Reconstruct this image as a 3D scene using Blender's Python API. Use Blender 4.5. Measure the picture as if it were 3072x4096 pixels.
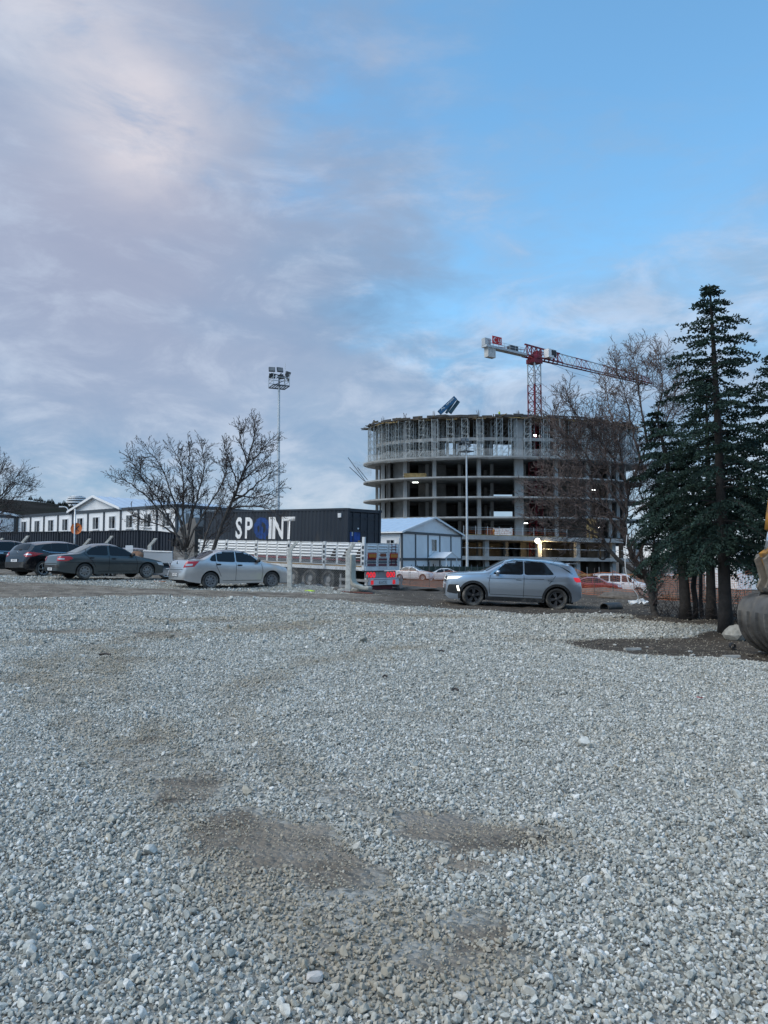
import bpy, bmesh, math, random
import numpy as np
from mathutils import Vector, Matrix
from mathutils.bvhtree import BVHTree

R = math.radians
scene = bpy.context.scene
for o in list(bpy.data.objects):
    bpy.data.objects.remove(o)
LINK = scene.collection.objects.link

# ------------------------------------------------------------------ camera
F, CX, CY, HOR, CAMH = 3078.0, 1536.0, 2048.0, 2240.0, 1.65
TH = math.atan((HOR - CY) / F)
cam_d = bpy.data.cameras.new('camera')
cam = bpy.data.objects.new('camera', cam_d)
LINK(cam)
cam.location = (0, 0, CAMH)
cam.rotation_euler = (math.pi / 2 + TH, 0, 0)
cam_d.sensor_fit = 'VERTICAL'
cam_d.sensor_height = 36.0
cam_d.lens = 36.0 * F / 4096.0
cam_d.clip_start = 0.05
cam_d.clip_end = 6000
scene.camera = cam

def ray(px, py):
    u, v = (px - CX) / F, (CY - py) / F
    return Vector((u, math.cos(TH) - v * math.sin(TH), math.sin(TH) + v * math.cos(TH)))

def at(px, py, Y):
    d = ray(px, py)
    return Vector((0, 0, CAMH)) + d * (Y / d.y)

def gx(px, Y):
    return (px - CX) / F * Y

# ------------------------------------------------------------------ sky
SUN_EL, SUN_AZ = R(50), R(-118)          # azimuth from +Y, negative = towards -X
SKY_LOW, SKY_HIGH = (0.088, 0.122, 0.120), (0.102, 0.140, 0.134)
CL_DARK, CL_MID, CL_PALE = (0.096, 0.168, 0.268), (0.156, 0.226, 0.316), (0.290, 0.335, 0.405)
CL_PINK, CL_BRIGHT, CL_LOW = (0.226, 0.212, 0.260), (0.47, 0.415, 0.405), (0.345, 0.345, 0.390)
w = bpy.data.worlds.new('World'); scene.world = w; w.use_nodes = True
nt = w.node_tree; N = nt.nodes; Lk = nt.links
N.clear()
def wn(t, **k):
    n = N.new(t)
    for a, b in k.items(): setattr(n, a, b)
    return n
def wmath(op, a, b=None, c=None, clamp=False):
    n = wn('ShaderNodeMath', operation=op, use_clamp=clamp)
    for i, v in enumerate((a, b, c)):
        if v is None: continue
        if isinstance(v, (int, float)): n.inputs[i].default_value = v
        else: Lk.new(v, n.inputs[i])
    return n.outputs[0]
def wvec(op, a, b=None):
    n = wn('ShaderNodeVectorMath', operation=op)
    for i, v in enumerate((a, b)):
        if v is None: continue
        if hasattr(v, 'links'): Lk.new(v, n.inputs[i])
        else: n.inputs[i].default_value = v
    return n.outputs['Value'] if op in ('DOT_PRODUCT', 'LENGTH') else n.outputs['Vector']
def wmix(f, a, b, typ='MIX'):
    n = wn('ShaderNodeMix', data_type='RGBA', blend_type=typ)
    for s, v in ((n.inputs['Factor'], f), (n.inputs[6], a), (n.inputs[7], b)):
        if isinstance(v, (int, float)): s.default_value = v
        elif hasattr(v, 'links'): Lk.new(v, s)
        else: s.default_value = (*v, 1)
    return n.outputs[2]
def wsmooth(v, lo, hi):
    n = wn('ShaderNodeMapRange', interpolation_type='SMOOTHSTEP')
    Lk.new(v, n.inputs[0]); n.inputs[1].default_value = lo; n.inputs[2].default_value = hi
    return n.outputs[0]
def wnoise(vec, scale, detail, rough=0.55, dist=0.0, off=(0, 0, 0)):
    n = wn('ShaderNodeTexNoise'); n.inputs['Scale'].default_value = scale
    n.inputs['Detail'].default_value = detail; n.inputs['Roughness'].default_value = rough
    n.inputs['Distortion'].default_value = dist
    Lk.new(wvec('ADD', vec, off), n.inputs['Vector'])
    return n.outputs['Fac']
tc = wn('ShaderNodeTexCoord')
D = wvec('NORMALIZE', tc.outputs['Generated'])
sep = wn('ShaderNodeSeparateXYZ'); Lk.new(D, sep.inputs[0])
up = wmath('MAXIMUM', sep.outputs[2], 0.0)
den = wmath('ADD', up, 0.55)
comb = wn('ShaderNodeCombineXYZ')
Lk.new(wmath('DIVIDE', sep.outputs[0], den), comb.inputs[0])
Lk.new(wmath('DIVIDE', sep.outputs[1], den), comb.inputs[1])
Lk.new(wmath('MULTIPLY', up, 2.2), comb.inputs[2])
P = comb.outputs[0]                               # the cloud layer seen in perspective
sky = wn('ShaderNodeTexSky', sky_type='NISHITA')
sky.sun_disc = False; sky.sun_elevation = SUN_EL; sky.sun_rotation = SUN_AZ
sky.air_density = 1.0; sky.dust_density = 0.2; sky.ozone_density = 3.0
# dusk exposure of the clear part of the sky (strength about 0.1)
elev = wsmooth(up, 0.12, 0.62)
tint = wmix(elev, SKY_LOW, SKY_HIGH)
clear = wmix(1.0, sky.outputs[0], tint, 'MULTIPLY')
def pixdir(px, py): return ray(px, py).normalized()
# the edge of the cloud bank: a great circle through two directions
nb = pixdir(1230, 0).cross(pixdir(2080, 1150)).normalized()
if nb.dot(pixdir(300, 1000)) < 0: nb = -nb
side = wvec('DOT_PRODUCT', D, tuple(nb))
side = wmath('SMOOTH_MAX', side, wmath('MULTIPLY', wmath('SUBTRACT', 0.36, sep.outputs[2]), 1.5), 0.12)
n1 = wnoise(P, 1.7, 6, 0.5, 0.15, (3.1, 1.7, 0.4))
n2 = wnoise(P, 5.2, 8, 0.6, 0.3, (8.2, 4.4, 1.1))
n3 = wnoise(P, 2.3, 4, 0.5, 0.1, (1.9, 9.3, 2.0))
n4 = wnoise(P, 6.5, 8, 0.62, 0.35, (2.2, 7.1, 3.0))
edge = wmath('ADD', wmath('MULTIPLY', side, 2.4), wmath('MULTIPLY', wmath('SUBTRACT', n1, 0.5), 1.5))
edge = wmath('ADD', edge, wmath('MULTIPLY', wmath('SUBTRACT', n2, 0.5), 1.3))
bank = wsmooth(edge, -0.42, 0.46)
wisp = wmath('MULTIPLY', wsmooth(wmath('ADD', n3, wmath('MULTIPLY', n4, 0.6)), 0.80, 1.08), 0.62)
mask = wmath('MAXIMUM', bank, wisp)
# colours inside the bank: grey blue body, paler tops, pink where the low sun still reaches
shade = wsmooth(wmath('ADD', wmath('MULTIPLY', n3, 0.75), wmath('MULTIPLY', n2, 0.5)), 0.50, 0.74)
cl = wmix(shade, CL_DARK, CL_MID)
def blob(px, py, k):
    d = wvec('DOT_PRODUCT', D, tuple(pixdir(px, py)))
    return wmath('EXPONENT', wmath('MULTIPLY', wmath('SUBTRACT', d, 1.0), k))
heavy = wmath('MULTIPLY', wmath('ADD', blob(1500, 1240, 60), wmath('MULTIPLY', blob(700, 1330, 40), 0.7)), wsmooth(n2, 0.35, 0.6))
cl = wmix(wmath('MULTIPLY', heavy, 0.75, clamp=True), cl, CL_DARK)
warm = wmath('MULTIPLY', blob(420, 760, 14), wsmooth(n1, 0.25, 0.6))
cl = wmix(wmath('MULTIPLY', warm, 0.7), cl, CL_PINK)
puff = wmath('MULTIPLY', wsmooth(n4, 0.48, 0.72), wsmooth(side, -0.1, 0.25))
cl = wmix(wmath('MULTIPLY', puff, 0.42), cl, CL_PALE)
glow = wmath('MULTIPLY', wmath('ADD', blob(580, 520, 420), wmath('MULTIPLY', blob(200, 20, 220), 0.6)), wsmooth(n2, 0.2, 0.7))
cl = wmix(wmath('MULTIPLY', glow, 0.85, clamp=True), cl, CL_BRIGHT)
low = wmath('MULTIPLY', wmath('EXPONENT', wmath('MULTIPLY', up, -6.5)), wsmooth(n4, 0.30, 0.72))
cl = wmix(wmath('MULTIPLY', low, 1.0, clamp=True), cl, CL_LOW)
rim = wmath('MULTIPLY', wmath('MULTIPLY', bank, wmath('SUBTRACT', 1.0, bank)), wmath('MULTIPLY', wsmooth(n4, 0.42, 0.66), 3.8))
rim = wmath('MULTIPLY', rim, wmath('EXPONENT', wmath('MULTIPLY', up, -3.0)))
cl = wmix(wmath('MINIMUM', rim, 0.9), cl, CL_BRIGHT)
allsky = wmix(wmath('MULTIPLY', mask, 0.92), clear, cl)
bg = wn('ShaderNodeBackground'); Lk.new(allsky, bg.inputs[0]); bg.inputs[1].default_value = 1.0
wo = wn('ShaderNodeOutputWorld'); Lk.new(bg.outputs[0], wo.inputs[0])

w.cycles.sampling_method = 'MANUAL'; w.cycles.sample_map_resolution = 256
# ------------------------------------------------------------------ sun behind the clouds
sd = bpy.data.lights.new('sun', 'SUN'); sun = bpy.data.objects.new('sun', sd); LINK(sun)
sd.energy = 1.3; sd.angle = R(50); sd.color = (1.0, 0.92, 0.80)
sdir = Vector((math.sin(SUN_AZ) * math.cos(SUN_EL), math.cos(SUN_AZ) * math.cos(SUN_EL), math.sin(SUN_EL)))
sun.rotation_euler = (-sdir).to_track_quat('-Z', 'Y').to_euler()

# ------------------------------------------------------------------ exposure and render settings
vs = scene.view_settings
vs.view_transform = 'Standard'; vs.look = 'None'; vs.exposure = 1.0; vs.gamma = 1.0
vs.use_curve_mapping = False
scene.render.engine = 'CYCLES'
cy = scene.cycles
cy.max_bounces = 6; cy.diffuse_bounces = 3; cy.glossy_bounces = 3; cy.transparent_max_bounces = 12
cy.use_denoising = True
cy.caustics_reflective = False; cy.caustics_refractive = False
cy.sample_clamp_indirect = 4.0
# ------------------------------------------------------------------ helpers
def prop(o, label=None, cat=None, group=None, kind=None):
    if label: o['label'] = label
    if cat: o['category'] = cat
    if group: o['group'] = group
    if kind: o['kind'] = kind
    return o

def thing(name, label, cat, loc=(0, 0, 0), rotz=0.0, group=None, rot=None):
    o = bpy.data.objects.new(name, None)
    o.empty_display_size = 0.3
    LINK(o); o.location = loc
    o.rotation_euler = rot if rot else (0, 0, rotz)
    return prop(o, label, cat, group)

def mobj(name, me, parent=None, kind=None):
    o = bpy.data.objects.new(name, me); LINK(o)
    if parent: o.parent = parent
    if kind: o['kind'] = kind
    return o

def copy_tree(o, parent=None):
    c = o.copy(); LINK(c); c.parent = parent
    for ch in o.children: copy_tree(ch, c)
    return c

class MB:
    """collects shapes; build() links them as one mesh"""
    def __init__(s): s.v = []; s.f = []
    def add(s, vs, fs):
        n = len(s.v); s.v.extend(tuple(p) for p in vs); s.f.extend([tuple(i + n for i in q) for q in fs]); return s
    def box(s, c, d, rz=0.0, ry=0.0, rx=0.0):
        x, y, z = d[0] / 2, d[1] / 2, d[2] / 2
        vs = [Vector(p) for p in ((-x,-y,-z),(x,-y,-z),(x,y,-z),(-x,y,-z),(-x,-y,z),(x,-y,z),(x,y,z),(-x,y,z))]
        if rz or ry or rx:
            M = Matrix.Rotation(rz, 3, 'Z') @ Matrix.Rotation(ry, 3, 'Y') @ Matrix.Rotation(rx, 3, 'X')
            vs = [M @ p for p in vs]
        c = Vector(c)
        return s.add([p + c for p in vs], [(0,3,2,1),(4,5,6,7),(0,1,5,4),(1,2,6,5),(2,3,7,6),(3,0,4,7)])
    def bar(s, a, b, wd, h=None, upv=(0, 0, 1)):
        a, b = Vector(a), Vector(b); h = h or wd
        d = (b - a).normalized(); u = Vector(upv)
        if abs(d.dot(u)) > 0.98: u = Vector((1, 0, 0))
        sx = d.cross(u).normalized(); uz = sx.cross(d).normalized()
        sx *= wd / 2; uz *= h / 2
        vs = [a-sx-uz, a+sx-uz, a+sx+uz, a-sx+uz, b-sx-uz, b+sx-uz, b+sx+uz, b-sx+uz]
        return s.add(vs, [(0,3,2,1),(4,5,6,7),(0,1,5,4),(1,2,6,5),(2,3,7,6),(3,0,4,7)])
    def tube(s, pts, rads, n=6, cap=True):
        pts = [Vector(p) for p in pts]
        if not hasattr(rads, '__len__'): rads = [rads] * len(pts)
        base = len(s.v); ref = None
        for i, p in enumerate(pts):
            d = (pts[min(i + 1, len(pts) - 1)] - pts[max(i - 1, 0)])
            d = d.normalized() if d.length > 1e-9 else Vector((0, 0, 1))
            if ref is None:
                ref = d.orthogonal().normalized()
            ref = (ref - d * ref.dot(d))
            ref = ref.normalized() if ref.length > 1e-6 else d.orthogonal().normalized()
            bi = d.cross(ref)
            for k in range(n):
                a = 2 * math.pi * k / n
                s.v.append(tuple(p + (ref * math.cos(a) + bi * math.sin(a)) * rads[i]))
        for i in range(len(pts) - 1):
            for k in range(n):
                k2 = (k + 1) % n
                s.f.append((base + i*n + k, base + i*n + k2, base + (i+1)*n + k2, base + (i+1)*n + k))
        if cap:
            s.f.append(tuple(base + k for k in range(n))[::-1])
            s.f.append(tuple(base + (len(pts)-1)*n + k for k in range(n)))
        return s
    def lathe(s, prof, c=(0, 0, 0), axis='Z', n=24, close=False):
        """prof: (radius, height) pairs turned about an axis"""
        c = Vector(c); base = len(s.v)
        for r, h in prof:
            for k in range(n):
                a = 2 * math.pi * k / n
                x, y = r * math.cos(a), r * math.sin(a)
                p = {'Z': (x, y, h), 'Y': (x, h, y), 'X': (h, x, y)}[axis]
                s.v.append(tuple(c + Vector(p)))
        m = len(prof)
        for i in range(m - 1 if not close else m):
            j = (i + 1) % m
            for k in range(n):
                k2 = (k + 1) % n
                s.f.append((base + i*n + k, base + i*n + k2, base + j*n + k2, base + j*n + k))
        return s
    def prism(s, poly, z0, z1, axis='Z'):
        n = len(poly)
        def m(a, b, h): return {'Z': (a, b, h), 'Y': (a, h, b), 'X': (h, a, b)}[axis]
        vs = [m(a, b, z0) for a, b in poly] + [m(a, b, z1) for a, b in poly]
        fs = [tuple(range(n))[::-1], tuple(range(n, 2 * n))]
        fs += [(i, (i + 1) % n, n + (i + 1) % n, n + i) for i in range(n)]
        return s.add(vs, fs)
    def mesh(s, name, mt=None, smooth=False, fix=True):
        me = bpy.data.meshes.new(name)
        me.from_pydata(s.v, [], s.f)
        if fix and len(s.f) < 60000:
            bm = bmesh.new(); bm.from_mesh(me); bmesh.ops.recalc_face_normals(bm, faces=bm.faces); bm.to_mesh(me); bm.free()
        if mt: me.materials.append(mt)
        if smooth: me.shade_smooth() if smooth is True else me.shade_smooth()
        if smooth and smooth is not True: me.set_sharp_from_angle(angle=smooth)
        me.update()
        return me
    def build(s, name, mt, parent=None, smooth=False, kind=None, fix=True):
        return mobj(name, s.mesh(name, mt, smooth, fix), parent, kind)

# ------------------------------------------------------------------ materials
_m = {}
def mat(name, c, rough=0.6, metal=0.0, var=0.12, scale=4.0, bump=0.0, bscale=40.0, dirt=None, damt=0.5, dscale=2.0, coat=0.0, spec=0.5, stretch=None):
    if name in _m: return _m[name]
    m = bpy.data.materials.new(name); m.use_nodes = True; _m[name] = m
    t = m.node_tree; b = t.nodes['Principled BSDF']
    b.inputs['Roughness'].default_value = rough; b.inputs['Metallic'].default_value = metal
    b.inputs['Specular IOR Level'].default_value = spec
    if coat: b.inputs['Coat Weight'].default_value = coat; b.inputs['Coat Roughness'].default_value = 0.08
    tcn = t.nodes.new('ShaderNodeTexCoord'); vec = tcn.outputs['Object']
    if stretch:
        mp = t.nodes.new('ShaderNodeMapping'); mp.inputs['Scale'].default_value = stretch
        t.links.new(vec, mp.inputs[0]); vec = mp.outputs[0]
    def noise(sc, det=5, rg=0.6):
        n = t.nodes.new('ShaderNodeTexNoise'); n.inputs['Scale'].default_value = sc
        n.inputs['Detail'].default_value = det; n.inputs['Roughness'].default_value = rg
        t.links.new(vec, n.inputs['Vector']); return n.outputs['Fac']
    def mix(f, a, bb):
        n = t.nodes.new('ShaderNodeMix'); n.data_type = 'RGBA'
        t.links.new(f, n.inputs['Factor'])
        for s_, v in ((n.inputs[6], a), (n.inputs[7], bb)):
            if isinstance(v, tuple): s_.default_value = (*v, 1)
            else: t.links.new(v, s_)
        return n.outputs[2]
    def ramp(v, lo, hi):
        n = t.nodes.new('ShaderNodeMapRange'); n.interpolation_type = 'SMOOTHSTEP'
        t.links.new(v, n.inputs[0]); n.inputs[1].default_value = lo; n.inputs[2].default_value = hi
        return n.outputs[0]
    out = c
    if var:
        lo = tuple(max(0, x * (1 - var)) for x in c); hi = tuple(min(1, x * (1 + var)) for x in c)
        out = mix(ramp(noise(scale), 0.3, 0.7), lo, hi)
    if dirt:
        f = ramp(noise(dscale, 7, 0.65), 0.62 - 0.3 * damt, 0.85 - 0.25 * damt)
        out = mix(f, out, dirt)
        rr = t.nodes.new('ShaderNodeMapRange'); t.links.new(f, rr.inputs[0])
        rr.inputs[3].default_value = rough; rr.inputs[4].default_value = max(rough, 0.8)
        t.links.new(rr.outputs[0], b.inputs['Roughness'])
    if isinstance(out, tuple): b.inputs['Base Color'].default_value = (*out, 1)
    else: t.links.new(out, b.inputs['Base Color'])
    if bump:
        bn = t.nodes.new('ShaderNodeBump'); bn.inputs['Strength'].default_value = bump; bn.inputs['Distance'].default_value = 0.02
        t.links.new(noise(bscale, 6), bn.inputs['Height']); t.links.new(bn.outputs[0], b.inputs['Normal'])
    return m

def emit(name, c, strength):
    if name in _m: return _m[name]
    m = bpy.data.materials.new(name); m.use_nodes = True; _m[name] = m
    b = m.node_tree.nodes['Principled BSDF']
    b.inputs['Base Color'].default_value = (*[x * 0.6 for x in c], 1)
    b.inputs['Emission Color'].default_value = (*c, 1); b.inputs['Emission Strength'].default_value = strength
    return m

def netmat(name, c, alpha, scale):
    if name in _m: return _m[name]
    m = mat(name, c, 0.8)
    t = m.node_tree; b = t.nodes['Principled BSDF']
    n = t.nodes.new('ShaderNodeTexNoise'); n.inputs['Scale'].default_value = scale; n.inputs['Detail'].default_value = 6
    tcn = t.nodes.new('ShaderNodeTexCoord'); t.links.new(tcn.outputs['Object'], n.inputs['Vector'])
    r = t.nodes.new('ShaderNodeMapRange'); t.links.new(n.outputs['Fac'], r.inputs[0])
    r.inputs[1].default_value = 0.3; r.inputs[2].default_value = 0.7; r.inputs[3].default_value = alpha * 0.3; r.inputs[4].default_value = alpha
    t.links.new(r.outputs[0], b.inputs['Alpha'])
    return m

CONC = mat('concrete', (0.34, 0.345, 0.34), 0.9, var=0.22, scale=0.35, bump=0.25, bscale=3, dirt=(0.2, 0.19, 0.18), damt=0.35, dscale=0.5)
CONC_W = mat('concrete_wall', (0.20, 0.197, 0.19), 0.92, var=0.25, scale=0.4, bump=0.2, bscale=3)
GALV = mat('galvanised', (0.52, 0.54, 0.55), 0.45, 0.6, var=0.15, scale=3)
POSTC = mat('post_concrete', (0.56, 0.54, 0.49), 0.92, var=0.25, scale=6, bump=0.5, bscale=60)
WHITEP = mat('white_panel', (0.80, 0.81, 0.82), 0.5, var=0.04, scale=0.8, dirt=(0.66, 0.66, 0.65), damt=0.2, dscale=0.9)
GREYF = mat('grey_frame', (0.05, 0.062, 0.075), 0.5, var=0.1)
ROOFM = mat('roof_sheet', (0.48, 0.60, 0.72), 0.35, 0.3, var=0.06, scale=1)
PVC = mat('white_pvc', (0.75, 0.76, 0.77), 0.35, var=0.03)
GLASS = mat('dark_glass', (0.010, 0.012, 0.015), 0.05, var=0.0, spec=0.42)
CURT = mat('pale_curtain_glass', (0.12, 0.13, 0.14), 0.1, var=0.3, scale=2, spec=0.6)
RUBBER = mat('tyre_rubber', (0.035, 0.034, 0.033), 0.85, var=0.2, scale=12, dirt=(0.17, 0.16, 0.14), damt=0.6, dscale=5)
BLACKP = mat('black_plastic', (0.022, 0.023, 0.025), 0.6, var=0.2, dirt=(0.12, 0.115, 0.105), damt=0.35, dscale=3)
DARK = mat('underbody_black', (0.008, 0.008, 0.008), 0.9, var=0.0)
CHROME = mat('chrome', (0.7, 0.72, 0.74), 0.15, 1.0, var=0.0)
ALLOY = mat('alloy', (0.42, 0.43, 0.44), 0.35, 0.8, var=0.1, dirt=(0.2, 0.19, 0.17), damt=0.3, dscale=6)
ALLOY_D = mat('alloy_dark', (0.1, 0.1, 0.105), 0.4, 0.6, var=0.15, dirt=(0.2, 0.19, 0.17), damt=0.3, dscale=6)
REDL = mat('red_lamp', (0.42, 0.012, 0.02), 0.12, var=0.1, scale=20, coat=0.5)
CLEARL = mat('clear_lamp', (0.6, 0.62, 0.64), 0.08, 0.4, var=0.15, scale=25)
PLATEW = mat('plate_white', (0.72, 0.73, 0.74), 0.5, var=0.08)
PLATEB = mat('plate_black', (0.015, 0.015, 0.017), 0.5, var=0)
WHITEPAINT = mat('white_paint', (0.74, 0.75, 0.76), 0.5, var=0.05, scale=2, dirt=(0.36, 0.34, 0.31), damt=0.35, dscale=3)

# ------------------------------------------------------------------ value noise for layout
def vnoise(x, y, seed=0):
    x = np.asarray(x, float); y = np.asarray(y, float)
    xi = np.floor(x).astype(np.int64); yi = np.floor(y).astype(np.int64)
    fx = x - xi; fy = y - yi; fx = fx*fx*(3-2*fx); fy = fy*fy*(3-2*fy)
    def h(a, b):
        n = (a * 374761393 + b * 668265263 + seed * 1442695041) & 0x7fffffff
        n = ((n ^ (n >> 13)) * 1274126177) & 0x7fffffff
        return ((n ^ (n >> 16)) & 0xffff) / 65535.0
    return (h(xi, yi)*(1-fx) + h(xi+1, yi)*fx)*(1-fy) + (h(xi, yi+1)*(1-fx) + h(xi+1, yi+1)*fx)*fy
def fbm(x, y, seed=0, oct=4):
    s, a, t = 0, 0.5, 0
    for i in range(oct):
        s = s + a * vnoise(x * 2**i, y * 2**i, seed + i); t += a; a *= 0.5
    return s / t

_fontcache = {}
def text_mesh(s, size, name='lettering', mt=None, bold=0.0, xs=1.0, depth=0.0):
    c = bpy.data.curves.new('txt', 'FONT'); c.body = s; c.size = size; c.offset = bold; c.extrude = depth
    c.align_x = 'CENTER'; c.align_y = 'CENTER'; c.resolution_u = 4
    o = bpy.data.objects.new('txt', c); LINK(o)
    bpy.context.view_layer.update()
    dg = bpy.context.evaluated_depsgraph_get()
    me = bpy.data.meshes.new_from_object(o.evaluated_get(dg)); me.name = name
    bpy.data.objects.remove(o); bpy.data.curves.remove(c)
    if xs != 1.0:
        me.transform(Matrix.Diagonal((xs, 1, 1, 1)))
    me.materials.clear()
    if mt: me.materials.append(mt)
    return me
# ------------------------------------------------------------------ terrain
GXC = np.array([-400, -60, -30, -14, -6, -1, 4, 8, 14, 30, 60, 400], float)
GYC = np.array([-30, 0, 8, 16, 22, 26, 30, 34, 38, 44, 60, 90, 130, 170, 300, 2600], float)
GHC = np.array([
 [0]*12, [0]*12,
 [.04,.04,.04,.04,.04,.03,.02,.02,.02,0,0,0],
 [.3,.3,.3,.28,.24,.18,.10,.08,.10,.1,0,0],
 [.6,.6,.6,.52,.46,.36,.14,.10,.15,.1,0,0],
 [.85,.85,.85,.72,.58,.46,.20,.10,.12,0,0,0],
 [1,1,1,.93,.66,.46,.18,.05,0,-.2,-.3,-.3],
 [1.1,1.1,1.1,1.0,.68,.30,.1,0,-.1,-.4,-.5,-.5],
 [1.15,1.15,1.15,.9,.48,.15,.05,0,-.1,-.5,-.7,-.7],
 [1.2,1.2,1.2,.7,.35,.15,0,-.1,-.3,-.7,-.9,-.9],
 [1.2,1.2,1.2,1.0,.4,0,-.5,-.8,-1.1,-1.3,-1.4,-1.4],
 [1.3,1.3,1.3,1.2,.3,-.3,-.5,-.8,-1.0,-1.5,-1.6,-1.6],
 [1.3,1.3,1.2,1.0,.2,-.3,-.6,-1,-1.5,-2,-2,-2],
 [1.3,1.3,1.2,.6,-.5,-1.2,-1.6,-2,-2.2,-2.3,-2.3,-2.3],
 [1.5,1.5,1,0,-1,-2,-2.3,-2.3,-2.3,-2.3,-2.3,-2.3],
 [0]*12], float)
MOUNDS = [(6.2, 19.6, 1.3, .7, .16), (8.0, 18.6, 1.2, .6, .12), (4.6, 19.9, .9, .5, .10), (7.0, 15.9, .55, .4, .12),
          (-3.2, 29.4, 1.6, .6, .16), (-1.0, 28.6, 1.0, .5, .12), (9.5, 17.0, 1.5, .8, .15), (-8.3, 28.6, .5, .35, .12)]
def HH(x, y):
    x = np.asarray(x, float); y = np.asarray(y, float)
    i = np.clip(np.searchsorted(GXC, x) - 1, 0, len(GXC) - 2); j = np.clip(np.searchsorted(GYC, y) - 1, 0, len(GYC) - 2)
    fx = np.clip((x - GXC[i]) / (GXC[i+1] - GXC[i]), 0, 1); fy = np.clip((y - GYC[j]) / (GYC[j+1] - GYC[j]), 0, 1)
    h = (GHC[j, i]*(1-fx) + GHC[j, i+1]*fx)*(1-fy) + (GHC[j+1, i]*(1-fx) + GHC[j+1, i+1]*fx)*fy
    for mx, my, sx, sy, a in MOUNDS:
        h = h + a * np.exp(-((x-mx)/sx)**2 - ((y-my)/sy)**2)
    return h
def H(x, y): return float(HH(x, y))

def sst(v, a, b):
    t = np.clip((v - a) / (b - a), 0, 1); return t*t*(3-2*t)

def gpos(px, py):
    """where the line of sight of a pixel meets the terrain"""
    d = ray(px, py); Y = 3.0
    lo, hi = 0.5, 200.0
    for _ in range(50):
        mid = (lo + hi) / 2; p = Vector((0, 0, CAMH)) + d * (mid / d.y)
        if p.z > H(p.x, p.y): lo = mid
        else: hi = mid
    return Vector((0, 0, CAMH)) + d * (lo / d.y)

# bare earth patches (px, py, half width px, half height px, angle) turned into places on the ground
PATCH = []
for px, py, hw, hh, ang, a in [(1760, 3310, 330, 85, -8, .9), (1990, 3360, 290, 80, -4, .88), (1830, 3450, 170, 60, -30, .75),
        (960, 3310, 190, 75, -25, .8), (1150, 3380, 260, 95, -35, .78), (1330, 3500, 210, 85, -30, .72), (760, 3150, 140, 60, 0, .55), (1480, 3560, 120, 60, -20, .5),
        (1900, 3700, 130, 60, -15, .75), (1750, 3830, 150, 60, 10, .55), (2050, 3830, 150, 50, 10, .4), (1500, 3100, 140, 40, 0, .4), (2350, 3420, 130, 45, 0, .45),
        (250, 2525, 170, 14, 0, .6), (600, 2540, 120, 9, 0, .55), (1180, 2512, 90, 8, 0, .8), (900, 2490, 110, 8, 0, .55), (1290, 2563, 90, 7, 0, .5), (700, 2480, 90, 6, 0, .4),
        (1780, 2516, 60, 7, 0, .5), (1500, 2558, 60, 6, 0, .5), (100, 2430, 120, 8, 0, .5)]:
    c = gpos(px, py); sx = abs(gx(px + hw, c.y) - gx(px, c.y)); sy = abs(gpos(px, py - hh).y - c.y)
    PATCH.append((c.x, c.y, sx, sy, a))

LANES = [[gpos(*q) for q in L_] for L_ in (
    [(1850, 3900), (1300, 3480), (930, 3170), (640, 2930), (430, 2740), (420, 2620), (700, 2530), (1300, 2490)],
    [(1500, 3950), (1000, 3560), (700, 3250), (440, 3000), (200, 2800), (150, 2650), (500, 2560), (1100, 2520)],
    [(2250, 3380), (1700, 3300), (1250, 3150), (1000, 2950), (950, 2760), (1250, 2640), (1700, 2580)],
    [(-100, 2600), (500, 2500), (1200, 2460), (1900, 2470)])]
def lane(x, y, ln):
    best = np.full(np.shape(x), 1e9)
    for a, b in zip(ln[:-1], ln[1:]):
        dx, dy = b.x - a.x, b.y - a.y; t = np.clip(((x - a.x) * dx + (y - a.y) * dy) / (dx*dx + dy*dy), 0, 1)
        best = np.minimum(best, np.hypot(x - a.x - t * dx, y - a.y - t * dy) / (.20 + .018 * (a.y + b.y) / 2))
    return np.exp(-best**2)
def soil(x, y):
    x = np.asarray(x, float); y = np.asarray(y, float)
    a = sst(x, 2.6, 3.6) * sst(y, 10.8, 11.6) * (1 - sst(y, 24, 27))
    return np.maximum(a, sst(x, -1.2, .8) * sst(y, 21, 23.5) * (.75 + .25 * fbm(x, y, 55)))
def lot_edges(x):
    far = np.interp(x, [-40, -14, -6, -2, 0.5, 2.2, 4, 5.6, 6.4, 7.4, 9], [23.5, 23.4, 23.8, 23.6, 22.6, 21.9, 21.7, 21.3, 19.2, 18.0, 17.0])
    return far
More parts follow.
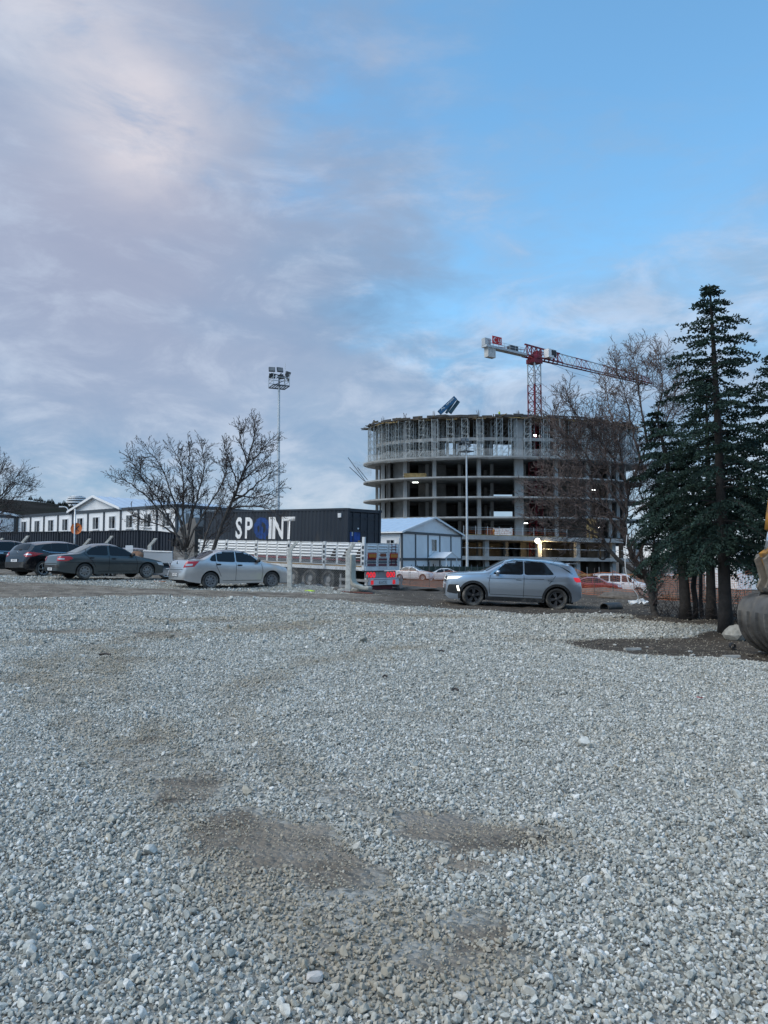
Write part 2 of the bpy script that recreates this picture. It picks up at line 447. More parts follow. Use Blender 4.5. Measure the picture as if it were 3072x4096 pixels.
def gmask(x, y):
    x = np.asarray(x, float); y = np.asarray(y, float)
    wob = (fbm(x * 0.5, y * 0.5, 5) - .5) * 2.2
    lot = 1 - sst(y + wob, lot_edges(x) - .5, lot_edges(x) + .5)
    near = np.interp(x, [-40, -14, -6, -2, -0.5], [29.5, 28.6, 26.7, 26.4, 27.2])
    strip = sst(y + wob * .5, near - .35, near + .35) * (1 - sst(y, 33, 35)) * (1 - sst(x, -1.5, 0.2)) * .92
    g = np.maximum(lot, strip)
    # earth round the conifer
    w2 = (fbm(x * 1.3, y * 1.3, 9) - .5) * 1.0
    lo = np.interp(x, [3.2, 4.2, 6, 9], [14.0, 13.2, 12.2, 11.0]); hi = np.interp(x, [3.2, 4.5, 6.3, 7, 9], [14.7, 15.4, 15.6, 16.8, 17.4])
    e = sst(y + w2 * .5, lo - .2, lo + .2) * (1 - sst(y + w2 * .5, hi - .3, hi + .3)) * sst(x + w2, 2.9, 3.8)
    g = g * (1 - e)
    n = fbm(x * 2.3, y * 2.3, 21); nf = fbm(x * 9, y * 9, 25, 3)
    for cx_, cy_, sx, sy, a in PATCH:
        q = ((x-cx_)/sx)**2 + ((y-cy_)/sy)**2
        g = g * (1 - a * (1 - sst(q + (n - .5) * 2.2 + (nf - .5) * 1.5, .25, 1.35)))
    # wheel lanes, worn thin
    for ln in LANES: g = g * (1 - .42 * lane(x, y, ln) * sst(n, .3, .62))
    # thin places worn by tyres
    thin = sst(fbm(x * .35, y * 1.1, 33), .60, .78) * .38 * sst(y, 4, 8)
    return g * (1 - thin)

def ax(lo, hi, st): return list(np.arange(lo, hi, st))
XS = np.array([-2500, -900, -400, -200, -120, -80] + ax(-60, -26, 2) + ax(-26, 22, .25) + ax(22, 60, 2) + [60, 80, 120, 200, 400, 900, 2500], float)
YS = np.array(ax(-30, 0, 2) + ax(0, 46, .25) + ax(46, 90, 1.5) + ax(90, 200, 6) + [200, 260, 400, 700, 1200, 2600], float)
GXm, GYm = np.meshgrid(XS, YS)
rough_ = (fbm(GXm * 1.1, GYm * 1.1, 2) - .5) * .05 + (fbm(GXm * 4, GYm * 4, 6) - .5) * .03
gm = gmask(GXm, GYm)
GZm = HH(GXm, GYm) + rough_ * sst(GYm, 1, 6) * (1 + 1.6 * (1 - gm) * sst(GYm, 16, 20))
nx, ny = len(XS), len(YS)
verts = np.stack([GXm, GYm, GZm], -1).reshape(-1, 3)
ii = np.arange(nx * ny).reshape(ny, nx)
faces = np.stack([ii[:-1, :-1], ii[:-1, 1:], ii[1:, 1:], ii[1:, :-1]], -1).reshape(-1, 4)
me = bpy.data.meshes.new('ground'); me.from_pydata(verts.tolist(), [], faces.tolist()); me.shade_smooth()
at_ = me.attributes.new('gravel', 'FLOAT', 'POINT'); at_.data.foreach_set('value', gm.reshape(-1).astype(np.float32))

def ground_mat():
    m = bpy.data.materials.new('gravel_and_earth'); m.use_nodes = True
    t = m.node_tree; L = t.links; b = t.nodes['Principled BSDF']; b.inputs['Roughness'].default_value = 0.95
    b.inputs['Specular IOR Level'].default_value = 0.2
    geo = t.nodes.new('ShaderNodeNewGeometry'); pos = geo.outputs['Position']
    def noise(sc, det=5, rg=.6):
        n = t.nodes.new('ShaderNodeTexNoise'); n.inputs['Scale'].default_value = sc; n.inputs['Detail'].default_value = det; n.inputs['Roughness'].default_value = rg
        L.new(pos, n.inputs['Vector']); return n.outputs['Fac']
    def ramp(v, lo, hi, a=0., c=1.):
        n = t.nodes.new('ShaderNodeMapRange'); n.interpolation_type = 'SMOOTHSTEP'; L.new(v, n.inputs[0])
        for i, q in enumerate((lo, hi, a, c)): n.inputs[i + 1].default_value = q
        return n.outputs[0]
    def mix(f, a, c):
        n = t.nodes.new('ShaderNodeMix'); n.data_type = 'RGBA'; L.new(f, n.inputs['Factor'])
        for s_, v in ((n.inputs[6], a), (n.inputs[7], c)):
            if isinstance(v, tuple): s_.default_value = (*v, 1)
            else: L.new(v, s_)
        return n.outputs[2]
    def mth(op, a, c):
        n = t.nodes.new('ShaderNodeMath'); n.operation = op
        for i, v in enumerate((a, c)):
            if isinstance(v, (int, float)): n.inputs[i].default_value = v
            else: L.new(v, n.inputs[i])
        return n.outputs[0]
    A = t.nodes.new('ShaderNodeAttribute'); A.attribute_name = 'gravel'
    vor = t.nodes.new('ShaderNodeTexVoronoi'); vor.inputs['Scale'].default_value = 26; vor.inputs['Randomness'].default_value = 1.0
    L.new(pos, vor.inputs['Vector'])
    sepc = t.nodes.new('ShaderNodeSeparateColor'); L.new(vor.outputs['Color'], sepc.inputs[0])
    stone = mix(ramp(sepc.outputs[0], 0, 1), (0.17, 0.168, 0.15), (0.38, 0.376, 0.345))
    stone = mix(ramp(noise(.8, 4), .5, .75, 0, .45), stone, (0.22, 0.20, 0.17))
    earth = mix(ramp(noise(1.4, 6), .35, .65), (0.135, 0.116, 0.094), (0.255, 0.224, 0.186))
    earth = mix(ramp(noise(9, 6), .5, .75, 0, .6), earth, (0.29, 0.265, 0.228))
    earth = mix(ramp(noise(22, 3), .68, .74, 0, .6), earth, (0.4, 0.39, 0.37))
    mp = t.nodes.new('ShaderNodeMapping'); mp.inputs['Scale'].default_value = (.16, 2.2, 1); mp.inputs['Rotation'].default_value = (0, 0, .05); L.new(pos, mp.inputs[0])
    sn = t.nodes.new('ShaderNodeTexNoise'); sn.inputs['Scale'].default_value = 1.6; sn.inputs['Detail'].default_value = 6; L.new(mp.outputs[0], sn.inputs['Vector'])
    earth = mix(ramp(sn.outputs['Fac'], .5, .68, 0, .7), earth, (0.085, 0.074, 0.064))
    earth = mix(ramp(sn.outputs['Fac'], .46, .3, 0, .5), earth, (0.26, 0.245, 0.225))
    A2 = t.nodes.new('ShaderNodeAttribute'); A2.attribute_name = 'soil'
    dk = mix(ramp(noise(6, 6), .4, .7), (0.040, 0.033, 0.027), (0.085, 0.071, 0.058))
    earth = mix(mth('MULTIPLY', A2.outputs['Fac'], .85), earth, dk)
    f = mth('ADD', A.outputs['Fac'], mth('MULTIPLY', mth('SUBTRACT', noise(3.5, 6), .5), .9))
    L.new(mix(ramp(f, .35, .65), earth, stone), b.inputs['Base Color'])
    bn = t.nodes.new('ShaderNodeBump'); bn.inputs['Strength'].default_value = .8; bn.inputs['Distance'].default_value = .03
    hgt = mth('ADD', mth('MULTIPLY', vor.outputs['Distance'], -1.0), mth('MULTIPLY', noise(14, 7), 1.4))
    L.new(hgt, bn.inputs['Height']); L.new(bn.outputs[0], b.inputs['Normal'])
    return m
at_ = me.attributes.new('soil', 'FLOAT', 'POINT'); at_.data.foreach_set('value', soil(GXm, GYm).reshape(-1).astype(np.float32))
me.materials.append(ground_mat())
prop(mobj('ground', me), kind='structure')

# ------------------------------------------------------------------ crushed stone, one mass of loose pieces
def stone_mat():
    m = bpy.data.materials.new('crushed_limestone'); m.use_nodes = True
    t = m.node_tree; L = t.links; b = t.nodes['Principled BSDF']; b.inputs['Roughness'].default_value = .85; b.inputs['Specular IOR Level'].default_value = .3
    oi = t.nodes.new('ShaderNodeObjectInfo')
    cr = t.nodes.new('ShaderNodeValToRGB'); L.new(oi.outputs['Random'], cr.inputs[0])
    e = cr.color_ramp.elements
    e[0].position = 0; e[0].color = (.25, .25, .225, 1); e[1].position = 1; e[1].color = (.76, .755, .72, 1)
    for p_, c_ in ((.3, (.39, .392, .355, 1)), (.62, (.50, .502, .46, 1)), (.70, (.42, .38, .305, 1)), (.76, (.54, .538, .495, 1)), (.93, (.61, .605, .57, 1))):
        q = cr.color_ramp.elements.new(p_); q.color = c_
    tcn = t.nodes.new('ShaderNodeTexCoord')
    n = t.nodes.new('ShaderNodeTexNoise'); n.inputs['Scale'].default_value = 2.2; n.inputs['Detail'].default_value = 5
    ad = t.nodes.new('ShaderNodeVectorMath'); L.new(tcn.outputs['Object'], ad.inputs[0])
    cb = t.nodes.new('ShaderNodeCombineXYZ'); mm = t.nodes.new('ShaderNodeMath'); mm.operation = 'MULTIPLY'; mm.inputs[1].default_value = 50
    L.new(oi.outputs['Random'], mm.inputs[0]); L.new(mm.outputs[0], cb.inputs[0]); L.new(cb.outputs[0], ad.inputs[1]); L.new(ad.outputs[0], n.inputs['Vector'])
    mx = t.nodes.new('ShaderNodeMix'); mx.data_type = 'RGBA'; mx.blend_type = 'MULTIPLY'; mx.inputs['Factor'].default_value = 1
    r2 = t.nodes.new('ShaderNodeMapRange'); L.new(n.outputs['Fac'], r2.inputs[0]); r2.inputs[1].default_value = .3; r2.inputs[2].default_value = .7; r2.inputs[3].default_value = .72; r2.inputs[4].default_value = 1.15
    L.new(cr.outputs[0], mx.inputs[6]); L.new(r2.outputs[0], mx.inputs[7])
    A = t.nodes.new('ShaderNodeAttribute'); A.attribute_type = 'INSTANCER'; A.attribute_name = 'earth'
    m2 = t.nodes.new('ShaderNodeMix'); m2.data_type = 'RGBA'; L.new(A.outputs['Fac'], m2.inputs['Factor']); L.new(mx.outputs[2], m2.inputs[6]); m2.inputs[7].default_value = (.32, .272, .200, 1)
    L.new(m2.outputs[2], b.inputs['Base Color'])
    return m
SM = stone_mat()
rocks = bpy.data.collections.new('loose_stones')
rg = random.Random(4)
for k in range(9):
    bm = bmesh.new(); bmesh.ops.create_icosphere(bm, subdivisions=2, radius=1.0)
    planes = []
    for _ in range(14):
        n = Vector((rg.gauss(0, 1), rg.gauss(0, 1), rg.gauss(0, 1))).normalized(); planes.append((n, rg.uniform(.36, .74)))
    for v in bm.verts:
        for n, d in planes:
            q = v.co.dot(n)
            if q > d: v.co -= n * (q - d)
    sq = (rg.uniform(.85, 1.25), rg.uniform(.7, 1.0), rg.uniform(.55, .85))
    for v in bm.verts: v.co = Vector((v.co.x * sq[0], v.co.y * sq[1], v.co.z * sq[2]))
    bmesh.ops.dissolve_limit(bm, angle_limit=R(9), verts=bm.verts, edges=bm.edges)
    bmesh.ops.triangulate(bm, faces=bm.faces)
    rm = bpy.data.meshes.new('stone'); bm.to_mesh(rm); bm.free(); rm.materials.append(SM)
    rocks.objects.link(bpy.data.objects.new('stone', rm))

rs = np.random.RandomState(7)
PX, PY, PS, PZ = [], [], [], []
def scatter(y0, y1, sp, size, wf, keep=1.0, lift=0.0):
    hw = y1 * wf + .6
    gxs = np.arange(-hw, hw, sp); gys = np.arange(y0, y1, sp * .87)
    X, Y = np.meshgrid(gxs, gys); X = X + (np.arange(len(gys)) % 2 * .5 * sp)[:, None]
    X = X + rs.uniform(-.42, .42, X.shape) * sp; Y = Y + rs.uniform(-.42, .42, Y.shape) * sp
    X = X.ravel(); Y = Y.ravel()
    k = (np.abs(X) < Y * wf + .6) & (rs.rand(len(X)) < keep); X = X[k]; Y = Y[k]
    g = gmask(X, Y); k = rs.rand(len(X)) < np.clip(g * 1.1 + .10, np.where(soil(X, Y) > .3, .05, np.where(Y > 20, .16, .5)), 1); X = X[k]; Y = Y[k]; g = g[k]
    s = size * np.exp(rs.normal(-.03, .34, len(X))); s = np.where(rs.rand(len(X)) < .015, s * 1.7, s)
    s = s * (.62 + .38 * sst(g, .15, .8))
    PX.append(X); PY.append(Y); PS.append(s); PZ.append(s * rs.uniform(-.1, .5, len(X)) + lift * sst(g, .3, .7) - s * .28 * (1 - sst(g, .15, .6)))
scatter(1.9, 5.0, .0205, .0126, .66)
scatter(1.9, 5.0, .032, .0150, .66, .6, .008)
scatter(5.0, 9.0, .0248, .0140, .62)
scatter(9.0, 14.0, .031, .0162, .60)
scatter(14.0, 20.5, .046, .0235, .58)
scatter(20.5, 32.5, .078, .028, .58, .9)
X = np.concatenate(PX); Y = np.concatenate(PY); S = np.concatenate(PS); dz = np.concatenate(PZ)
nzr = (fbm(X * 1.1, Y * 1.1, 2) - .5) * .05 + (fbm(X * 4, Y * 4, 6) - .5) * .03
Z = HH(X, Y) + nzr * sst(Y, 1, 6) + dz
n = len(X)
pm = bpy.data.meshes.new('gravel'); pm.vertices.add(n)
pm.vertices.foreach_set('co', np.stack([X, Y, Z], -1).astype(np.float32).ravel())
a = pm.attributes.new('rot', 'FLOAT_VECTOR', 'POINT'); a.data.foreach_set('vector', (rs.rand(n, 3) * 6.283 * np.array([.16, .16, 1])).astype(np.float32).ravel())
a = pm.attributes.new('scl', 'FLOAT', 'POINT'); a.data.foreach_set('value', S.astype(np.float32))
a = pm.attributes.new('pick', 'INT', 'POINT'); a.data.foreach_set('value', rs.randint(0, 9, n).astype(np.int32))
ln_ = np.zeros(n)
for L_ in LANES: ln_ = np.maximum(ln_, lane(X, Y, L_))
er = np.clip(.72 - gmask(X, Y) + (fbm(X * .45, Y * .9, 41) - .48) * 1.1 + ln_ * .40 + .14 * sst(Y, 7, 18) + (rs.rand(n) - .5) * .3, 0, .75)
a = pm.attributes.new('earth', 'FLOAT', 'POINT'); a.data.foreach_set('value', er.astype(np.float32))
go = mobj('gravel', pm); prop(go, 'loose grey crushed stone spread over the parking lot', 'gravel', kind='stuff')
ng = bpy.data.node_groups.new('scatter_stones', 'GeometryNodeTree')
ng.interface.new_socket('Geometry', in_out='INPUT', socket_type='NodeSocketGeometry')
ng.interface.new_socket('Geometry', in_out='OUTPUT', socket_type='NodeSocketGeometry')
gi = ng.nodes.new('NodeGroupInput'); goo = ng.nodes.new('NodeGroupOutput')
ip = ng.nodes.new('GeometryNodeInstanceOnPoints'); ci = ng.nodes.new('GeometryNodeCollectionInfo')
ci.inputs['Collection'].default_value = rocks; ci.inputs['Separate Children'].default_value = True; ci.inputs['Reset Children'].default_value = True
def na(nm, ty):
    q = ng.nodes.new('GeometryNodeInputNamedAttribute'); q.data_type = ty; q.inputs['Name'].default_value = nm
    return [o_ for o_ in q.outputs if o_.enabled and o_.name == 'Attribute'][0]
e2r = ng.nodes.new('FunctionNodeEulerToRotation')
ng.links.new(na('rot', 'FLOAT_VECTOR'), e2r.inputs[0])
ng.links.new(gi.outputs[0], ip.inputs['Points']); ng.links.new(ci.outputs[0], ip.inputs['Instance'])
ip.inputs['Pick Instance'].default_value = True
ng.links.new(na('pick', 'INT'), ip.inputs['Instance Index']); ng.links.new(e2r.outputs[0], ip.inputs['Rotation'])
ng.links.new(na('scl', 'FLOAT'), ip.inputs['Scale']); ng.links.new(ip.outputs[0], goo.inputs[0])
go.modifiers.new('stones', 'NODES').node_group = ng
print('stones', n)
# ------------------------------------------------------------------ vehicles
def curve(pts, s, k=0.05):
    xs = np.array([p[0] for p in pts]); zs = np.array([p[1] for p in pts])
    fine = np.arange(xs[0] - .4, xs[-1] + .4, .01)
    y = np.interp(fine, xs, zs); n = max(1, int(k / .01)); ker = np.hanning(2 * n + 3); ker /= ker.sum()
    y2 = np.convolve(np.pad(y, n + 1, mode='edge'), ker, 'valid')
    return np.interp(s, fine, y2)

def car_shell(c):
    L, W = c['L'], c['W']; r = c['r']; Ra = r + c.get('gap', .055)
    ss = set(np.round(np.linspace(0, L, 64), 4))
    for e in (0, L):
        for d in (.01, .025, .045, .07, .10, .14, .19, .25): ss.add(round(abs(e - d), 4))
    for sa in c['axles']:
        for a in np.linspace(0, math.pi, 17): ss.add(round(sa + Ra * math.cos(a), 4))
        ss.add(round(sa - Ra - .004, 4)); ss.add(round(sa + Ra + .004, 4))
    s = np.array(sorted(ss)); s = s[np.concatenate([[True], np.diff(s) > .0025])]
    zr = curve(c['top'], s, c.get('sm', .06)); zb = curve(c['belt'], s, .08); sill = curve(c['sill'], s, .05)
    zl = sill.copy()
    for sa in c['axles']:
        q = Ra**2 - (s - sa)**2; k = q > 0
        zl[k] = np.maximum(zl[k], r + np.sqrt(q[k]))
    zb = np.maximum(zb, zl + .03); zr = np.maximum(zr, zb + .02)
    fr, rr_ = c.get('nose', (.8, .20)), c.get('tail', (.6, .15))
    pf = 1 - fr[1] * np.clip((fr[0] - s) / fr[0], 0, 1)**2.2 - .10 * np.clip((.10 - s) / .10, 0, 1)**2
    pr = 1 - rr_[1] * np.clip((s - (L - rr_[0])) / rr_[0], 0, 1)**2.2 - .08 * np.clip((s - (L - .08)) / .08, 0, 1)**2
    w = W / 2 * pf * pr
    rows = []
    n1 = 10
    for t in np.linspace(0, 1, n1):
        z = zl + (zb - zl) * t; u = np.clip((z - .2) / (zb - .2), 0, 1)
        fac = 1 - .075 * (1 - u)**2.5 - .035 * np.clip((u - .72) / .28, 0, 1)**2 - .012 * np.exp(-((u - .30) / .09)**2)
        rows.append((w * fac, z))
    ze = np.maximum(zb + .008, zr - np.minimum(.09, (zr - zb) * .55))
    wr = w * .957 - c.get('tumble', .34) * (ze - zb)
    for t in (.12, .5, .88, 1.0):
        rows.append((w * .957 + (wr - w * .957) * t - .012 * (1 - t) * (t > 0), zb + (ze - zb) * t))
    for t in (.93, .82, .65, .45, .22, 0):
        rows.append((wr * t, ze + (zr - ze) * (1 - t**2.4)))
    nr, ns = len(rows), len(s)
    V = []; X = L / 2 - s
    for sgn in (1, -1):
        for y, z in rows: V += [(X[i], sgn * y[i], z[i]) for i in range(ns)]
    Fc = []
    for q in (0, 1):
        o = q * nr * ns
        for j in range(nr - 1):
            for i in range(ns - 1):
                f = (o + j*ns + i, o + j*ns + i + 1, o + (j+1)*ns + i + 1, o + (j+1)*ns + i)
                Fc.append(f if q else f[::-1])
        for i in (0, ns - 1):   # end caps
            Fc.append(tuple(o + j*ns + i for j in range(nr)) + tuple((o + nr*ns if q == 0 else 0) + j*ns + i for j in range(nr - 1, -1, -1))) if q == 0 else None
    bm = bmesh.new(); vs = [bm.verts.new(v) for v in V]; bm.verts.ensure_lookup_table()
    for f in Fc:
        try: bm.faces.new([vs[k] for k in f])
        except ValueError: pass
    bmesh.ops.remove_doubles(bm, verts=bm.verts, dist=.0008)
    bmesh.ops.recalc_face_normals(bm, faces=bm.faces)
    me = bpy.data.meshes.new('body'); bm.to_mesh(me)
    bmesh.ops.triangulate(bm, faces=bm.faces)
    bvh = BVHTree.FromBMesh(bm); bm.free()
    me.shade_smooth(); me.set_sharp_from_angle(angle=R(38))
    return me, bvh

def round_poly(pts, k=3, f=.22):
    out = []
    n = len(pts)
    for i in range(n):
        p0, p, p2 = (Vector(pts[i-1]), Vector(pts[i]), Vector(pts[(i+1) % n]))
        a, b = p.lerp(p0, f), p.lerp(p2, f)
        for j in range(k + 1):
            t = j / k; out.append(tuple((a*(1-t)**2 + p*2*t*(1-t) + b*t*t)))
    return out

def patch(bvh, poly, mode, off=.006, step=.05, ang=0.0, piv=0.0):
    """lay a flat outline on the shell. mode: R/L side (s,z), F/B front/back (y,z), T top (x,y); ang turns F/B about z"""
    bm = bmesh.new()
    f = bm.faces.new([bm.verts.new((p[0], p[1], 0)) for p in poly])
    lo = [min(p[i] for p in poly) for i in (0, 1)]; hi = [max(p[i] for p in poly) for i in (0, 1)]
    for i in (0, 1):
        q = lo[i] + step
        while q < hi[i]:
            n = [0, 0, 0]; n[i] = 1; co = [0, 0, 0]; co[i] = q
            bmesh.ops.bisect_plane(bm, geom=bm.verts[:] + bm.edges[:] + bm.faces[:], plane_co=co, plane_no=n)
            q += step
    bmesh.ops.triangulate(bm, faces=bm.faces)
    M = Matrix.Rotation(ang, 3, 'Z')
    for v in bm.verts:
        a, b = v.co.x, v.co.y
        if mode == 'L': o, d = Vector((a, 3, b)), Vector((0, -1, 0))
        elif mode == 'R': o, d = Vector((a, -3, b)), Vector((0, 1, 0))
        elif mode == 'F': o, d = Vector((piv, 0, 0)) + M @ Vector((5, a, b)), M @ Vector((-1, 0, 0))
        elif mode == 'B': o, d = Vector((-piv, 0, 0)) + M @ Vector((-5, a, b)), M @ Vector((1, 0, 0))
        else: o, d = Vector((a, b, 4)), Vector((0, 0, -1))
        h = bvh.ray_cast(o, d)
        if h[0] is None:
            h = bvh.find_nearest(o + d * (2.2 if mode in 'LR' else 3.0))
        nn = h[1]
        if nn.dot(d) > 0: nn = -nn
        nn = (nn - d * .6).normalized()
        v.co = h[0] + nn * off
    bmesh.ops.recalc_face_normals(bm, faces=bm.faces)
    V = [tuple(v.co) for v in bm.verts]; bm.verts.index_update(); Fc = [tuple(v.index for v in f.verts) for f in bm.faces]
    bm.free()
    return V, Fc

def strip_poly(pts, wd):
    """a thin ribbon along a polyline, as an outline"""
    P_ = [Vector(p) for p in pts]; l, r_ = [], []
    for i, p in enumerate(P_):
        d = (P_[min(i+1, len(P_)-1)] - P_[max(i-1, 0)]).normalized(); n = Vector((-d.y, d.x)) * wd / 2
        l.append(tuple(p + n)); r_.append(tuple(p - n))
    return l + r_[::-1]

def wheel_parts(r, wdt, style, rim_r):
    t = MB(); h = wdt / 2
    t.lathe([(rim_r, -h*.8), (rim_r + .02, -h*.95), (r - .035, -h), (r - .008, -h*.82), (r, -h*.5), (r, h*.5), (r - .008, h*.82), (r - .035, h), (rim_r + .02, h*.95), (rim_r, h*.8)], axis='Y', n=30)
    tyre = t.mesh('tyre', RUBBER, R(40))
    m = MB(); f = h * .72
    m.lathe([(rim_r + .004, h*.9), (rim_r - .02, h*.86), (rim_r - .03, h*.3), (rim_r - .03, -h*.3)], axis='Y', n=30)
    m.lathe([(.001, f + .012), (.035, f + .012), (.055, f - .01), (.06, f - .05)], axis='Y', n=14)
    def spoke(a, r0, r1, w0, w1, tw=0.0, dp=.03):
        q = []
        for rr, ww, aa in ((r0, w0, a), (r1, w1, a + tw)):
            ca, sa = math.cos(aa), math.sin(aa)
            for e in (-1, 1): q.append((rr*ca - e*ww/2*sa, rr*sa + e*ww/2*ca))
        p = [q[0], q[1], q[3], q[2]]
        m.prism(p, f - dp, f, axis='Y')
    if style == 'five_double':
        for k in range(5):
            a = 2*math.pi*k/5 + .3
            for e in (-1, 1): spoke(a + e*.13, .045, rim_r - .012, .035, .048, e*.02)
    elif style == 'blade':
        for k in range(5):
            a = 2*math.pi*k/5
            spoke(a, .04, rim_r - .01, .05, .035, .35); spoke(a + .25, .05, rim_r - .01, .03, .03, .30)
    elif style == 'star':
        m.lathe([(.06, f), (.115, f - .004), (.125, f - .03)], axis='Y', n=20)
        for k in range(5): spoke(2*math.pi*k/5 + .2, .07, rim_r - .01, .085, .12)
    else:   # eight-slot cover
        m.lathe([(.05, f + .008), (.10, f), (.11, f - .03)], axis='Y', n=20)
        m.lathe([(rim_r - .045, f - .01), (rim_r - .005, f + .004), (rim_r + .004, f - .02)], axis='Y', n=30)
        for k in range(8): spoke(2*math.pi*k/8 + .1, .08, rim_r - .03, .045, .075)
    d = MB(); d.lathe([(.001, -h*.2), (rim_r - .02, -h*.2)], axis='Y', n=24)
    return tyre, m, d.mesh('brake_disc', DARK)

def plate_part(parent, txt, c, face, size=(.46, .105), ang=0.0):
    """number plate: white sheet with black characters; face is +1 front, -1 back (local x)"""
    e = mobj('number_plate', MB().box((0, 0, 0), (.012, size[0] + .02, size[1] + .02)).mesh('number_plate', PLATEB), parent)
    e.location = c; e.rotation_euler = (0, 0, ang)
    MB().box((face * .008, 0, 0), (.006, size[0], size[1])).build('plate_sheet', PLATEW, e)
    tm = text_mesh(txt, size[1] * .95, 'plate_lettering', PLATEB, .002, .8)
    tm.transform(Matrix(((0, 0, face, face * .0125), (face, 0, 0, 0), (0, 1, 0, -.002), (0, 0, 0, 1))))
    mobj('plate_lettering', tm, e)
    return e

def mirror_part(parent, x, y, z, sgn, m):
    b = MB(); bm = bmesh.new()
    bmesh.ops.create_uvsphere(bm, u_segments=12, v_segments=8, radius=1)
    vs = [(x + v.co.x * (.09 if v.co.x > 0 else .05), y + sgn * .10 + v.co.y * .105, z + .03 + v.co.z * .068) for v in bm.verts]
    bm.verts.index_update()
    b.add(vs, [tuple(v.index for v in f.verts) for f in bm.faces]); bm.free()
    b.bar((x, y - sgn * .05, z - .03), (x, y + sgn * .06, z), .05, .035)
    o = b.build('mirror', m, parent, R(50))
    return o

def make_car(name, label, c, loc, rotz, group, pitch=0.0, parts='full'):
    t = thing(name, label, 'car', loc, rotz, group, rot=(0, pitch, rotz))
    L, W, r = c['L'], c['W'], c['r']; X = lambda s: L / 2 - s
    me, bvh = car_shell(c); me.materials.append(c['paint'])
    body = mobj('body', me, t)
    # underbody and wheel wells
    u = MB(); iw = W / 2 - .26
    u.box((0, 0, .46), (L - .5, 2 * iw, .52)); u.box((0, 0, .30), (abs(c['axles'][1] - c['axles'][0]) - 2*r - .16, W - .14, .2))
    u.box((X(.36), 0, .38), (.3, W * .74, .22)); u.box((X(L - .36), 0, .38), (.3, W * .78, .22))
    u.build('underbody', DARK, t)
    def P_(nm, poly, mode, m, parent=t, off=.006, step=.05, ang=0.0, rnd=None):
        if rnd: poly = round_poly(poly, 3, rnd)
        V, Fc = patch(bvh, poly, mode, off, step, ang, L / 2 - .25)
        return MB().add(V, Fc).build(nm, m, parent, R(40))
    for side, sg in (('R', -1), ('L', 1)):
        for wpoly in c['side_windows']:
            P_('side_window', [(X(a), z) for a, z in wpoly], side, GLASS, body, .007, .06, rnd=.12)
        for ln in c.get('door_lines', []):
            P_('door_gap', strip_poly([(X(a), z) for a, z in ln], .014), side, DARK, body, .004, .06)
        for a, z in c.get('handles', []):
            q = [(X(a) + .10, z - .016), (X(a) + .10, z + .016), (X(a) - .10, z + .016), (X(a) - .10, z - .016)]
            P_('door_handle', round_poly(q, 3, .3), side, c.get('handle_mat', c['paint']), body, .022, .05)
            P_('handle_recess_shade', round_poly([(X(a) + .09, z - .035), (X(a) + .09, z + .026), (X(a) - .09, z + .026), (X(a) - .09, z - .035)], 3, .3), side, DARK, body, .004, .05)  # flat dark patch paints the shade of the hollow behind the handle
        for nm, poly, m, off in c.get('side_trim', []):
            P_(nm, [(X(a), z) for a, z in poly], side, m, body, off, .06)
        if c.get('arch_trim'):
            for sa in c['axles']:
                Ra = r + c.get('gap', .055)
                pl = [(X(sa + (Ra + .002) * math.cos(a)), r + (Ra + .002) * math.sin(a)) for a in np.linspace(-.25, math.pi + .25, 24)]
                pl2 = [(X(sa + (Ra + .075) * math.cos(a)), r + (Ra + .075) * math.sin(a)) for a in np.linspace(math.pi + .25, -.25, 24)]
                P_('arch_trim', pl + pl2, side, BLACKP, body, .012, .06)
        ms = c['mirror']; hit = bvh.ray_cast(Vector((X(ms[0]), sg * 3, ms[1])), Vector((0, -sg, 0)))
        mirror_part(t, X(ms[0]), hit[0].y if hit[0] else sg * W / 2, ms[1], sg, c.get('mirror_mat', c['paint']))
    a0, a1, y0, y1 = c['windscreen']
    P_('windscreen', [(X(a0), -y0), (X(a1), -y1), (X(a1), y1), (X(a0), y0)], 'T', GLASS, body, .007, .07, rnd=.1)
    if 'rear_glass_T' in c:
        a0, a1, y0, y1 = c['rear_glass_T']
        P_('rear_window', [(X(a0), -y0), (X(a1), -y1), (X(a1), y1), (X(a0), y0)], 'T', c.get('rear_glass_mat', GLASS), body, .007, .07, rnd=.12)
    if 'rear_glass_B' in c:
        P_('rear_window', c['rear_glass_B'], 'B', GLASS, body, .007, .06, rnd=.12)
    for nm, mode, poly, m, off, ang in c.get('details', []):
        polys = [(poly, ang)]
        if mode in 'FB' and c.get('mirror_details', True) and not nm.startswith('centre_'):
            polys.append(([(-a, b) for a, b in poly], -ang))
        for pl, an in polys: P_(nm.replace('centre_', ''), pl, mode, m, body, off, .05, an)
    for txt, face, z in c.get('plates', []):
        hit = bvh.ray_cast(Vector((face * 5, 0, z)), Vector((-face, 0, 0)))
        plate_part(t, txt, (hit[0].x + face * .012, 0, z), face)
    for fn in c.get('extra', []): fn(t, body, bvh, X)
    # wheels
    if ('w', name) not in _m:
        _m[('w', name)] = wheel_parts(r, c.get('tw', .2), c['wheel'], c['rim'])
    tyre, rm, disc = _m[('w', name)]
    rim_me = rm.mesh('rim', c.get('rim_mat', ALLOY), R(40))
    for i, sa in enumerate(c['axles']):
        for sg in (-1, 1):
            e = bpy.data.objects.new('wheel', None); LINK(e); e.parent = t
            e.location = (X(sa), sg * (W / 2 - c.get('tw', .2) / 2 - .015), r)
            e.rotation_euler = (0, .4 * i, (0 if sg > 0 else math.pi) + (c.get('steer', 0) if i == 0 else 0))
            mobj('tyre', tyre, e); mobj('rim', rim_me, e); mobj('brake_disc', disc, e)
    return t

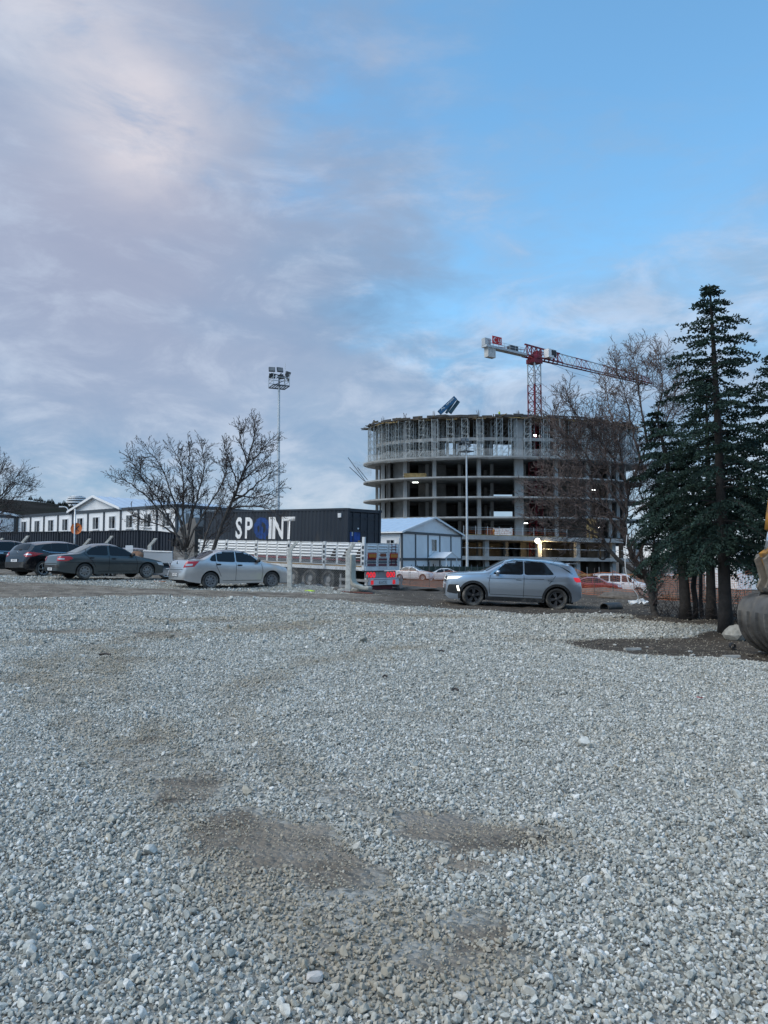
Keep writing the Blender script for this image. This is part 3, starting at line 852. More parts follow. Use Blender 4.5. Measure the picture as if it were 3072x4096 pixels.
def paint(name, c, metal=.6, rough=.28, dirt=(.2, .19, .17), damt=.25):
    return mat(name, c, rough, metal, var=.04, scale=1.5, dirt=dirt, damt=damt * .35, dscale=1.6, coat=1.0)
SILVER = paint('silver_paint', (.60, .61, .62), .7, .28, None)
BLUEGREY = paint('silver_blue_paint', (.46, .52, .59), .7, .28, None)
DGREEN = paint('dark_grey_green_paint', (.055, .072, .078), .5, .35, (.14, .135, .12), .4)
BLACKC = paint('black_paint', (.010, .011, .015), .3, .22, (.07, .07, .065), .3)
DTEAL = paint('dark_teal_paint', (.018, .028, .034), .4, .25, (.09, .09, .085), .3)
REDC = paint('red_paint', (.22, .015, .018), .3, .3)
WHITEC = paint('white_car_paint', (.68, .69, .70), .0, .35, damt=.2)
HEADL = emit('lit_headlamp', (1.0, .98, .92), .42)
DRL = emit('running_lamp', (1.0, .97, .85), 1.6)
TAILR = emit('lit_tail_lamp', (1.0, .04, .06), .22)

# --- silver blue crossover ---
def rails(t, body, bvh, X):
    for sg in (-1, 1):
        pts = []
        for s_ in np.linspace(1.95, 3.75, 10):
            h = bvh.ray_cast(Vector((X(s_), sg * .56, 4)), Vector((0, 0, -1)))
            e = .045 if 1.97 < s_ < 3.72 else .0
            pts.append((X(s_), sg * .575, h[0].z + e))
        MB().tube(pts, .014, 6).build('roof_rail', CHROME, t, R(40))
def spoiler(t, body, bvh, X):
    MB().box((X(3.98), 0, 1.455), (.26, 1.16, .028), ry=R(4)).build('spoiler', c_suv['paint'], t)
c_suv = dict(L=4.23, W=1.82, r=.335, axles=(.83, 3.42), paint=BLUEGREY, wheel='five_double', rim=.232, rim_mat=ALLOY_D, steer=R(14), arch_trim=True, tumble=.36, tw=.215,
    top=[(0, .62), (.03, .84), (.10, .97), (.35, 1.03), (.75, 1.07), (1.18, 1.105), (1.5, 1.29), (1.85, 1.475), (2.15, 1.535), (2.6, 1.552), (3.2, 1.535), (3.7, 1.48), (3.93, 1.435), (4.0, 1.33), (4.10, 1.12), (4.19, .95), (4.23, .7)],
    belt=[(0, .60), (.04, .80), (.14, .90), (.5, .95), (1.18, .995), (2.5, 1.0), (3.4, 1.025), (3.9, 1.05), (4.08, 1.0), (4.18, .9), (4.23, .66)],
    sill=[(0, .30), (.1, .21), (.45, .19), (1.2, .21), (3.1, .21), (3.8, .23), (4.1, .30), (4.23, .42)],
    nose=(.75, .24), tail=(.65, .17),
    side_windows=[[(1.40, 1.02), (1.86, 1.40), (2.12, 1.462), (2.36, 1.472), (2.36, 1.035)], [(2.40, 1.035), (2.40, 1.472), (3.02, 1.438), (3.33, 1.075)]],
    door_lines=[[(1.33, .42), (1.30, .75), (1.34, .99)], [(2.38, .36), (2.38, 1.03)], [(3.17, .80), (3.36, 1.04)], [(1.34, .40), (3.02, .40)]],
    handles=[(2.22, .90), (3.20, .915)], mirror=(1.58, 1.06),
    side_trim=[('window_trim', strip_poly([(1.34, 1.0), (1.84, 1.425), (2.12, 1.490), (2.5, 1.498), (3.05, 1.462), (3.5, 1.36), (3.90, 1.13)], .03), CHROME, .01),
               ('crease', strip_poly([(1.25, .895), (1.6, .89), (3.0, .93)], .012), DARK, .004),  # black strip paints the shade along the body crease
               ('sill_trim', [(1.26, .22), (2.98, .22), (3.0, .335), (1.24, .335)], BLACKP, .012)],
    windscreen=(1.24, 1.86, .62, .54), rear_glass_B=[(-.55, 1.16), (.55, 1.16), (.46, 1.40), (-.46, 1.40)],
    details=[('headlamp', 'F', [(.40, .77), (.84, .83), (.90, .905), (.42, .885)], HEADL, .008, R(14)),
             ('centre_grille', 'F', [(-.40, .72), (.40, .72), (.43, .88), (-.43, .88)], BLACKP, .006, 0),
             ('centre_lower_grille', 'F', [(-.46, .33), (.46, .33), (.50, .50), (-.50, .50)], BLACKP, .006, 0),
             ('fog_lamp_housing', 'F', round_poly([(.55, .40), (.80, .36), (.90, .50), (.84, .66), (.62, .64)], 3, .2), BLACKP, .008, R(20)),
             ('running_lamp', 'F', [(.82, .46), (.855, .46), (.845, .62), (.81, .62)], DRL, .016, R(20)),
             ('tail_lamp', 'B', [(.42, .90), (.80, .88), (.84, 1.02), (.44, 1.01)], TAILR, .008, R(-16)),
             ('tail_lamp_side', 'L', [(-1.86, .90), (-1.80, 1.015), (-2.02, 1.01), (-2.06, .90)], TAILR, .01, 0),
             ('tail_lamp_side', 'R', [(-1.86, .90), (-1.80, 1.015), (-2.02, 1.01), (-2.06, .90)], TAILR, .01, 0)],
    plates=[('34 ESL 34', 1, .575), ('34 ESL 34', -1, .72)], extra=[rails, spoiler])
def badge(face, z, y=0.0):
    def f(t, body, bvh, X):
        h = bvh.ray_cast(Vector((face * 5, y, z)), Vector((-face, 0, 0)))
        x = h[0].x + face * .008
        d = MB()
        d.prism([(0, .075), (.05, 0), (0, -.075), (-.05, 0)], 0, .012, axis='X')
        o = d.build('badge', CHROME, body); o.location = (x, y, z)
        MB().prism([(0, .032), (.02, 0), (0, -.032), (-.02, 0)], face * .013, face * .016, axis='X').build('badge_centre', DARK, body).location = (x, y, z)
    return f
def round_badge(face, z):
    def f(t, body, bvh, X):
        h = bvh.ray_cast(Vector((face * 5, 0, z)), Vector((-face, 0, 0)))
        MB().lathe([(.001, face*.012), (.055, face*.012), (.062, 0)], axis='X', n=18).build('badge', CHROME, body).location = (h[0].x + face*.004, 0, z)
    return f
c_suv['extra'].append(round_badge(1, .775))
LX = 4.02; LY = 24.75
make_car('crossover_car', 'silver-blue crossover with lit headlamps and roof rails turning in from the dirt track', c_suv, (LX, LY, .165), math.pi, 'cars on and around the gravel lot', pitch=R(-2.6))

# --- silver sedan ---
c_sym = dict(L=4.26, W=1.67, r=.305, axles=(.80, 3.27), paint=SILVER, wheel='cover', rim=.205, rim_mat=mat('wheel_cover', (.20, .20, .205), .5, .2, dirt=(.16, .15, .14), damt=.4, dscale=6), handle_mat=BLACKP, mirror_mat=BLACKP, tw=.185, tumble=.36,
    top=[(0, .48), (.03, .66), (.12, .79), (.4, .88), (.95, .99), (1.12, 1.03), (1.6, 1.30), (1.9, 1.405), (2.3, 1.44), (2.75, 1.425), (3.05, 1.36), (3.35, 1.21), (3.62, 1.09), (3.75, 1.07), (4.08, 1.055), (4.17, 1.02), (4.22, .85), (4.26, .60)],
    belt=[(0, .47), (.05, .64), (.14, .72), (.5, .80), (1.1, .90), (2.4, .935), (3.4, .985), (3.9, .985), (4.12, .96), (4.2, .8), (4.26, .57)],
    sill=[(0, .25), (.1, .20), (.5, .19), (1.2, .20), (2.9, .20), (3.7, .22), (4.05, .27), (4.26, .34)],
    side_windows=[[(1.30, .955), (1.72, 1.27), (1.97, 1.355), (2.26, 1.365), (2.26, .965)], [(2.31, .965), (2.31, 1.365), (2.72, 1.35), (3.02, 1.285), (3.02, .985)], [(3.05, .99), (3.05, 1.27), (3.20, 1.19), (3.30, 1.06), (3.24, 1.0)]],
    door_lines=[[(1.22, .34), (1.20, .66), (1.26, .93)], [(2.285, .30), (2.285, .95)], [(2.86, .45), (3.05, .80), (3.08, .98)], [(1.24, .30), (2.8, .30)]],
    handles=[(2.14, .855), (2.98, .885)], mirror=(1.42, .985),
    side_trim=[('fuel_flap', round_poly([(3.28, .80), (3.28, .95), (3.46, .95), (3.46, .80)], 3, .2), SILVER, .006)],
    windscreen=(1.16, 1.82, .60, .52), rear_glass_T=(3.60, 3.02, .56, .50),
    details=[('tail_lamp', 'B', [(.50, .76), (.80, .80), (.86, .985), (.60, .99)], REDL, .010, R(-22)),
             ('reversing_lamp', 'B', [(.60, .82), (.76, .835), (.77, .90), (.63, .90)], CLEARL, .016, R(-22)),
             ('headlamp', 'F', [(.42, .60), (.74, .64), (.78, .79), (.55, .76)], CLEARL, .008, R(28)),
             ('centre_boot_gap', 'B', strip_poly([(-.60, .70), (.60, .70)], .016), DARK, .006, 0),
             ('centre_boot_crease', 'B', strip_poly([(-.46, .76), (.46, .76)], .010), mat('shadow_line', (.2, .2, .21), .5), .004, 0)],  # grey strip paints the shadow line under the boot crease
    plates=[('34 CKY 445', -1, .52)], extra=[badge(-1, .93)])
def pos_by(px, Y): return gx(px, Y), Y
x, y = pos_by(922, 28.9)
make_car('sedan_car', 'silver four-door sedan with dark wheel covers parked beside the concrete fence post', c_sym, (x, y, H(x, y) - .03), R(37), 'cars on and around the gravel lot', pitch=R(.2))

# --- dark grey-green sedan ---
c_meg = dict(L=4.44, W=1.70, r=.305, axles=(.84, 3.42), paint=DGREEN, wheel='star', rim=.205, rim_mat=mat('dull_alloy', (.27, .26, .25), .5, .5, dirt=(.2, .18, .15), damt=.4, dscale=6), handle_mat=BLACKP, mirror_mat=BLACKP, tw=.185, tumble=.37,
    top=[(0, .45), (.04, .60), (.14, .70), (.5, .80), (1.0, .90), (1.25, .96), (1.75, 1.25), (2.05, 1.365), (2.4, 1.415), (2.8, 1.40), (3.1, 1.33), (3.45, 1.15), (3.72, 1.03), (3.9, 1.00), (4.25, .975), (4.36, .93), (4.41, .78), (4.44, .56)],
    belt=[(0, .44), (.05, .57), (.15, .65), (.6, .74), (1.2, .84), (2.5, .89), (3.5, .93), (4.1, .925), (4.32, .88), (4.39, .75), (4.44, .54)],
    sill=[(0, .26), (.1, .20), (.5, .19), (1.2, .20), (3.0, .20), (3.8, .22), (4.2, .27), (4.44, .33)],
    side_windows=[[(1.40, .90), (1.85, 1.21), (2.12, 1.315), (2.42, 1.335), (2.42, .92)], [(2.50, .925), (2.50, 1.335), (2.85, 1.315), (3.15, 1.215), (3.36, 1.04), (3.30, .955)]],
    door_lines=[[(1.30, .34), (1.28, .62), (1.36, .88)], [(2.46, .30), (2.46, .91)], [(2.98, .45), (3.15, .72), (3.45, 1.00), (3.30, 1.20)], [(1.32, .30), (2.9, .30)], [(1.0, .60), (4.2, .66)]],
    handles=[(2.28, .80), (3.16, .835)], mirror=(1.50, .93),
    windscreen=(1.30, 1.98, .60, .52), rear_glass_T=(3.72, 3.08, .58, .50), rear_glass_mat=mat('dusty_glass', (.20, .205, .20), .25, var=.2, scale=3),
    details=[('tail_lamp', 'B', round_poly([(.44, .72), (.80, .70), (.90, .80), (.84, .89), (.44, .88)], 3, .2), REDL, .010, R(-22)),
             ('reversing_lamp', 'B', [(.52, .765), (.74, .76), (.74, .81), (.52, .815)], CLEARL, .016, R(-22)),
             ('headlamp', 'F', [(.42, .50), (.74, .54), (.80, .66), (.55, .64)], CLEARL, .008, R(28)),
             ('centre_boot_trim', 'B', strip_poly([(-.42, .905), (.42, .905)], .022), CHROME, .010, 0),
             ('centre_boot_gap', 'B', strip_poly([(-.60, .62), (.60, .62)], .014), DARK, .006, 0),
             ('centre_bumper_strip', 'B', [(-.72, .44), (.72, .44), (.74, .56), (-.74, .56)], BLACKP, .008, 0)],
    plates=[('16 BY 70', -1, .40)], extra=[])
x, y = pos_by(428, 31.4)
make_car('sedan_car', 'dusty dark grey-green four-door sedan with star-shaped alloy wheels', c_meg, (x, y, .905), R(43), 'cars on and around the gravel lot')

# --- black hatchback ---
c_c4 = dict(L=4.33, W=1.79, r=.325, axles=(.93, 3.54), paint=BLACKC, wheel='blade', rim=.235, rim_mat=mat('machined_alloy', (.6, .61, .62), .25, .9, var=.1), tw=.21, tumble=.36,
    top=[(0, .50), (.04, .70), (.14, .82), (.5, .93), (.95, 1.02), (1.15, 1.07), (1.65, 1.33), (1.95, 1.44), (2.3, 1.485), (2.8, 1.49), (3.3, 1.46), (3.7, 1.41), (3.88, 1.37), (3.98, 1.26), (4.14, 1.05), (4.22, .95), (4.28, .82), (4.33, .58)],
    belt=[(0, .48), (.05, .68), (.14, .76), (.5, .85), (1.1, .93), (2.5, .97), (3.4, 1.01), (3.95, 1.04), (4.14, .98), (4.24, .86), (4.33, .56)],
    sill=[(0, .26), (.1, .20), (.5, .19), (1.2, .20), (3.0, .20), (3.8, .22), (4.15, .27), (4.33, .36)],
    side_windows=[[(1.35, 1.0), (1.80, 1.31), (2.05, 1.40), (2.35, 1.42), (2.35, 1.01)], [(2.40, 1.01), (2.40, 1.42), (2.9, 1.41), (3.12, 1.39), (3.12, 1.03)], [(3.16, 1.035), (3.16, 1.385), (3.45, 1.31), (3.62, 1.16), (3.5, 1.06)]],
    door_lines=[[(1.27, .36), (1.25, .66), (1.32, .96)], [(2.375, .30), (2.375, 1.0)], [(3.0, .45), (3.2, .80), (3.26, 1.02)]],
    handles=[(2.22, .90), (3.08, .92)], mirror=(1.50, 1.03),
    side_trim=[('window_trim', strip_poly([(1.6, .985), (2.6, .99), (3.3, 1.01), (3.58, 1.09)], .02), CHROME, .012)],
    windscreen=(1.22, 1.90, .64, .54), rear_glass_B=[(-.56, 1.10), (.56, 1.10), (.47, 1.36), (-.47, 1.36)],
    details=[('tail_lamp', 'B', [(.42, .88), (.62, .80), (.86, .84), (1.02, .95), (.80, 1.01), (.56, 1.0)], REDL, .010, R(-26)),
             ('reversing_lamp', 'B', [(.44, .885), (.60, .875), (.78, .88), (.74, .935), (.56, .94)], CLEARL, .016, R(-26)),
             ('headlamp', 'F', [(.42, .64), (.80, .70), (.84, .84), (.55, .78)], CLEARL, .008, R(28)),
             ('centre_bumper_trim', 'B', strip_poly([(-.62, .36), (.62, .36)], .022), CHROME, .012, 0),
             ('centre_lower_bumper', 'B', [(-.70, .38), (.70, .38), (.72, .60), (-.72, .60)], BLACKP, .008, 0),
             ('centre_wiper', 'B', [(-.16, 1.09), (.05, 1.09), (.05, 1.125), (-.16, 1.12)], DARK, .02, 0)],
    plates=[('34 VJ 75', -1, .66)], extra=[badge(-1, .98)])
x, y = pos_by(250, 33.8)
make_car('hatchback_car', 'black hatchback with polished blade-spoke wheels parked behind the dark sedan', c_c4, (x, y, .97), R(55), 'cars on and around the gravel lot')

# --- the dark estate cut by the edge of the picture ---
c_est = dict(c_c4); c_est.update(L=4.55, paint=DTEAL, wheel='star', rim=.215, rim_mat=ALLOY, axles=(.93, 3.62), plates=[], extra=[],
    top=[(0, .50), (.04, .70), (.14, .82), (.5, .93), (.95, 1.02), (1.15, 1.07), (1.65, 1.33), (1.95, 1.45), (2.3, 1.51), (2.8, 1.52), (3.5, 1.50), (4.0, 1.44), (4.15, 1.35), (4.36, 1.05), (4.46, .9), (4.55, .58)],
    belt=[(0, .48), (.05, .68), (.14, .76), (.5, .85), (1.1, .93), (2.5, .97), (3.4, 1.0), (4.2, 1.02), (4.38, .95), (4.46, .84), (4.55, .56)],
    sill=[(0, .26), (.1, .20), (.5, .19), (1.2, .20), (3.0, .20), (3.8, .22), (4.3, .27), (4.55, .36)],
    side_windows=[[(1.35, 1.0), (1.80, 1.32), (2.05, 1.41), (2.38, 1.44), (2.38, 1.01)], [(2.43, 1.01), (2.43, 1.44), (3.25, 1.43), (3.25, 1.03)], [(3.30, 1.035), (3.30, 1.42), (3.85, 1.36), (3.98, 1.10)]],
    rear_glass_B=[(-.56, 1.10), (.56, 1.10), (.47, 1.38), (-.47, 1.38)], handle_mat=CHROME)
x, y = gx(40, 35.6), 35.6
make_car('estate_car', 'dark teal estate car cut by the left edge of the photo', c_est, (x, y, 1.04), R(52), 'cars on and around the gravel lot')

# --- car behind the sedan with its boot lid up ---
def lid(t, body, bvh, X):
    o = MB().box((0, 0, 0), (1.15, 1.3, .05)).build('boot_lid', DTEAL, t); o.location = (X(4.25), 0, 1.60); o.rotation_euler = (0, R(-6), 0)
c_lid = dict(c_c4); c_lid.update(paint=DTEAL, plates=[], extra=[lid], wheel='star', rim=.215)
x, y = gx(560, 37.5), 37.5
make_car('hatchback_car', 'dark hatchback with its boot lid raised behind the grey-green sedan', c_lid, (x, y, H(x, y) - .05), R(20), 'cars on and around the gravel lot')

# --- cars beyond the orange fence ---
c_red = dict(c_sym); c_red.update(paint=REDC, wheel='star', plates=[], extra=[], handle_mat=REDC, mirror_mat=REDC, rim_mat=ALLOY)
x, y = gx(2375, 62), 62
make_car('sedan_car', 'dark red sedan parked beyond the orange mesh fence', c_red, (x, y, -1.12), R(-14), 'cars parked by the building site')
c_w = dict(c_red); c_w.update(paint=WHITEC, handle_mat=WHITEC, mirror_mat=WHITEC)
x, y = gx(1768, 86), 86
make_car('sedan_car', 'white sedan parked in front of the dark green site fence', c_w, (x, y, H(x, y)), R(180), 'cars parked by the building site')
x, y = gx(1650, 80), 80
make_car('sedan_car', 'white sedan parked just past the tail of the lorry', dict(c_w), (x, y, H(x, y)), R(-20), 'cars parked by the building site')
c_dk = dict(c_w); c_dk.update(paint=DGREEN)
x, y = gx(1905, 92), 92
make_car('sedan_car', 'dark sedan showing only its roof above the crossover bonnet', c_dk, (x, y, H(x, y)), R(172), 'cars parked by the building site')
c_van = dict(L=4.38, W=1.81, r=.32, axles=(.92, 3.65), paint=WHITEC, wheel='five_double', rim=.21, rim_mat=ALLOY, tw=.2, tumble=.2,
    top=[(0, .55), (.05, .80), (.2, .93), (.7, 1.05), (1.0, 1.12), (1.5, 1.50), (1.8, 1.70), (2.1, 1.78), (3.0, 1.80), (4.0, 1.79), (4.2, 1.74), (4.32, 1.3), (4.36, 1.0), (4.38, .6)],
    belt=[(0, .52), (.06, .75), (.2, .83), (.7, .92), (1.1, 1.0), (2.5, 1.06), (4.1, 1.10), (4.3, 1.05), (4.36, .9), (4.38, .58)],
    sill=[(0, .28), (.1, .22), (1.2, .22), (3.2, .22), (4.1, .26), (4.38, .32)],
    side_windows=[[(1.25, 1.06), (1.68, 1.50), (1.95, 1.62), (2.25, 1.64), (2.25, 1.09)], [(2.36, 1.09), (2.36, 1.64), (3.2, 1.65), (3.2, 1.10)], [(3.3, 1.12), (3.3, 1.65), (4.02, 1.62), (4.08, 1.14)]],
    door_lines=[[(2.30, .34), (2.30, 1.05)], [(3.26, .5), (3.26, 1.05)]], handles=[(2.14, .95)], mirror=(1.40, 1.12), handle_mat=BLACKP,
    windscreen=(1.08, 1.74, .66, .60), rear_glass_B=[(-.6, 1.12), (.6, 1.12), (.55, 1.6), (-.55, 1.6)],
    details=[('headlamp', 'F', [(.45, .72), (.82, .76), (.84, .92), (.6, .88)], CLEARL, .008, R(28)), ('centre_grille', 'F', [(-.5, .4), (.5, .4), (.5, .62), (-.5, .62)], BLACKP, .006, 0)])
x, y = gx(2490, 66), 66
make_car('van_car', 'white passenger van parked behind the red sedan', c_van, (x, y, -1.3), R(-22), 'cars parked by the building site')
# ------------------------------------------------------------------ round concrete building under construction
def wbuild(mb, name, m, parent, smooth=False, kind=None):
    """vertices given in world space, stored relative to an unrotated thing"""
    L_ = parent.location if parent.parent is None else parent.parent.location
    mb.v = [(a - L_[0], b - L_[1], c - L_[2]) for a, b, c in mb.v]
    return mb.build(name, m, parent, smooth, kind)

EC, EA, EB, ER = Vector((30.6, 195.2, 0)), 36.0, 19.2, R(7)
def ell(th, d=0.0):
    x, y = (EA - d) * math.cos(th), (EB - d) * math.sin(th)
    return Vector((EC.x + x * math.cos(ER) - y * math.sin(ER), EC.y + x * math.sin(ER) + y * math.cos(ER), 0))
def ell_front(px, d):
    best = min(np.linspace(math.pi, 2 * math.pi, 721), key=lambda t_: abs(CX + F * ell(t_, d).x / ell(t_, d).y - px))
    return best
TOPS = [11.6, 16.25, 20.9, 25.6]
bld = thing('concrete_building', 'round multi-storey concrete shell under construction with open floors', 'building', (28, 195, -2.2))
NSEG = 96
def ring(d): return [(ell(2*math.pi*k/NSEG, d).x, ell(2*math.pi*k/NSEG, d).y) for k in range(NSEG)]
for z in TOPS:
    s_ = wbuild(MB().prism(ring(0), z - .34, z), 'floor_slab', CONC, bld)
SOFF = mat('slab_soffit', (.17, .17, .168), .95, var=.2, scale=.5)
col_me = MB().box((0, 0, 0), (.78, .78, 1)).mesh('column', CONC)
pier_me = MB().box((0, 0, 0), (2.1, .8, 1)).mesh('column', CONC)
def column(x, y, z0, z1, me=col_me, rz=0.0):
    o = mobj('column', me, bld); o.location = (x - 28, y - 195, (z0 + z1) / 2 + 2.2); o.scale = (1, 1, z1 - z0); o.rotation_euler = (0, 0, rz)
front = [(1531, 3.4), (1620, 3.4), (1739, 3.4), (1917, 3.4), (2077, 3.4), (2225, 3.4), (2352, 3.4), (2440, 3.4), (2500, 3.4)]
levels = [(7.1, 11.26), (11.6, 15.91), (16.25, 20.56), (20.9, 25.26)]
cols = []
for px, d in front:
    p = ell(ell_front(px, d), d); cols.append((p.x, p.y, px == 2077))
back = [ell(t_, 3.4) for t_ in np.linspace(.12, math.pi - .12, 9)]
inner = [(EC.x + u, EC.y + v) for u in (-20, -12, -4, 4, 12, 20, 27) for v in (-6, 6)]
for z0, z1 in levels + [(25.6, 29.6), (30.35, 34.6)]:
    for x, y, pier in cols: column(x, y, z0, z1, pier_me if pier else col_me, ER if pier else .2)
    for p in back: column(p.x, p.y, z0, z1)
for z0, z1 in levels + [(25.6, 34.6)]:
    for x, y in inner: column(x, y, z0, z1)
# lift cores and shear walls
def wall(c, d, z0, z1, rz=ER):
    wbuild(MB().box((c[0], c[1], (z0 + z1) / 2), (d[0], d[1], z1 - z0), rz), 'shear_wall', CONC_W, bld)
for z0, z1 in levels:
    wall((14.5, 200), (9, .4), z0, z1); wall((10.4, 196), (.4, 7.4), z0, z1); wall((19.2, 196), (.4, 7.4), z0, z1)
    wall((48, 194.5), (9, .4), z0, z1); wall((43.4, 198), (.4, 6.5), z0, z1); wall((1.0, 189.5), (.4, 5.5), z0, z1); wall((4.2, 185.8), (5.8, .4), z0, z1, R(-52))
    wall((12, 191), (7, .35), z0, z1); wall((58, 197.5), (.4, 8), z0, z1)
SHADE_W = mat('dark_interior_shade', (.035, .034, .034), .85, var=.4, scale=.4)  # near-black wall colour paints in the shade inside the top storey
# enclosing walls at the back, open where the sky shows through
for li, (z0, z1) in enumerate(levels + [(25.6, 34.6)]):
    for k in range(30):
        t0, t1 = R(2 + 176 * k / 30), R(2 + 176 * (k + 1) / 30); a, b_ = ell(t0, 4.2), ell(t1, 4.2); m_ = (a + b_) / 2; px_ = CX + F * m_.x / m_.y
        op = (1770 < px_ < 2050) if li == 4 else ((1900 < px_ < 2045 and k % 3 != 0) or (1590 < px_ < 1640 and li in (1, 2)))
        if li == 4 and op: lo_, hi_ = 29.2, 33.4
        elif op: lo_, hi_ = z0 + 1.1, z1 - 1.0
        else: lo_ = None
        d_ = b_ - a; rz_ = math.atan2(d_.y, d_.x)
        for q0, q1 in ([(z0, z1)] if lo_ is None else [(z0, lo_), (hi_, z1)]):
            wbuild(MB().box((m_.x, m_.y, (q0 + q1) / 2), (d_.length + .02, .35, q1 - q0), rz_), 'infill_wall', CONC_W if li < 4 else SHADE_W, bld)
# ring beam half way up the tall top storey
rb = MB(); o1, i1 = ring(3.1), ring(3.75)
for k in range(NSEG):
    k2 = (k + 1) % NSEG
    a = 2*math.pi*k/NSEG
    if R(318) < a < R(352): continue
    pts = [(*o1[k], 29.6), (*o1[k2], 29.6), (*i1[k2], 29.6), (*i1[k], 29.6), (*o1[k], 30.35), (*o1[k2], 30.35), (*i1[k2], 30.35), (*i1[k], 30.35)]
    rb.add(pts, [(0, 3, 2, 1), (4, 5, 6, 7), (0, 1, 5, 4), (2, 3, 7, 6), (1, 2, 6, 5), (3, 0, 4, 7)])
wbuild(rb, 'ring_beam', CONC, bld)
# timber formwork deck with ragged boards round its rim
WOOD = mat('formwork_timber', (.10, .078, .055), .9, var=.4, scale=1.2, dirt=(.045, .04, .036), damt=.5, dscale=.8)
WOODY = mat('yellow_timber', (.28, .20, .085), .85, var=.35, scale=1.5)
PLY = mat('plywood_edge', (.055, .052, .05), .8, var=.5, scale=.6)
deck = wbuild(MB().prism(ring(1.5), 34.65, 35.0), 'formwork_deck', WOOD, bld)
rg = random.Random(11)
pl_me = [MB().box((0, 0, 0), d).mesh('plank', m) for d, m in (((3.2, .22, .10), WOOD), ((2.6, .16, .16), WOODY), ((2.4, .12, .5), PLY), ((3.6, .2, .08), WOODY))]
for k in range(170):
    th = math.pi * .94 + math.pi * 1.12 * k / 170 + rg.uniform(-.01, .01); p = ell(th, rg.uniform(.7, 2.0)); tang = (ell(th + .01) - ell(th))
    ty = rg.choice((0, 0, 1, 2, 2, 3)); o = mobj('plank', pl_me[ty], deck)
    ang = math.atan2(tang.y, tang.x)
    if ty in (0, 3): ang += math.pi / 2 + rg.uniform(-.5, .5)
    o.location = (p.x - 28, p.y - 195, {0: 34.55, 1: 34.5, 2: 35.2, 3: 35.08}[ty] + 2.2 + rg.uniform(-.16, .12)); o.rotation_euler = (rg.uniform(-.06, .06), rg.uniform(-.05, .05), ang)
REBAR = mat('rebar', (.10, .075, .065), .8, var=.3)
for x, y, pier in cols:
    b = MB()
    for k in range(7): b.bar((x + rg.uniform(-.45, .45), y + rg.uniform(-.3, .3), 35.0), (x + rg.uniform(-.5, .5), y, 36.4 + rg.uniform(0, .6)), .05)
    wbuild(b, 'rebar_starter', REBAR, bld)
# podium: two lower storeys with a straight front
A_ = Vector((gx(1800, 164), 164, 0)); B_ = Vector((gx(2760, 188), 188, 0)); ux = (B_ - A_).normalized(); uy = Vector((-ux.y, ux.x, 0)); PL_ = (B_ - A_).length
def pod(u, v, z): p = A_ + ux * u + uy * v; return (p.x, p.y, z - .011 * u)
def podbox(u0, u1, v0, v1, z0, z1):
    c = [pod(u, v, z) for z in (z0, z1) for u, v in ((u0, v0), (u1, v0), (u1, v1), (u0, v1))]
    return MB().add(c, [(0, 3, 2, 1), (4, 5, 6, 7), (0, 1, 5, 4), (1, 2, 6, 5), (2, 3, 7, 6), (3, 0, 4, 7)])
wbuild(podbox(-12, PL_, 0, 42, 6.15, 7.1), 'podium_slab', CONC, bld)
wbuild(podbox(-12, PL_, 0, 42, 1.75, 2.55), 'podium_slab', CONC, bld)
def upx(px):
    return min(np.linspace(-12, PL_, 900), key=lambda u: abs(CX + F * pod(u, 0, 0)[0] / pod(u, 0, 0)[1] - px))
for px in (1956, 2168, 2323, 2466, 2560, 2640, 2720):
    u = upx(px)
    for z0, z1 in ((-3, 1.75), (2.55, 6.15)):
        wbuild(podbox(u - .5, u + .5, 1.0, 2.0, z0, z1), 'column', CONC, bld)
        wbuild(podbox(u - 3.6, u - 2.8, 10, 10.8, z0, z1), 'column', CONC, bld)
        wbuild(podbox(u - 5.4, u - 4.6, 20, 20.8, z0, z1), 'column', CONC, bld)
for u0, u1, v in ((14, 30, 26), (36, 60, 24), (2, 10, 30), (26, 34, 14), (44, 52, 12)):
    for z0, z1 in ((-3, 1.75), (2.55, 6.15)): wbuild(podbox(u0, u1, v, v + .4, z0, z1), 'shear_wall', CONC_W, bld)
for z0, z1 in ((-3, 1.75), (2.55, 6.15)): wbuild(podbox(-12, PL_, 41, 41.4, z0, z1), 'shear_wall', CONC_W, bld)
# orange guard rail on the podium edge
ORN = mat('orange_net', (.42, .12, .04), .8, var=.25, scale=3)
gr = thing('guard_rail', 'thin guard rail with orange net along the podium edge of the concrete building', 'railing', pod(4, .5, 7.1))
u0, u1 = upx(1858), upx(2272)
for k in range(10):
    u = u0 + (u1 - u0) * k / 9; b = MB().bar(pod(u, .4, 7.1), pod(u, .4, 9.1), .10); wbuild(b, 'post', GALV, gr)
for zz in (.5, .9, 1.3, 1.7): wbuild(MB().bar(pod(u0, .4, 7.1 + zz), pod(u1, .4, 7.1 + zz), .045), 'rail', ORN if zz < 1 else GALV, gr)
wbuild(MB().bar(pod(u0, .3, 7.18), pod(u1, .3, 7.18), .5, .14), 'toe_board', WOODY, gr)
nt_ = MB().add([pod(upx(1950), .6, 7.2), pod(upx(2060), .6, 7.2), pod(upx(2060), .6, 8.7), pod(upx(1950), .6, 8.7)], [(0, 1, 2, 3)])
wbuild(nt_, 'safety_net', netmat('orange_safety_net', (.40, .11, .05), .75, 3), gr)
wbuild(MB().bar(pod(upx(1840), .3, 4.35), pod(upx(2640), .3, 4.35), .07), 'guard_cable', WHITEPAINT, bld)
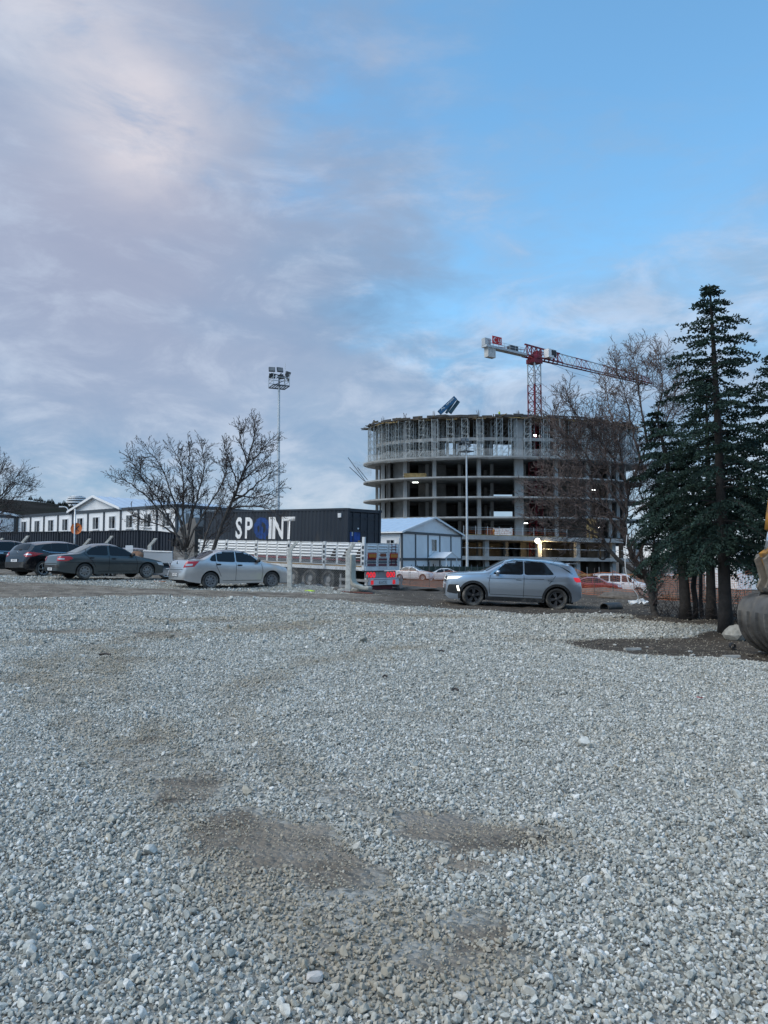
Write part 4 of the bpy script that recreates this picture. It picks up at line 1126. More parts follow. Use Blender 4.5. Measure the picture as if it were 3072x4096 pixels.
# work lights that are on
TUBE = emit('lit_tube', (.95, 1.0, .97), 5.0)
for px, py, Y in ((1661, 1930, 186), (1807, 1926, 188), (2099, 2093, 182), (2389, 2109, 190), (2320, 2061, 195), (2372, 1960, 196)):
    p = at(px, py, Y); t_ = thing('tube_light', 'lit white tube lamp under a slab of the concrete building', 'lamp', p, group='tube lamps inside the concrete building')
    MB().box((0, 0, 0), (1.4, .22, .12)).build('lamp_tube', TUBE, t_); MB().box((0, 0, .12), (1.5, .3, .08)).build('lamp_housing', GALV, t_)
FLOOD = emit('lit_floodlight', (1.0, .93, .75), 8.0)
p = at(2150, 2163, 170); t_ = thing('floodlight', 'bright warm floodlight shining under the podium slab', 'lamp', p)
MB().lathe([(.001, -.13), (.5, -.1), (.55, 0)], axis='Y', n=16).build('lamp_glass', FLOOD, t_); MB().box((0, .2, 0), (1.2, .3, 1.0)).build('lamp_housing', GREYF, t_)
ld = bpy.data.lights.new('floodlight', 'POINT'); ld.energy = 700; ld.color = (1, .72, .36); ld.shadow_soft_size = .4
lo_ = bpy.data.objects.new('floodlight_glow', ld); LINK(lo_); lo_.location = (p.x + 2.6, p.y + 3.0, p.z - .9)
# bundle of boards strapped to a podium column, stack of boards on a floor
p = at(2368, 2120, 176); bd = thing('board_bundle', 'upright bundle of yellow boards strapped against a column of the concrete building', 'boards', (p.x, p.y, 6.6))
for k in range(14): MB().box((-1.2 + .18 * k, rg.uniform(-.3, .3), 2.4 + rg.uniform(-.3, .3)), (.15, .12, 4.4 + rg.uniform(-.6, .6)), 0, rg.uniform(-.03, .03)).build('plank', WOODY, bd)
p = at(1663, 1898, 181); bd = thing('board_stack', 'flat stack of boards lying on an upper floor of the concrete building', 'boards', (p.x, p.y, 20.9))
for k in range(6): MB().box((rg.uniform(-.3, .3), 0, .1 + .19 * k), (5.2, 1.6, .17)).build('plank', WOODY, bd)
# shoring towers
GS = mat('scaffold_steel', (.40, .44, .45), .5, .2, var=.25, scale=.6)
def shoring():
    b = MB(); w_, h_ = .72, 9.0
    for x in (-w_, w_):
        for y in (-w_, w_): b.bar((x, y, 0), (x, y, h_), .085)
    for k in range(6):
        z = .3 + k * 1.7
        for y in (-w_, w_):
            b.bar((-w_, y, z), (w_, y, z), .065); 
            if k < 5: b.bar((-w_, y, z), (w_, y, z + 1.7), .05) if k % 2 else b.bar((w_, y, z), (-w_, y, z + 1.7), .05)
        for x in (-w_, w_):
            b.bar((x, -w_, z), (x, w_, z), .065)
            if k < 5: b.bar((x, -w_, z), (x, w_, z + 1.7), .05)
    return b.mesh('shoring_frame', GS)
sh = shoring()
for d, n_, a0, a1 in ((2.0, 30, 174, 364), (5.0, 24, 180, 360), (8.6, 16, 186, 354)):
    for k in range(n_):
        th = R(a0 + (a1 - a0) * k / (n_ - 1) + rg.uniform(-1, 1)); p = ell(th, d)
        o = mobj('scaffold_tower', sh); o.location = (p.x, p.y, 25.6); o.rotation_euler = (0, 0, th + ER + rg.uniform(-.25, .25))
        prop(o, 'steel scaffold tower propping the timber deck of the concrete building', 'scaffold', 'scaffold towers under the deck')
# debris net hung round the rim below the scaffold, flaring out on poles at its near end
NET = netmat('debris_net', (.40, .42, .42), .36, 1.2)
nb_ = MB(); ths = np.linspace(math.pi * 1.0, math.pi * 1.86, 70)
for i, th in enumerate(ths):
    for j, (d, z) in enumerate(((.5, 26.9), (-.15, 25.9), (-.25, 25.1 - .5 * vnoise(i * .35, 3)))):
        p = ell(th, d); nb_.v.append((p.x, p.y, z + (.6 * vnoise(i * .5, 9) if j == 0 else 0)))
for i in range(len(ths) - 1):
    for j in range(2): q = i * 3 + j; nb_.f.append((q, q + 1, q + 4, q + 3))
t_ = thing('debris_net', 'pale debris net sagging round the slab edge below the scaffold', 'net', ell(math.pi * 1.4)); wbuild(nb_, 'net_sheet', NET, t_)
t_ = thing('catch_net', 'catch net held out on poles beside the concrete building', 'net', at(1452, 1920, 190))
fr = [at(1452, 1935, 189), at(1392, 1860, 186), at(1405, 1838, 186), at(1452, 1852, 189), at(1490, 1918, 188), at(1478, 1880, 189)]
wbuild(MB().add([at(1455, 1848, 189), at(1400, 1845, 186), at(1425, 1895, 187), at(1485, 1905, 188), at(1487, 1870, 189)], [(0, 1, 2, 3, 4)]), 'net_sheet', netmat('catch_net_m', (.5, .52, .53), .34, 1.5), t_)
for a, b in (((1470, 1937, 189), (1392, 1830, 186)), ((1458, 1925, 189), (1398, 1868, 186)), ((1470, 1920, 188), (1430, 1870, 187))): wbuild(MB().bar(at(*a), at(*b), .11), 'pole', GREYF, t_)
# folded blue concrete placing boom on the deck
BLUE = mat('boom_blue', (.012, .085, .19), .45, .1, var=.15, scale=1)
BLUED = mat('boom_teal', (.01, .05, .075), .5, .1, var=.3, scale=1)
bo = thing('placing_boom', 'folded blue concrete placing boom leaning above the roof deck', 'boom', at(1775, 1645, 183))
def bquad(a, b, wd, name, m, Y):
    p, q = at(*a, Y), at(*b, Y); return wbuild(MB().bar(p, q, 1.0, wd, (0, -.01, 1)), name, m, bo)
arm = bquad((1757, 1652), (1822, 1592), 1.15, 'boom_arm', BLUE, 183)
bquad((1785, 1652), (1815, 1606), .6, 'boom_arm', BLUED, 183.2); bquad((1800, 1652), (1834, 1605), .85, 'boom_arm', BLUED, 183.4)
for s_, (px, py), sz in (('AL', (1771, 1632), 1.0), ('HASAN', (1800, 1606), .75)):
    tm = text_mesh(s_, sz, 'lettering', mat('boom_letters', (.55, .62, .65), .5)); an = math.atan2(60, 65)
    o = mobj('lettering', tm, bo); p = at(px, py, 182.4); o.location = p - bo.location; o.rotation_euler = (math.pi / 2, -an, 0)

# ------------------------------------------------------------------ tower crane
RED = mat('crane_red', (.17, .012, .026), .5, .2, var=.2, scale=.8)
CGREY = mat('crane_grey', (.44, .47, .49), .5, .2, var=.15, scale=.8)
CONW = mat('counterweight', (.52, .52, .50), .8, var=.15, scale=1)
cz0 = 2.0
cr = thing('tower_crane', 'red and white flat-top tower crane rising through the concrete building', 'crane', (36.6, 185, cz0), R(36.5))
def lattice(b, z0, z1, w_, step, leg=.22, dg=.12):
    for x in (-w_, w_):
        for y in (-w_, w_): b.bar((x, y, z0), (x, y, z1), leg)
    n_ = int((z1 - z0) / step + .5); st = (z1 - z0) / n_
    for k in range(n_):
        z = z0 + k * st
        for a, c in (((-w_, -w_), (w_, -w_)), ((w_, -w_), (w_, w_)), ((w_, w_), (-w_, w_)), ((-w_, w_), (-w_, -w_))):
            b.bar((*a, z), (*c, z), dg)
            if k % 2: a, c = c, a
            b.bar((*a, z), (*c, z + st), dg)
mst = MB(); lattice(mst, 0, 42.2, 1.1, 2.1); mst.build('mast', RED, cr)
mt2 = MB(); lattice(mt2, 42.2, 47.4, 1.1, 2.6); mt2.build('mast_top_section', CGREY, cr)
lad = MB(); lad.bar((.4, 0, 0), (.4, 0, 46), .08); lad.bar((-.1, 0, 0), (-.1, 0, 46), .08); lad.build('ladder', RED, cr)
MB().prism([(-1.5, -1.4), (1.5, -1.4), (1.3, 1.4), (-1.3, 1.4)], 47.4, 48.5).build('slewing_ring', RED, cr)
MB().lathe([(1.6, 48.5), (1.6, 49.1), (1.2, 49.4)], n=20).build('slewing_unit', RED, cr)
def jib_section(x0, x1, h0, h1, name, m, zb=48.9, w_=.75, n_=None, bar=.13):
    b = MB(); n_ = n_ or max(2, int((x1 - x0) / 1.45)); st = (x1 - x0) / n_
    b.bar((x0, 0, zb + h0), (x1, 0, zb + h1), bar * 1.5)
    for s_ in (-1, 1): b.bar((x0, s_ * w_, zb), (x1, s_ * w_, zb), bar * 1.5)
    for k in range(n_):
        xa, xm, xb = x0 + k * st, x0 + (k + .5) * st, x0 + (k + 1) * st; hm = h0 + (h1 - h0) * (k + .5) / n_
        for s_ in (-1, 1):
            b.bar((xa, s_ * w_, zb), (xm, 0, zb + hm), bar * .75); b.bar((xm, 0, zb + hm), (xb, s_ * w_, zb), bar * .75)
        b.bar((xa, -w_, zb), (xb, w_, zb), bar * .6)
    return b.build(name, m, cr)
jib_section(-3.2, 9.4, 2.8, 2.5, 'jib_base', RED, w_=.95, bar=.22)
xs = [9.4, 15.0, 20.5, 26, 31.5, 37, 42.5, 47.2]; hs = [2.5, 2.4, 2.3, 2.2, 2.1, 2.0, 1.9, 1.6]
for k in range(7): jib_section(xs[k], xs[k + 1], hs[k], hs[k + 1], 'jib_section', CGREY if k in (0, 2) else RED)
for s_ in (-1, 1): MB().bar((9.4, s_ * .75, 48.78), (47.2, s_ * .75, 48.78), .2, .16).build('jib_chord', RED, cr)
MB().bar((-3.2, 0, 50.4), (-13.5, 0, 49.4), .10).build('tie_bar', RED, cr)
MB().box((-9.9, 0, 49.0), (13.8, 1.7, .5)).build('counter_jib', CGREY, cr)
b = MB()
for s_ in (-1, 1):
    for zz in (.6, 1.2): b.bar((-16.6, s_ * .85, 49.2 + zz), (-3.4, s_ * .85, 49.2 + zz), .06)
    for k in range(8): b.bar((-16.6 + k * 1.85, s_ * .85, 49.2), (-16.6 + k * 1.85, s_ * .85, 50.4), .06)
b.build('hand_rail', GALV, cr)
for k in range(5): MB().box((-15.9 + .5 * k, 0, 47.9), (.44, 1.3, 2.7)).build('counterweight', CONW, cr)
MB().box((-15.9, .2, 50.1), (1.8, 1.2, 1.6)).build('winch_housing', CGREY, cr)
MB().box((-7.4, 0, 49.9), (2.6, 1.2, 1.1)).build('hoist_motor', GREYF, cr)
MB().box((1.2, 0, 50.0), (1.6, 1.5, 1.2)).build('switch_cabinet', RED, cr)
cab = MB().box((3.6, -1.6, 50.1), (1.9, 1.5, 2.1)).build('operator_cab', WHITEPAINT, cr)
MB().box((4.1, -2.37, 50.3), (.8, .04, 1.3)).build('cab_window', GLASS, cab); MB().box((5.1, -1.6, 50.3), (.9, 1.3, 1.6)).build('cab_window', GLASS, cab)
fl = MB().box((-13.6, -1.02, 50.6), (3.0, .12, 1.8)).build('flag_board', mat('flag_red', (.5, .012, .02), .6), cr)
cre = MB()
for k in range(14):
    a = R(40 + 280 * k / 14); a2 = R(40 + 280 * (k + 1) / 14)
    def ip_(a): return (.42 + .12 * 0 + .38 * math.cos(a) * .98, .42 * math.sin(a) * .86)
    q = [(.6 * math.cos(a), .6 * math.sin(a)), (.6 * math.cos(a2), .6 * math.sin(a2)), (.13 + .47 * math.cos(a2), .47 * math.sin(a2)), (.13 + .47 * math.cos(a), .47 * math.sin(a))]
    cre.add([(-14.25 + u_, -1.095, 50.6 + v_) for u_, v_ in q], [(0, 1, 2, 3)])
cre.build('crescent', WHITEPAINT, fl)
tm = text_mesh('LE', 1.1, 'lettering', WHITEPAINT, .02); tm.transform(Matrix.Translation((-12.75, -1.095, 50.65)) @ Matrix.Rotation(math.pi / 2, 4, 'X')); mobj('lettering', tm, fl)
MB().box((-12.75, -1.095, 49.95), (.8, .02, .12)).build('lettering_line', WHITEPAINT, fl)
MB().box((-1.15, -1.1, 29.5), (.5, .3, .45)).build('mast_lamp', emit('mast_lamp_lit', (1, .97, .9), 12), cr)
MB().tube([(3, -.3, 48.6), (14, -.3, 47.2), (30, 0, 46.6)], .03, 4).build('hoist_rope', GREYF, cr)

# ------------------------------------------------------------------ floodlight masts
def flood_mast(label, x, y, z0, h, rz):
    t = thing('floodlight_mast', label, 'light mast', (x, y, z0), rz, 'floodlight masts')
    MB().tube([(0, 0, 0), (0, 0, h * .35), (0, 0, h * .7), (0, 0, h)], [.26, .21, .17, .13], 12).build('pole', mat('mast_galvanised', (.55, .58, .60), .45, .4, var=.1), t, R(40))
    b = MB()
    for k in range(7): b.bar((-1 + k / 3, -1, h), (-1 + k / 3, 1, h), .05, .12)
    for s_ in (-1, 1): b.bar((-1, s_, h), (1, s_, h), .07, .14); b.bar((s_, -1, h), (s_, 1, h), .07, .14)
    b.build('platform', GREYF, t)
    b = MB()
    for x_, y_ in ((-1, -1), (1, -1), (1, 1), (-1, 1)): b.bar((x_, y_, h), (x_, y_, h + 1.5), .06)
    for zz in (.55, 1.0):
        b.bar((-1, -1, h + zz), (1, -1, h + zz), .05); b.bar((1, -1, h + zz), (1, 1, h + zz), .05); b.bar((-1, 1, h + zz), (1, 1, h + zz), .05); b.bar((-1, -1, h + zz), (-1, 1, h + zz), .05)
    b.build('hand_rail', GALV, t)
    b = MB(); b.bar((0, 0, h), (0, 0, h + 1.35), .14); b.bar((-1.0, 0, h + 1.6), (1.2, 0, h + 1.25), .09); b.bar((0, -.9, h + 1.5), (0, 1.0, h + 1.3), .09); b.bar((-.6, 0, h + .2), (.7, .2, h + .9), .08)
    b.build('lamp_bracket', GREYF, t)
    lampg = mat('floodlamp_glass', (.16, .165, .17), .15, var=.2)
    for (x_, y_, zz, a, tl) in ((-.95, -.1, 2.05, -.2, -.35), (.05, -.15, 2.1, .1, -.3), (1.15, .1, 1.75, .6, .45), (.5, .9, 1.5, 2.2, -.4), (-.6, .9, 1.5, 3.0, -.4), (1.3, .7, 1.3, 1.3, -.5)):
        e = MB().box((0, 0, 0), (.78, .16, .60)).build('floodlamp', GREYF, t); e.location = (x_, y_, h + zz); e.rotation_euler = (tl, 0, a)
        MB().box((0, -.09, 0), (.66, .03, .48)).build('lamp_glass', lampg, e)
    MB().tube([(.95, .6, h), (.95, .6, h + 3.2)], .035, 5).build('lightning_rod', GALV, t)
    return t
flood_mast('tall galvanised floodlight mast rising behind the black container', gx(1111, 93), 93, .2, at(1112, 1548, 93).z - .2, R(25))
flood_mast('galvanised floodlight mast standing in front of the concrete building', gx(1868, 140), 140, -1.6, at(1868, 1806, 140).z + 1.6, R(35))
# ------------------------------------------------------------------ two-storey site huts
def facade(t, p0, p1, z0, zf, z1, nb, window=True, skip=(), lower=True):
    """panels, posts, windows of one side in world space; p0 to p1 seen from outside, left to right"""
    p0, p1 = Vector((*p0, 0)), Vector((*p1, 0)); d = (p1 - p0).normalized(); n = Vector((d.y, -d.x, 0)); L_ = (p1 - p0).length; bw = L_ / nb
    rz = math.atan2(d.y, d.x)
    def bx(u, v, z, du, dv, dz, name, m, parent):
        c = p0 + d * u + n * v; return wbuild(MB().box((c.x, c.y, z), (du, dv, dz), rz), name, m, parent)
    for k in range(nb + 1): bx(k * bw, .03, (z0 + z1) / 2, .24, .16, z1 - z0, 'post', GREYF, t)
    for k in range(nb):
        for (a, b_) in (((z0, zf), (zf, z1)) if lower else ((zf, z1),)):
            bx((k + .5) * bw, 0, (a + b_) / 2, bw - .24, .08, b_ - a - .3, 'wall_panel', WHITEP, t)
        if window and k not in skip:
            zc = zf + (z1 - zf) * .52
            w_ = bx((k + .5) * bw, .06, zc, 1.12, .08, 1.3, 'window', PVC, t)
            bx((k + .5) * bw - .26, .105, zc, .44, .02, 1.14, 'pane', CURT, w_); bx((k + .5) * bw + .26, .105, zc, .44, .02, 1.14, 'pane', GLASS, w_)
            bx((k + .5) * bw, .12, zc - .7, 1.3, .12, .05, 'sill', PVC, w_)
    for z in (z0 + .08, zf, z1 - .06): bx(L_ / 2, .04, z, L_ + .2, .19, .28, 'beam', GREYF, t)
    return d, n, bw, bx

NC, LC = (-18.6, 69.0), (-41.3, 86.8)
hl = thing('site_office', 'long white two-storey site office of panels with dark frames behind the dark fence', 'building', (-18.6, 69, 1.05))
facade(hl, LC, NC, 1.1, 3.95, 6.6, 10)
facade(hl, NC, (-12.5, 78.9), 1.1, 3.95, 6.6, 4, skip=(1, 3))
back = [(-18.6, 69), (-41.3, 86.8), (-34.9, 95.4), (-12.5, 78.9)]
wbuild(MB().prism([(x, y) for x, y in back], 6.45, 6.62), 'flat_roof', GREYF, hl)
# gabled roof standing on part of it
def gable_roof(t, a, b, depth, ze, zr, over=.35, name='roof'):
    a, b = Vector((*a, 0)), Vector((*b, 0)); d = (b - a).normalized(); n = Vector((d.y, -d.x, 0)); w_ = (b - a).length
    def q(u, v, z): p = a + d * u - n * v; return (p.x, p.y, z)
    wbuild(MB().add([q(0, 0, ze), q(w_, 0, ze), q(w_ / 2, 0, zr)] + [q(0, .1, ze), q(w_, .1, ze), q(w_ / 2, .1, zr)], [(0, 1, 2), (5, 4, 3), (0, 2, 5, 3), (1, 4, 5, 2), (0, 3, 4, 1)]), 'gable_wall', WHITEP, t)
    roof = None
    for s_ in (0, 1):
        e = q(-over, 0, 0) if s_ == 0 else q(w_ + over, 0, 0)
        sl = (zr - ze) / (w_ / 2); zee = ze - over * sl
        b_ = MB(); nrib = int((depth + .6) / .33)
        for k in range(nrib + 1):
            v = -.35 + (depth + .6) * k / nrib; up_ = .05 if k % 3 == 0 else 0
            ue = -over if s_ == 0 else w_ + over
            b_.v += [q(ue, v, zee + .06 + up_), q(w_ / 2, v, zr + .06 + up_), q(ue, v, zee), q(w_ / 2, v, zr)]
        for k in range(nrib): i = k * 4; b_.f += [(i, i + 1, i + 5, i + 4), (i + 2, i + 6, i + 7, i + 3)]
        wbuild(b_, 'roof_sheet', ROOFM, t)
        wbuild(MB().bar(q(-over if s_ == 0 else w_ + over, -.36, zee + .03), q(w_ / 2, -.36, zr + .03), .06, .22), 'verge_trim', WHITEP, t)
        wbuild(MB().bar(q(-over if s_ == 0 else w_ + over, -.36, zee), q(-over if s_ == 0 else w_ + over, depth + .2, zee), .16, .16), 'gutter', WHITEP, t)
dv = Vector((NC[0] - LC[0], NC[1] - LC[1])).normalized()
def onl(px): 
    return min(np.linspace(0, 28.8, 500), key=lambda s_: abs(CX + F * (LC[0] + dv.x * s_) / (LC[1] + dv.y * s_) - px))
a_, b_ = onl(286), onl(478)
gable_roof(hl, (LC[0] + dv.x * a_, LC[1] + dv.y * a_), (LC[0] + dv.x * b_, LC[1] + dv.y * b_), 16, 6.7, 8.0)
hw = thing('site_office', 'white site office wing with pale roof at the far edge beyond the dark cars', 'building', (-41.6, 86.4, 1.1))
facade(hw, (-50.5, 77.0), (-41.55, 86.5), 1.1, 3.95, 6.55, 3, window=False)
gable_roof(hw, (-50.7, 76.8), (-41.4, 86.7), 8, 6.6, 7.6)

hr = thing('site_office', 'white two-storey site house with blue-white gabled roof and entrance canopy', 'building', (2.1, 90, -.6))
G0, G1 = (2.08, 90.0), (10.4, 104.0)
dd = Vector((G1[0] - G0[0], G1[1] - G0[1])).normalized(); wdt = math.hypot(G1[0] - G0[0], G1[1] - G0[1])
d, n, bw, bx = facade(hr, G0, G1, -.6, 1.75, 4.95, 5, window=False)
w_ = bx(2.5 * bw, .07, 3.5, 1.5, .08, 1.6, 'window', PVC, hr); bx(2.5 * bw - .34, .12, 3.5, .58, .02, 1.4, 'pane', CURT, w_); bx(2.5 * bw + .34, .12, 3.5, .58, .02, 1.4, 'pane', GLASS, w_)
dr = bx(2.35 * bw, .07, .55, 1.5, .08, 2.2, 'door', PVC, hr); bx(2.35 * bw + .2, .12, 1.0, .3, .02, .35, 'door_pane', GLASS, dr)
bx(2.02 * bw, .10, 1.05, .3, .05, .65, 'notice', GREYF, hr)
facade(hr, (G0[0] - dd.y * 15, G0[1] + dd.x * 15), G0, -.6, 1.75, 4.95, 5, skip=(0, 2))
gable_roof(hr, G0, G1, 15, 5.0, 6.95, .45)
c0 = Vector((*G0, 0)) + d * (2.55 * bw) + n * 1.3
cn = MB()
for s_ in (-1, 1):
    e0, e1 = c0 + d * (s_ * 1.9) - n * 1.2, c0 + d * (s_ * 1.9) + n * 1.2; r0, r1 = c0 - n * 1.2, c0 + n * 1.2
    cn.add([(e0.x, e0.y, 1.95), (e1.x, e1.y, 1.95), (r1.x, r1.y, 2.65), (r0.x, r0.y, 2.65), (e0.x, e0.y, 1.87), (e1.x, e1.y, 1.87), (r1.x, r1.y, 2.57), (r0.x, r0.y, 2.57)], [(0, 1, 2, 3), (7, 6, 5, 4), (0, 4, 5, 1), (1, 5, 6, 2)])
r1 = c0 + n * 1.15; e0, e1 = c0 + d * 1.8 + n * 1.15, c0 - d * 1.8 + n * 1.15
cn.add([(e0.x, e0.y, 1.9), (e1.x, e1.y, 1.9), (r1.x, r1.y, 2.58)], [(0, 1, 2)])
wbuild(cn, 'canopy', WHITEP, hr)
for s_ in (-1, 1): p = c0 + d * (s_ * 1.5) + n * 1.1; wbuild(MB().bar((p.x, p.y, -.8), (p.x, p.y, 1.9), .12), 'canopy_post', WHITEP, hr)

# ------------------------------------------------------------------ dark corrugated hoarding
FENCE = mat('dark_hoarding', (.030, .037, .050), .5, .2, var=.12, scale=1.0)
def corrugated(p0, p1, z0a, z0b, h0, h1, pitch, dep, name, m, parent):
    p0, p1 = Vector((*p0, 0)), Vector((*p1, 0)); d = (p1 - p0).normalized(); n = Vector((d.y, -d.x, 0)); L_ = (p1 - p0).length
    us = []; u = 0.0
    while u < L_:
        for f, o in ((0, 0), (.38, 0), (.5, 1), (.88, 1)): us.append((min(u + f * pitch, L_), o))
        u += pitch
    b = MB()
    for u, o in us:
        f = u / L_; c = p0 + d * u + n * (o * dep); zb = z0a + (z0b - z0a) * f; zt = zb + h0 + (h1 - h0) * f
        b.v += [(c.x, c.y, zb), (c.x, c.y, zt)]
    for k in range(len(us) - 1): b.f.append((2*k, 2*k + 2, 2*k + 3, 2*k + 1))
    return wbuild(b, name, m, parent)
fe = thing('hoarding', 'dark corrugated metal hoarding in front of the long site office', 'fence', (gx(300, 50.5), 50.5, 1.1))
fpx = [-130, 0, 120, 240, 360, 480, 560, 640, 700, 780]; fy = [54, 53, 52, 51.2, 50.5, 49.8, 49.4, 49, 48.8, 48.4]; ft = [2131, 2129, 2128, 2127, 2126, 2123, 2121, 2126, 2133, 2140]
for k in range(len(fpx) - 1):
    a, b = at(fpx[k], ft[k], fy[k]), at(fpx[k + 1], ft[k + 1], fy[k + 1]); za, zb = H(a.x, a.y) - .1, H(b.x, b.y) - .1
    corrugated((a.x, a.y), (b.x, b.y), za, zb, a.z - za, b.z - zb, .2, .05, 'sheet', FENCE, fe)
    wbuild(MB().bar((a.x, a.y + .1, za), (a.x, a.y + .1, a.z - .05), .1), 'post', GREYF, fe)
    wbuild(MB().bar((a.x, a.y - .06, a.z), (b.x, b.y - .06, b.z), .06, .05), 'top_rail', FENCE, fe)
DGN = mat('dark_green_sheet', (.012, .03, .028), .7, var=.25, scale=2)
fg = thing('site_fence', 'dark green sheet fence in front of the gabled site house', 'fence', (gx(1800, 89), 89, -.5))
corrugated((gx(1640, 88.5), 88.5), (gx(2000, 89.5), 89.5), -1.2, -1.2, 2.15, 2.05, .9, .04, 'sheet', DGN, fg)
for k in range(15): px = 1645 + k * 24; x_ = gx(px, 88.3); wbuild(MB().bar((x_, 88.3, -1.2), (x_, 88.3, 1.1), .08), 'post', GREYF, fg)

# ------------------------------------------------------------------ lorry and container
TR = R(138)
T0 = Vector((-.97, 37.2, .10))
TM = Matrix.Translation(T0) @ Matrix.Rotation(TR, 4, 'Z') @ Matrix.Rotation(R(-1.6), 4, 'Y')
lorry = thing('flatbed_lorry', 'white slat-sided lorry with lit red tail lamps carrying the black container', 'lorry', T0, rot=TM.to_euler())
SLATW = mat('lorry_white', (.72, .74, .75), .5, .1, var=.1, scale=2, dirt=(.30, .27, .24), damt=.4, dscale=2.5)
MAROON = mat('maroon_stripe', (.13, .018, .03), .6, var=.2)
BROWNW = mat('bed_timber', (.33, .22, .11), .8, var=.3, scale=3)
TRG = mat('lorry_grey', (.30, .30, .295), .6, .2, var=.15, scale=2, dirt=(.14, .12, .1), damt=.4, dscale=3)
BZ, SH, BL, BW = 1.18, 1.12, 13.6, 2.5
MB().box((BL / 2, -BW / 2, BZ - .06), (BL, BW - .1, .12)).build('bed_floor', BROWNW, lorry)
for s_ in (0, 1):
    y = -.02 if s_ == 0 else -BW + .02
    MB().box((BL / 2, y, BZ - .07), (BL, .08, .17)).build('bed_rail', SLATW, lorry)
    MB().box((BL / 2, y + (.03 if s_ == 0 else -.03), BZ + .045), (BL, .03, .06)).build('bed_edge', BROWNW, lorry)
MB().box((BL / 2, -BW / 2 + .45, BZ - .36), (BL - .6, .12, .42)).build('chassis_beam', DARK, lorry)
MB().box((BL / 2, -BW / 2 - .45, BZ - .36), (BL - .6, .12, .42)).build('chassis_beam', DARK, lorry)
slat_me = {}
def panel(x0, x1, y, out, deco):
    """a drop side panel: frame with seven pressed slats"""
    wd = x1 - x0; p = bpy.data.objects.new('side_panel', None); LINK(p); p.parent = lorry; p.location = ((x0 + x1) / 2, y, BZ + .09)
    fr = MB()
    for xx in (-wd / 2 + .035, wd / 2 - .035): fr.box((xx, 0, SH / 2), (.07, .06, SH))
    fr.box((0, 0, SH - .025), (wd, .06, .05)); fr.box((0, 0, .02), (wd, .06, .04)); fr.box((0, -out * .022, SH / 2), (wd - .1, .012, SH - .05))
    fr.build('frame', SLATW, p)
    for k in range(7):
        m = SLATW
        if k == 1: m = MAROON
        elif k == 0: m = GREYF
        key = (round(wd, 2), out, m.name)
        if key not in slat_me:
            q = wd / 2 - .07; h = .115
            v = [(-q, 0, -h/2), (q, 0, -h/2), (-q, out * .065, -h/2 + .015), (q, out * .065, -h/2 + .015), (-q, out * .02, h/2 - .01), (q, out * .02, h/2 - .01), (-q, 0, h/2), (q, 0, h/2)]
            slat_me[key] = MB().add(v, [(0, 1, 3, 2), (2, 3, 5, 4), (4, 5, 7, 6), (0, 2, 4, 6), (1, 7, 5, 3)]).mesh('slat', m)
        o = mobj('slat', slat_me[key], p); o.location = (0, 0, .12 + k * .148)
    if deco:
        dk = MB(); q = wd / 2 - .08
        for (a0, a1, z0, z1) in ((-q, .05, .16, .42), (-q, -.12, .42, .60), (-q, -.22, .60, .78)):
            dk.add([(a0, out * .05, z0), (a1 + .15, out * .05, z0), (a1, out * .05, z1), (a0, out * .05, z1)], [(0, 1, 2, 3)])
        dk.build('dark_stripe', mat('lorry_dark_stripe', (.045, .04, .04), .6, var=.2), p)
    return p
ng_ = 5; gl = BL / ng_
for g in range(ng_):
    for s_, y, out in ((0, 0.0, 1), (1, -BW, -1)):
        for k in range(3):
            a0 = g * gl + .17 + k * (gl - .17) / 3; panel(a0, a0 + (gl - .17) / 3 - .02, y, out, g == 0 and s_ == 0)
for g in range(ng_ + 1):
    for y in (.02, -BW - .02):
        hgt = SH + .22 if 0 < g else SH + .46
        px_ = MB().box((g * gl + .05, y, BZ - .1 + hgt / 2), (.16, .09, hgt)).build('stake_post', SLATW, lorry)
        for k in range(4):
            for e in (-1, 1): MB().box((g * gl + .05 + e * .035, y + (.06 if y > 0 else -.06), BZ + .2 + k * .26), (.03, .03, .15)).build('latch', GREYF, px_)
# tailgate: three slatted panels with boards of reflective tape
for k in range(3):
    y0 = -.06 - k * (BW - .12) / 3; wd = (BW - .12) / 3 - .03; yc = y0 - wd / 2 - .015
    p = bpy.data.objects.new('tailgate_panel', None); LINK(p); p.parent = lorry; p.location = (-.02, yc, BZ + .06)
    fr = MB()
    for e in (-1, 1): fr.box((0, e * (wd / 2 - .04), SH / 2), (.06, .08, SH))
    fr.box((0, 0, SH - .02), (.06, wd, .05)); fr.box((.015, 0, SH / 2), (.012, wd - .1, SH)); fr.build('frame', SLATW, p)
    for q in range(8):
        m = {0: MAROON, 1: GREYF, 2: MAROON}.get(q, SLATW)
        MB().box((-.02, 0, .07 + q * .135), (.05, wd - .16, .085), 0, R(18)).build('slat', m, p)
    if k == 2:
        bk = MB()
        for e in (-1, 1): bk.bar((-.05, e * .15, .05), (-.05, e * .15, SH), .025)
        for q in range(7): bk.bar((-.05, -.15, .1 + q * .15), (-.05, .15, .1 + q * .15), .02)
        bk.build('ladder', MAROON, p)
    if k != 1:
        e = MB().box((-.06, 0, .52), (.02, .60, .26)).build('reflector_board', REDL, p); MB().box((-.075, 0, .52), (.012, .50, .17)).build('reflector_centre', mat('amber_reflector', (.45, .17, .02), .4), e)
    else: MB().box((-.06, 0, .56), (.02, .42, .16)).build('reflector_board', mat('brown_board', (.22, .06, .03), .6), p)
MB().box((-.02, -BW / 2, BZ - .05), (.1, BW, .2)).build('rear_beam', SLATW, lorry)
MB().box((.08, -BW / 2, BZ - .36), (.05, BW - .25, .36)).build('lamp_panel', TRG, lorry)
RING = emit('lit_ring_lamp', (1.0, .03, .05), .38)
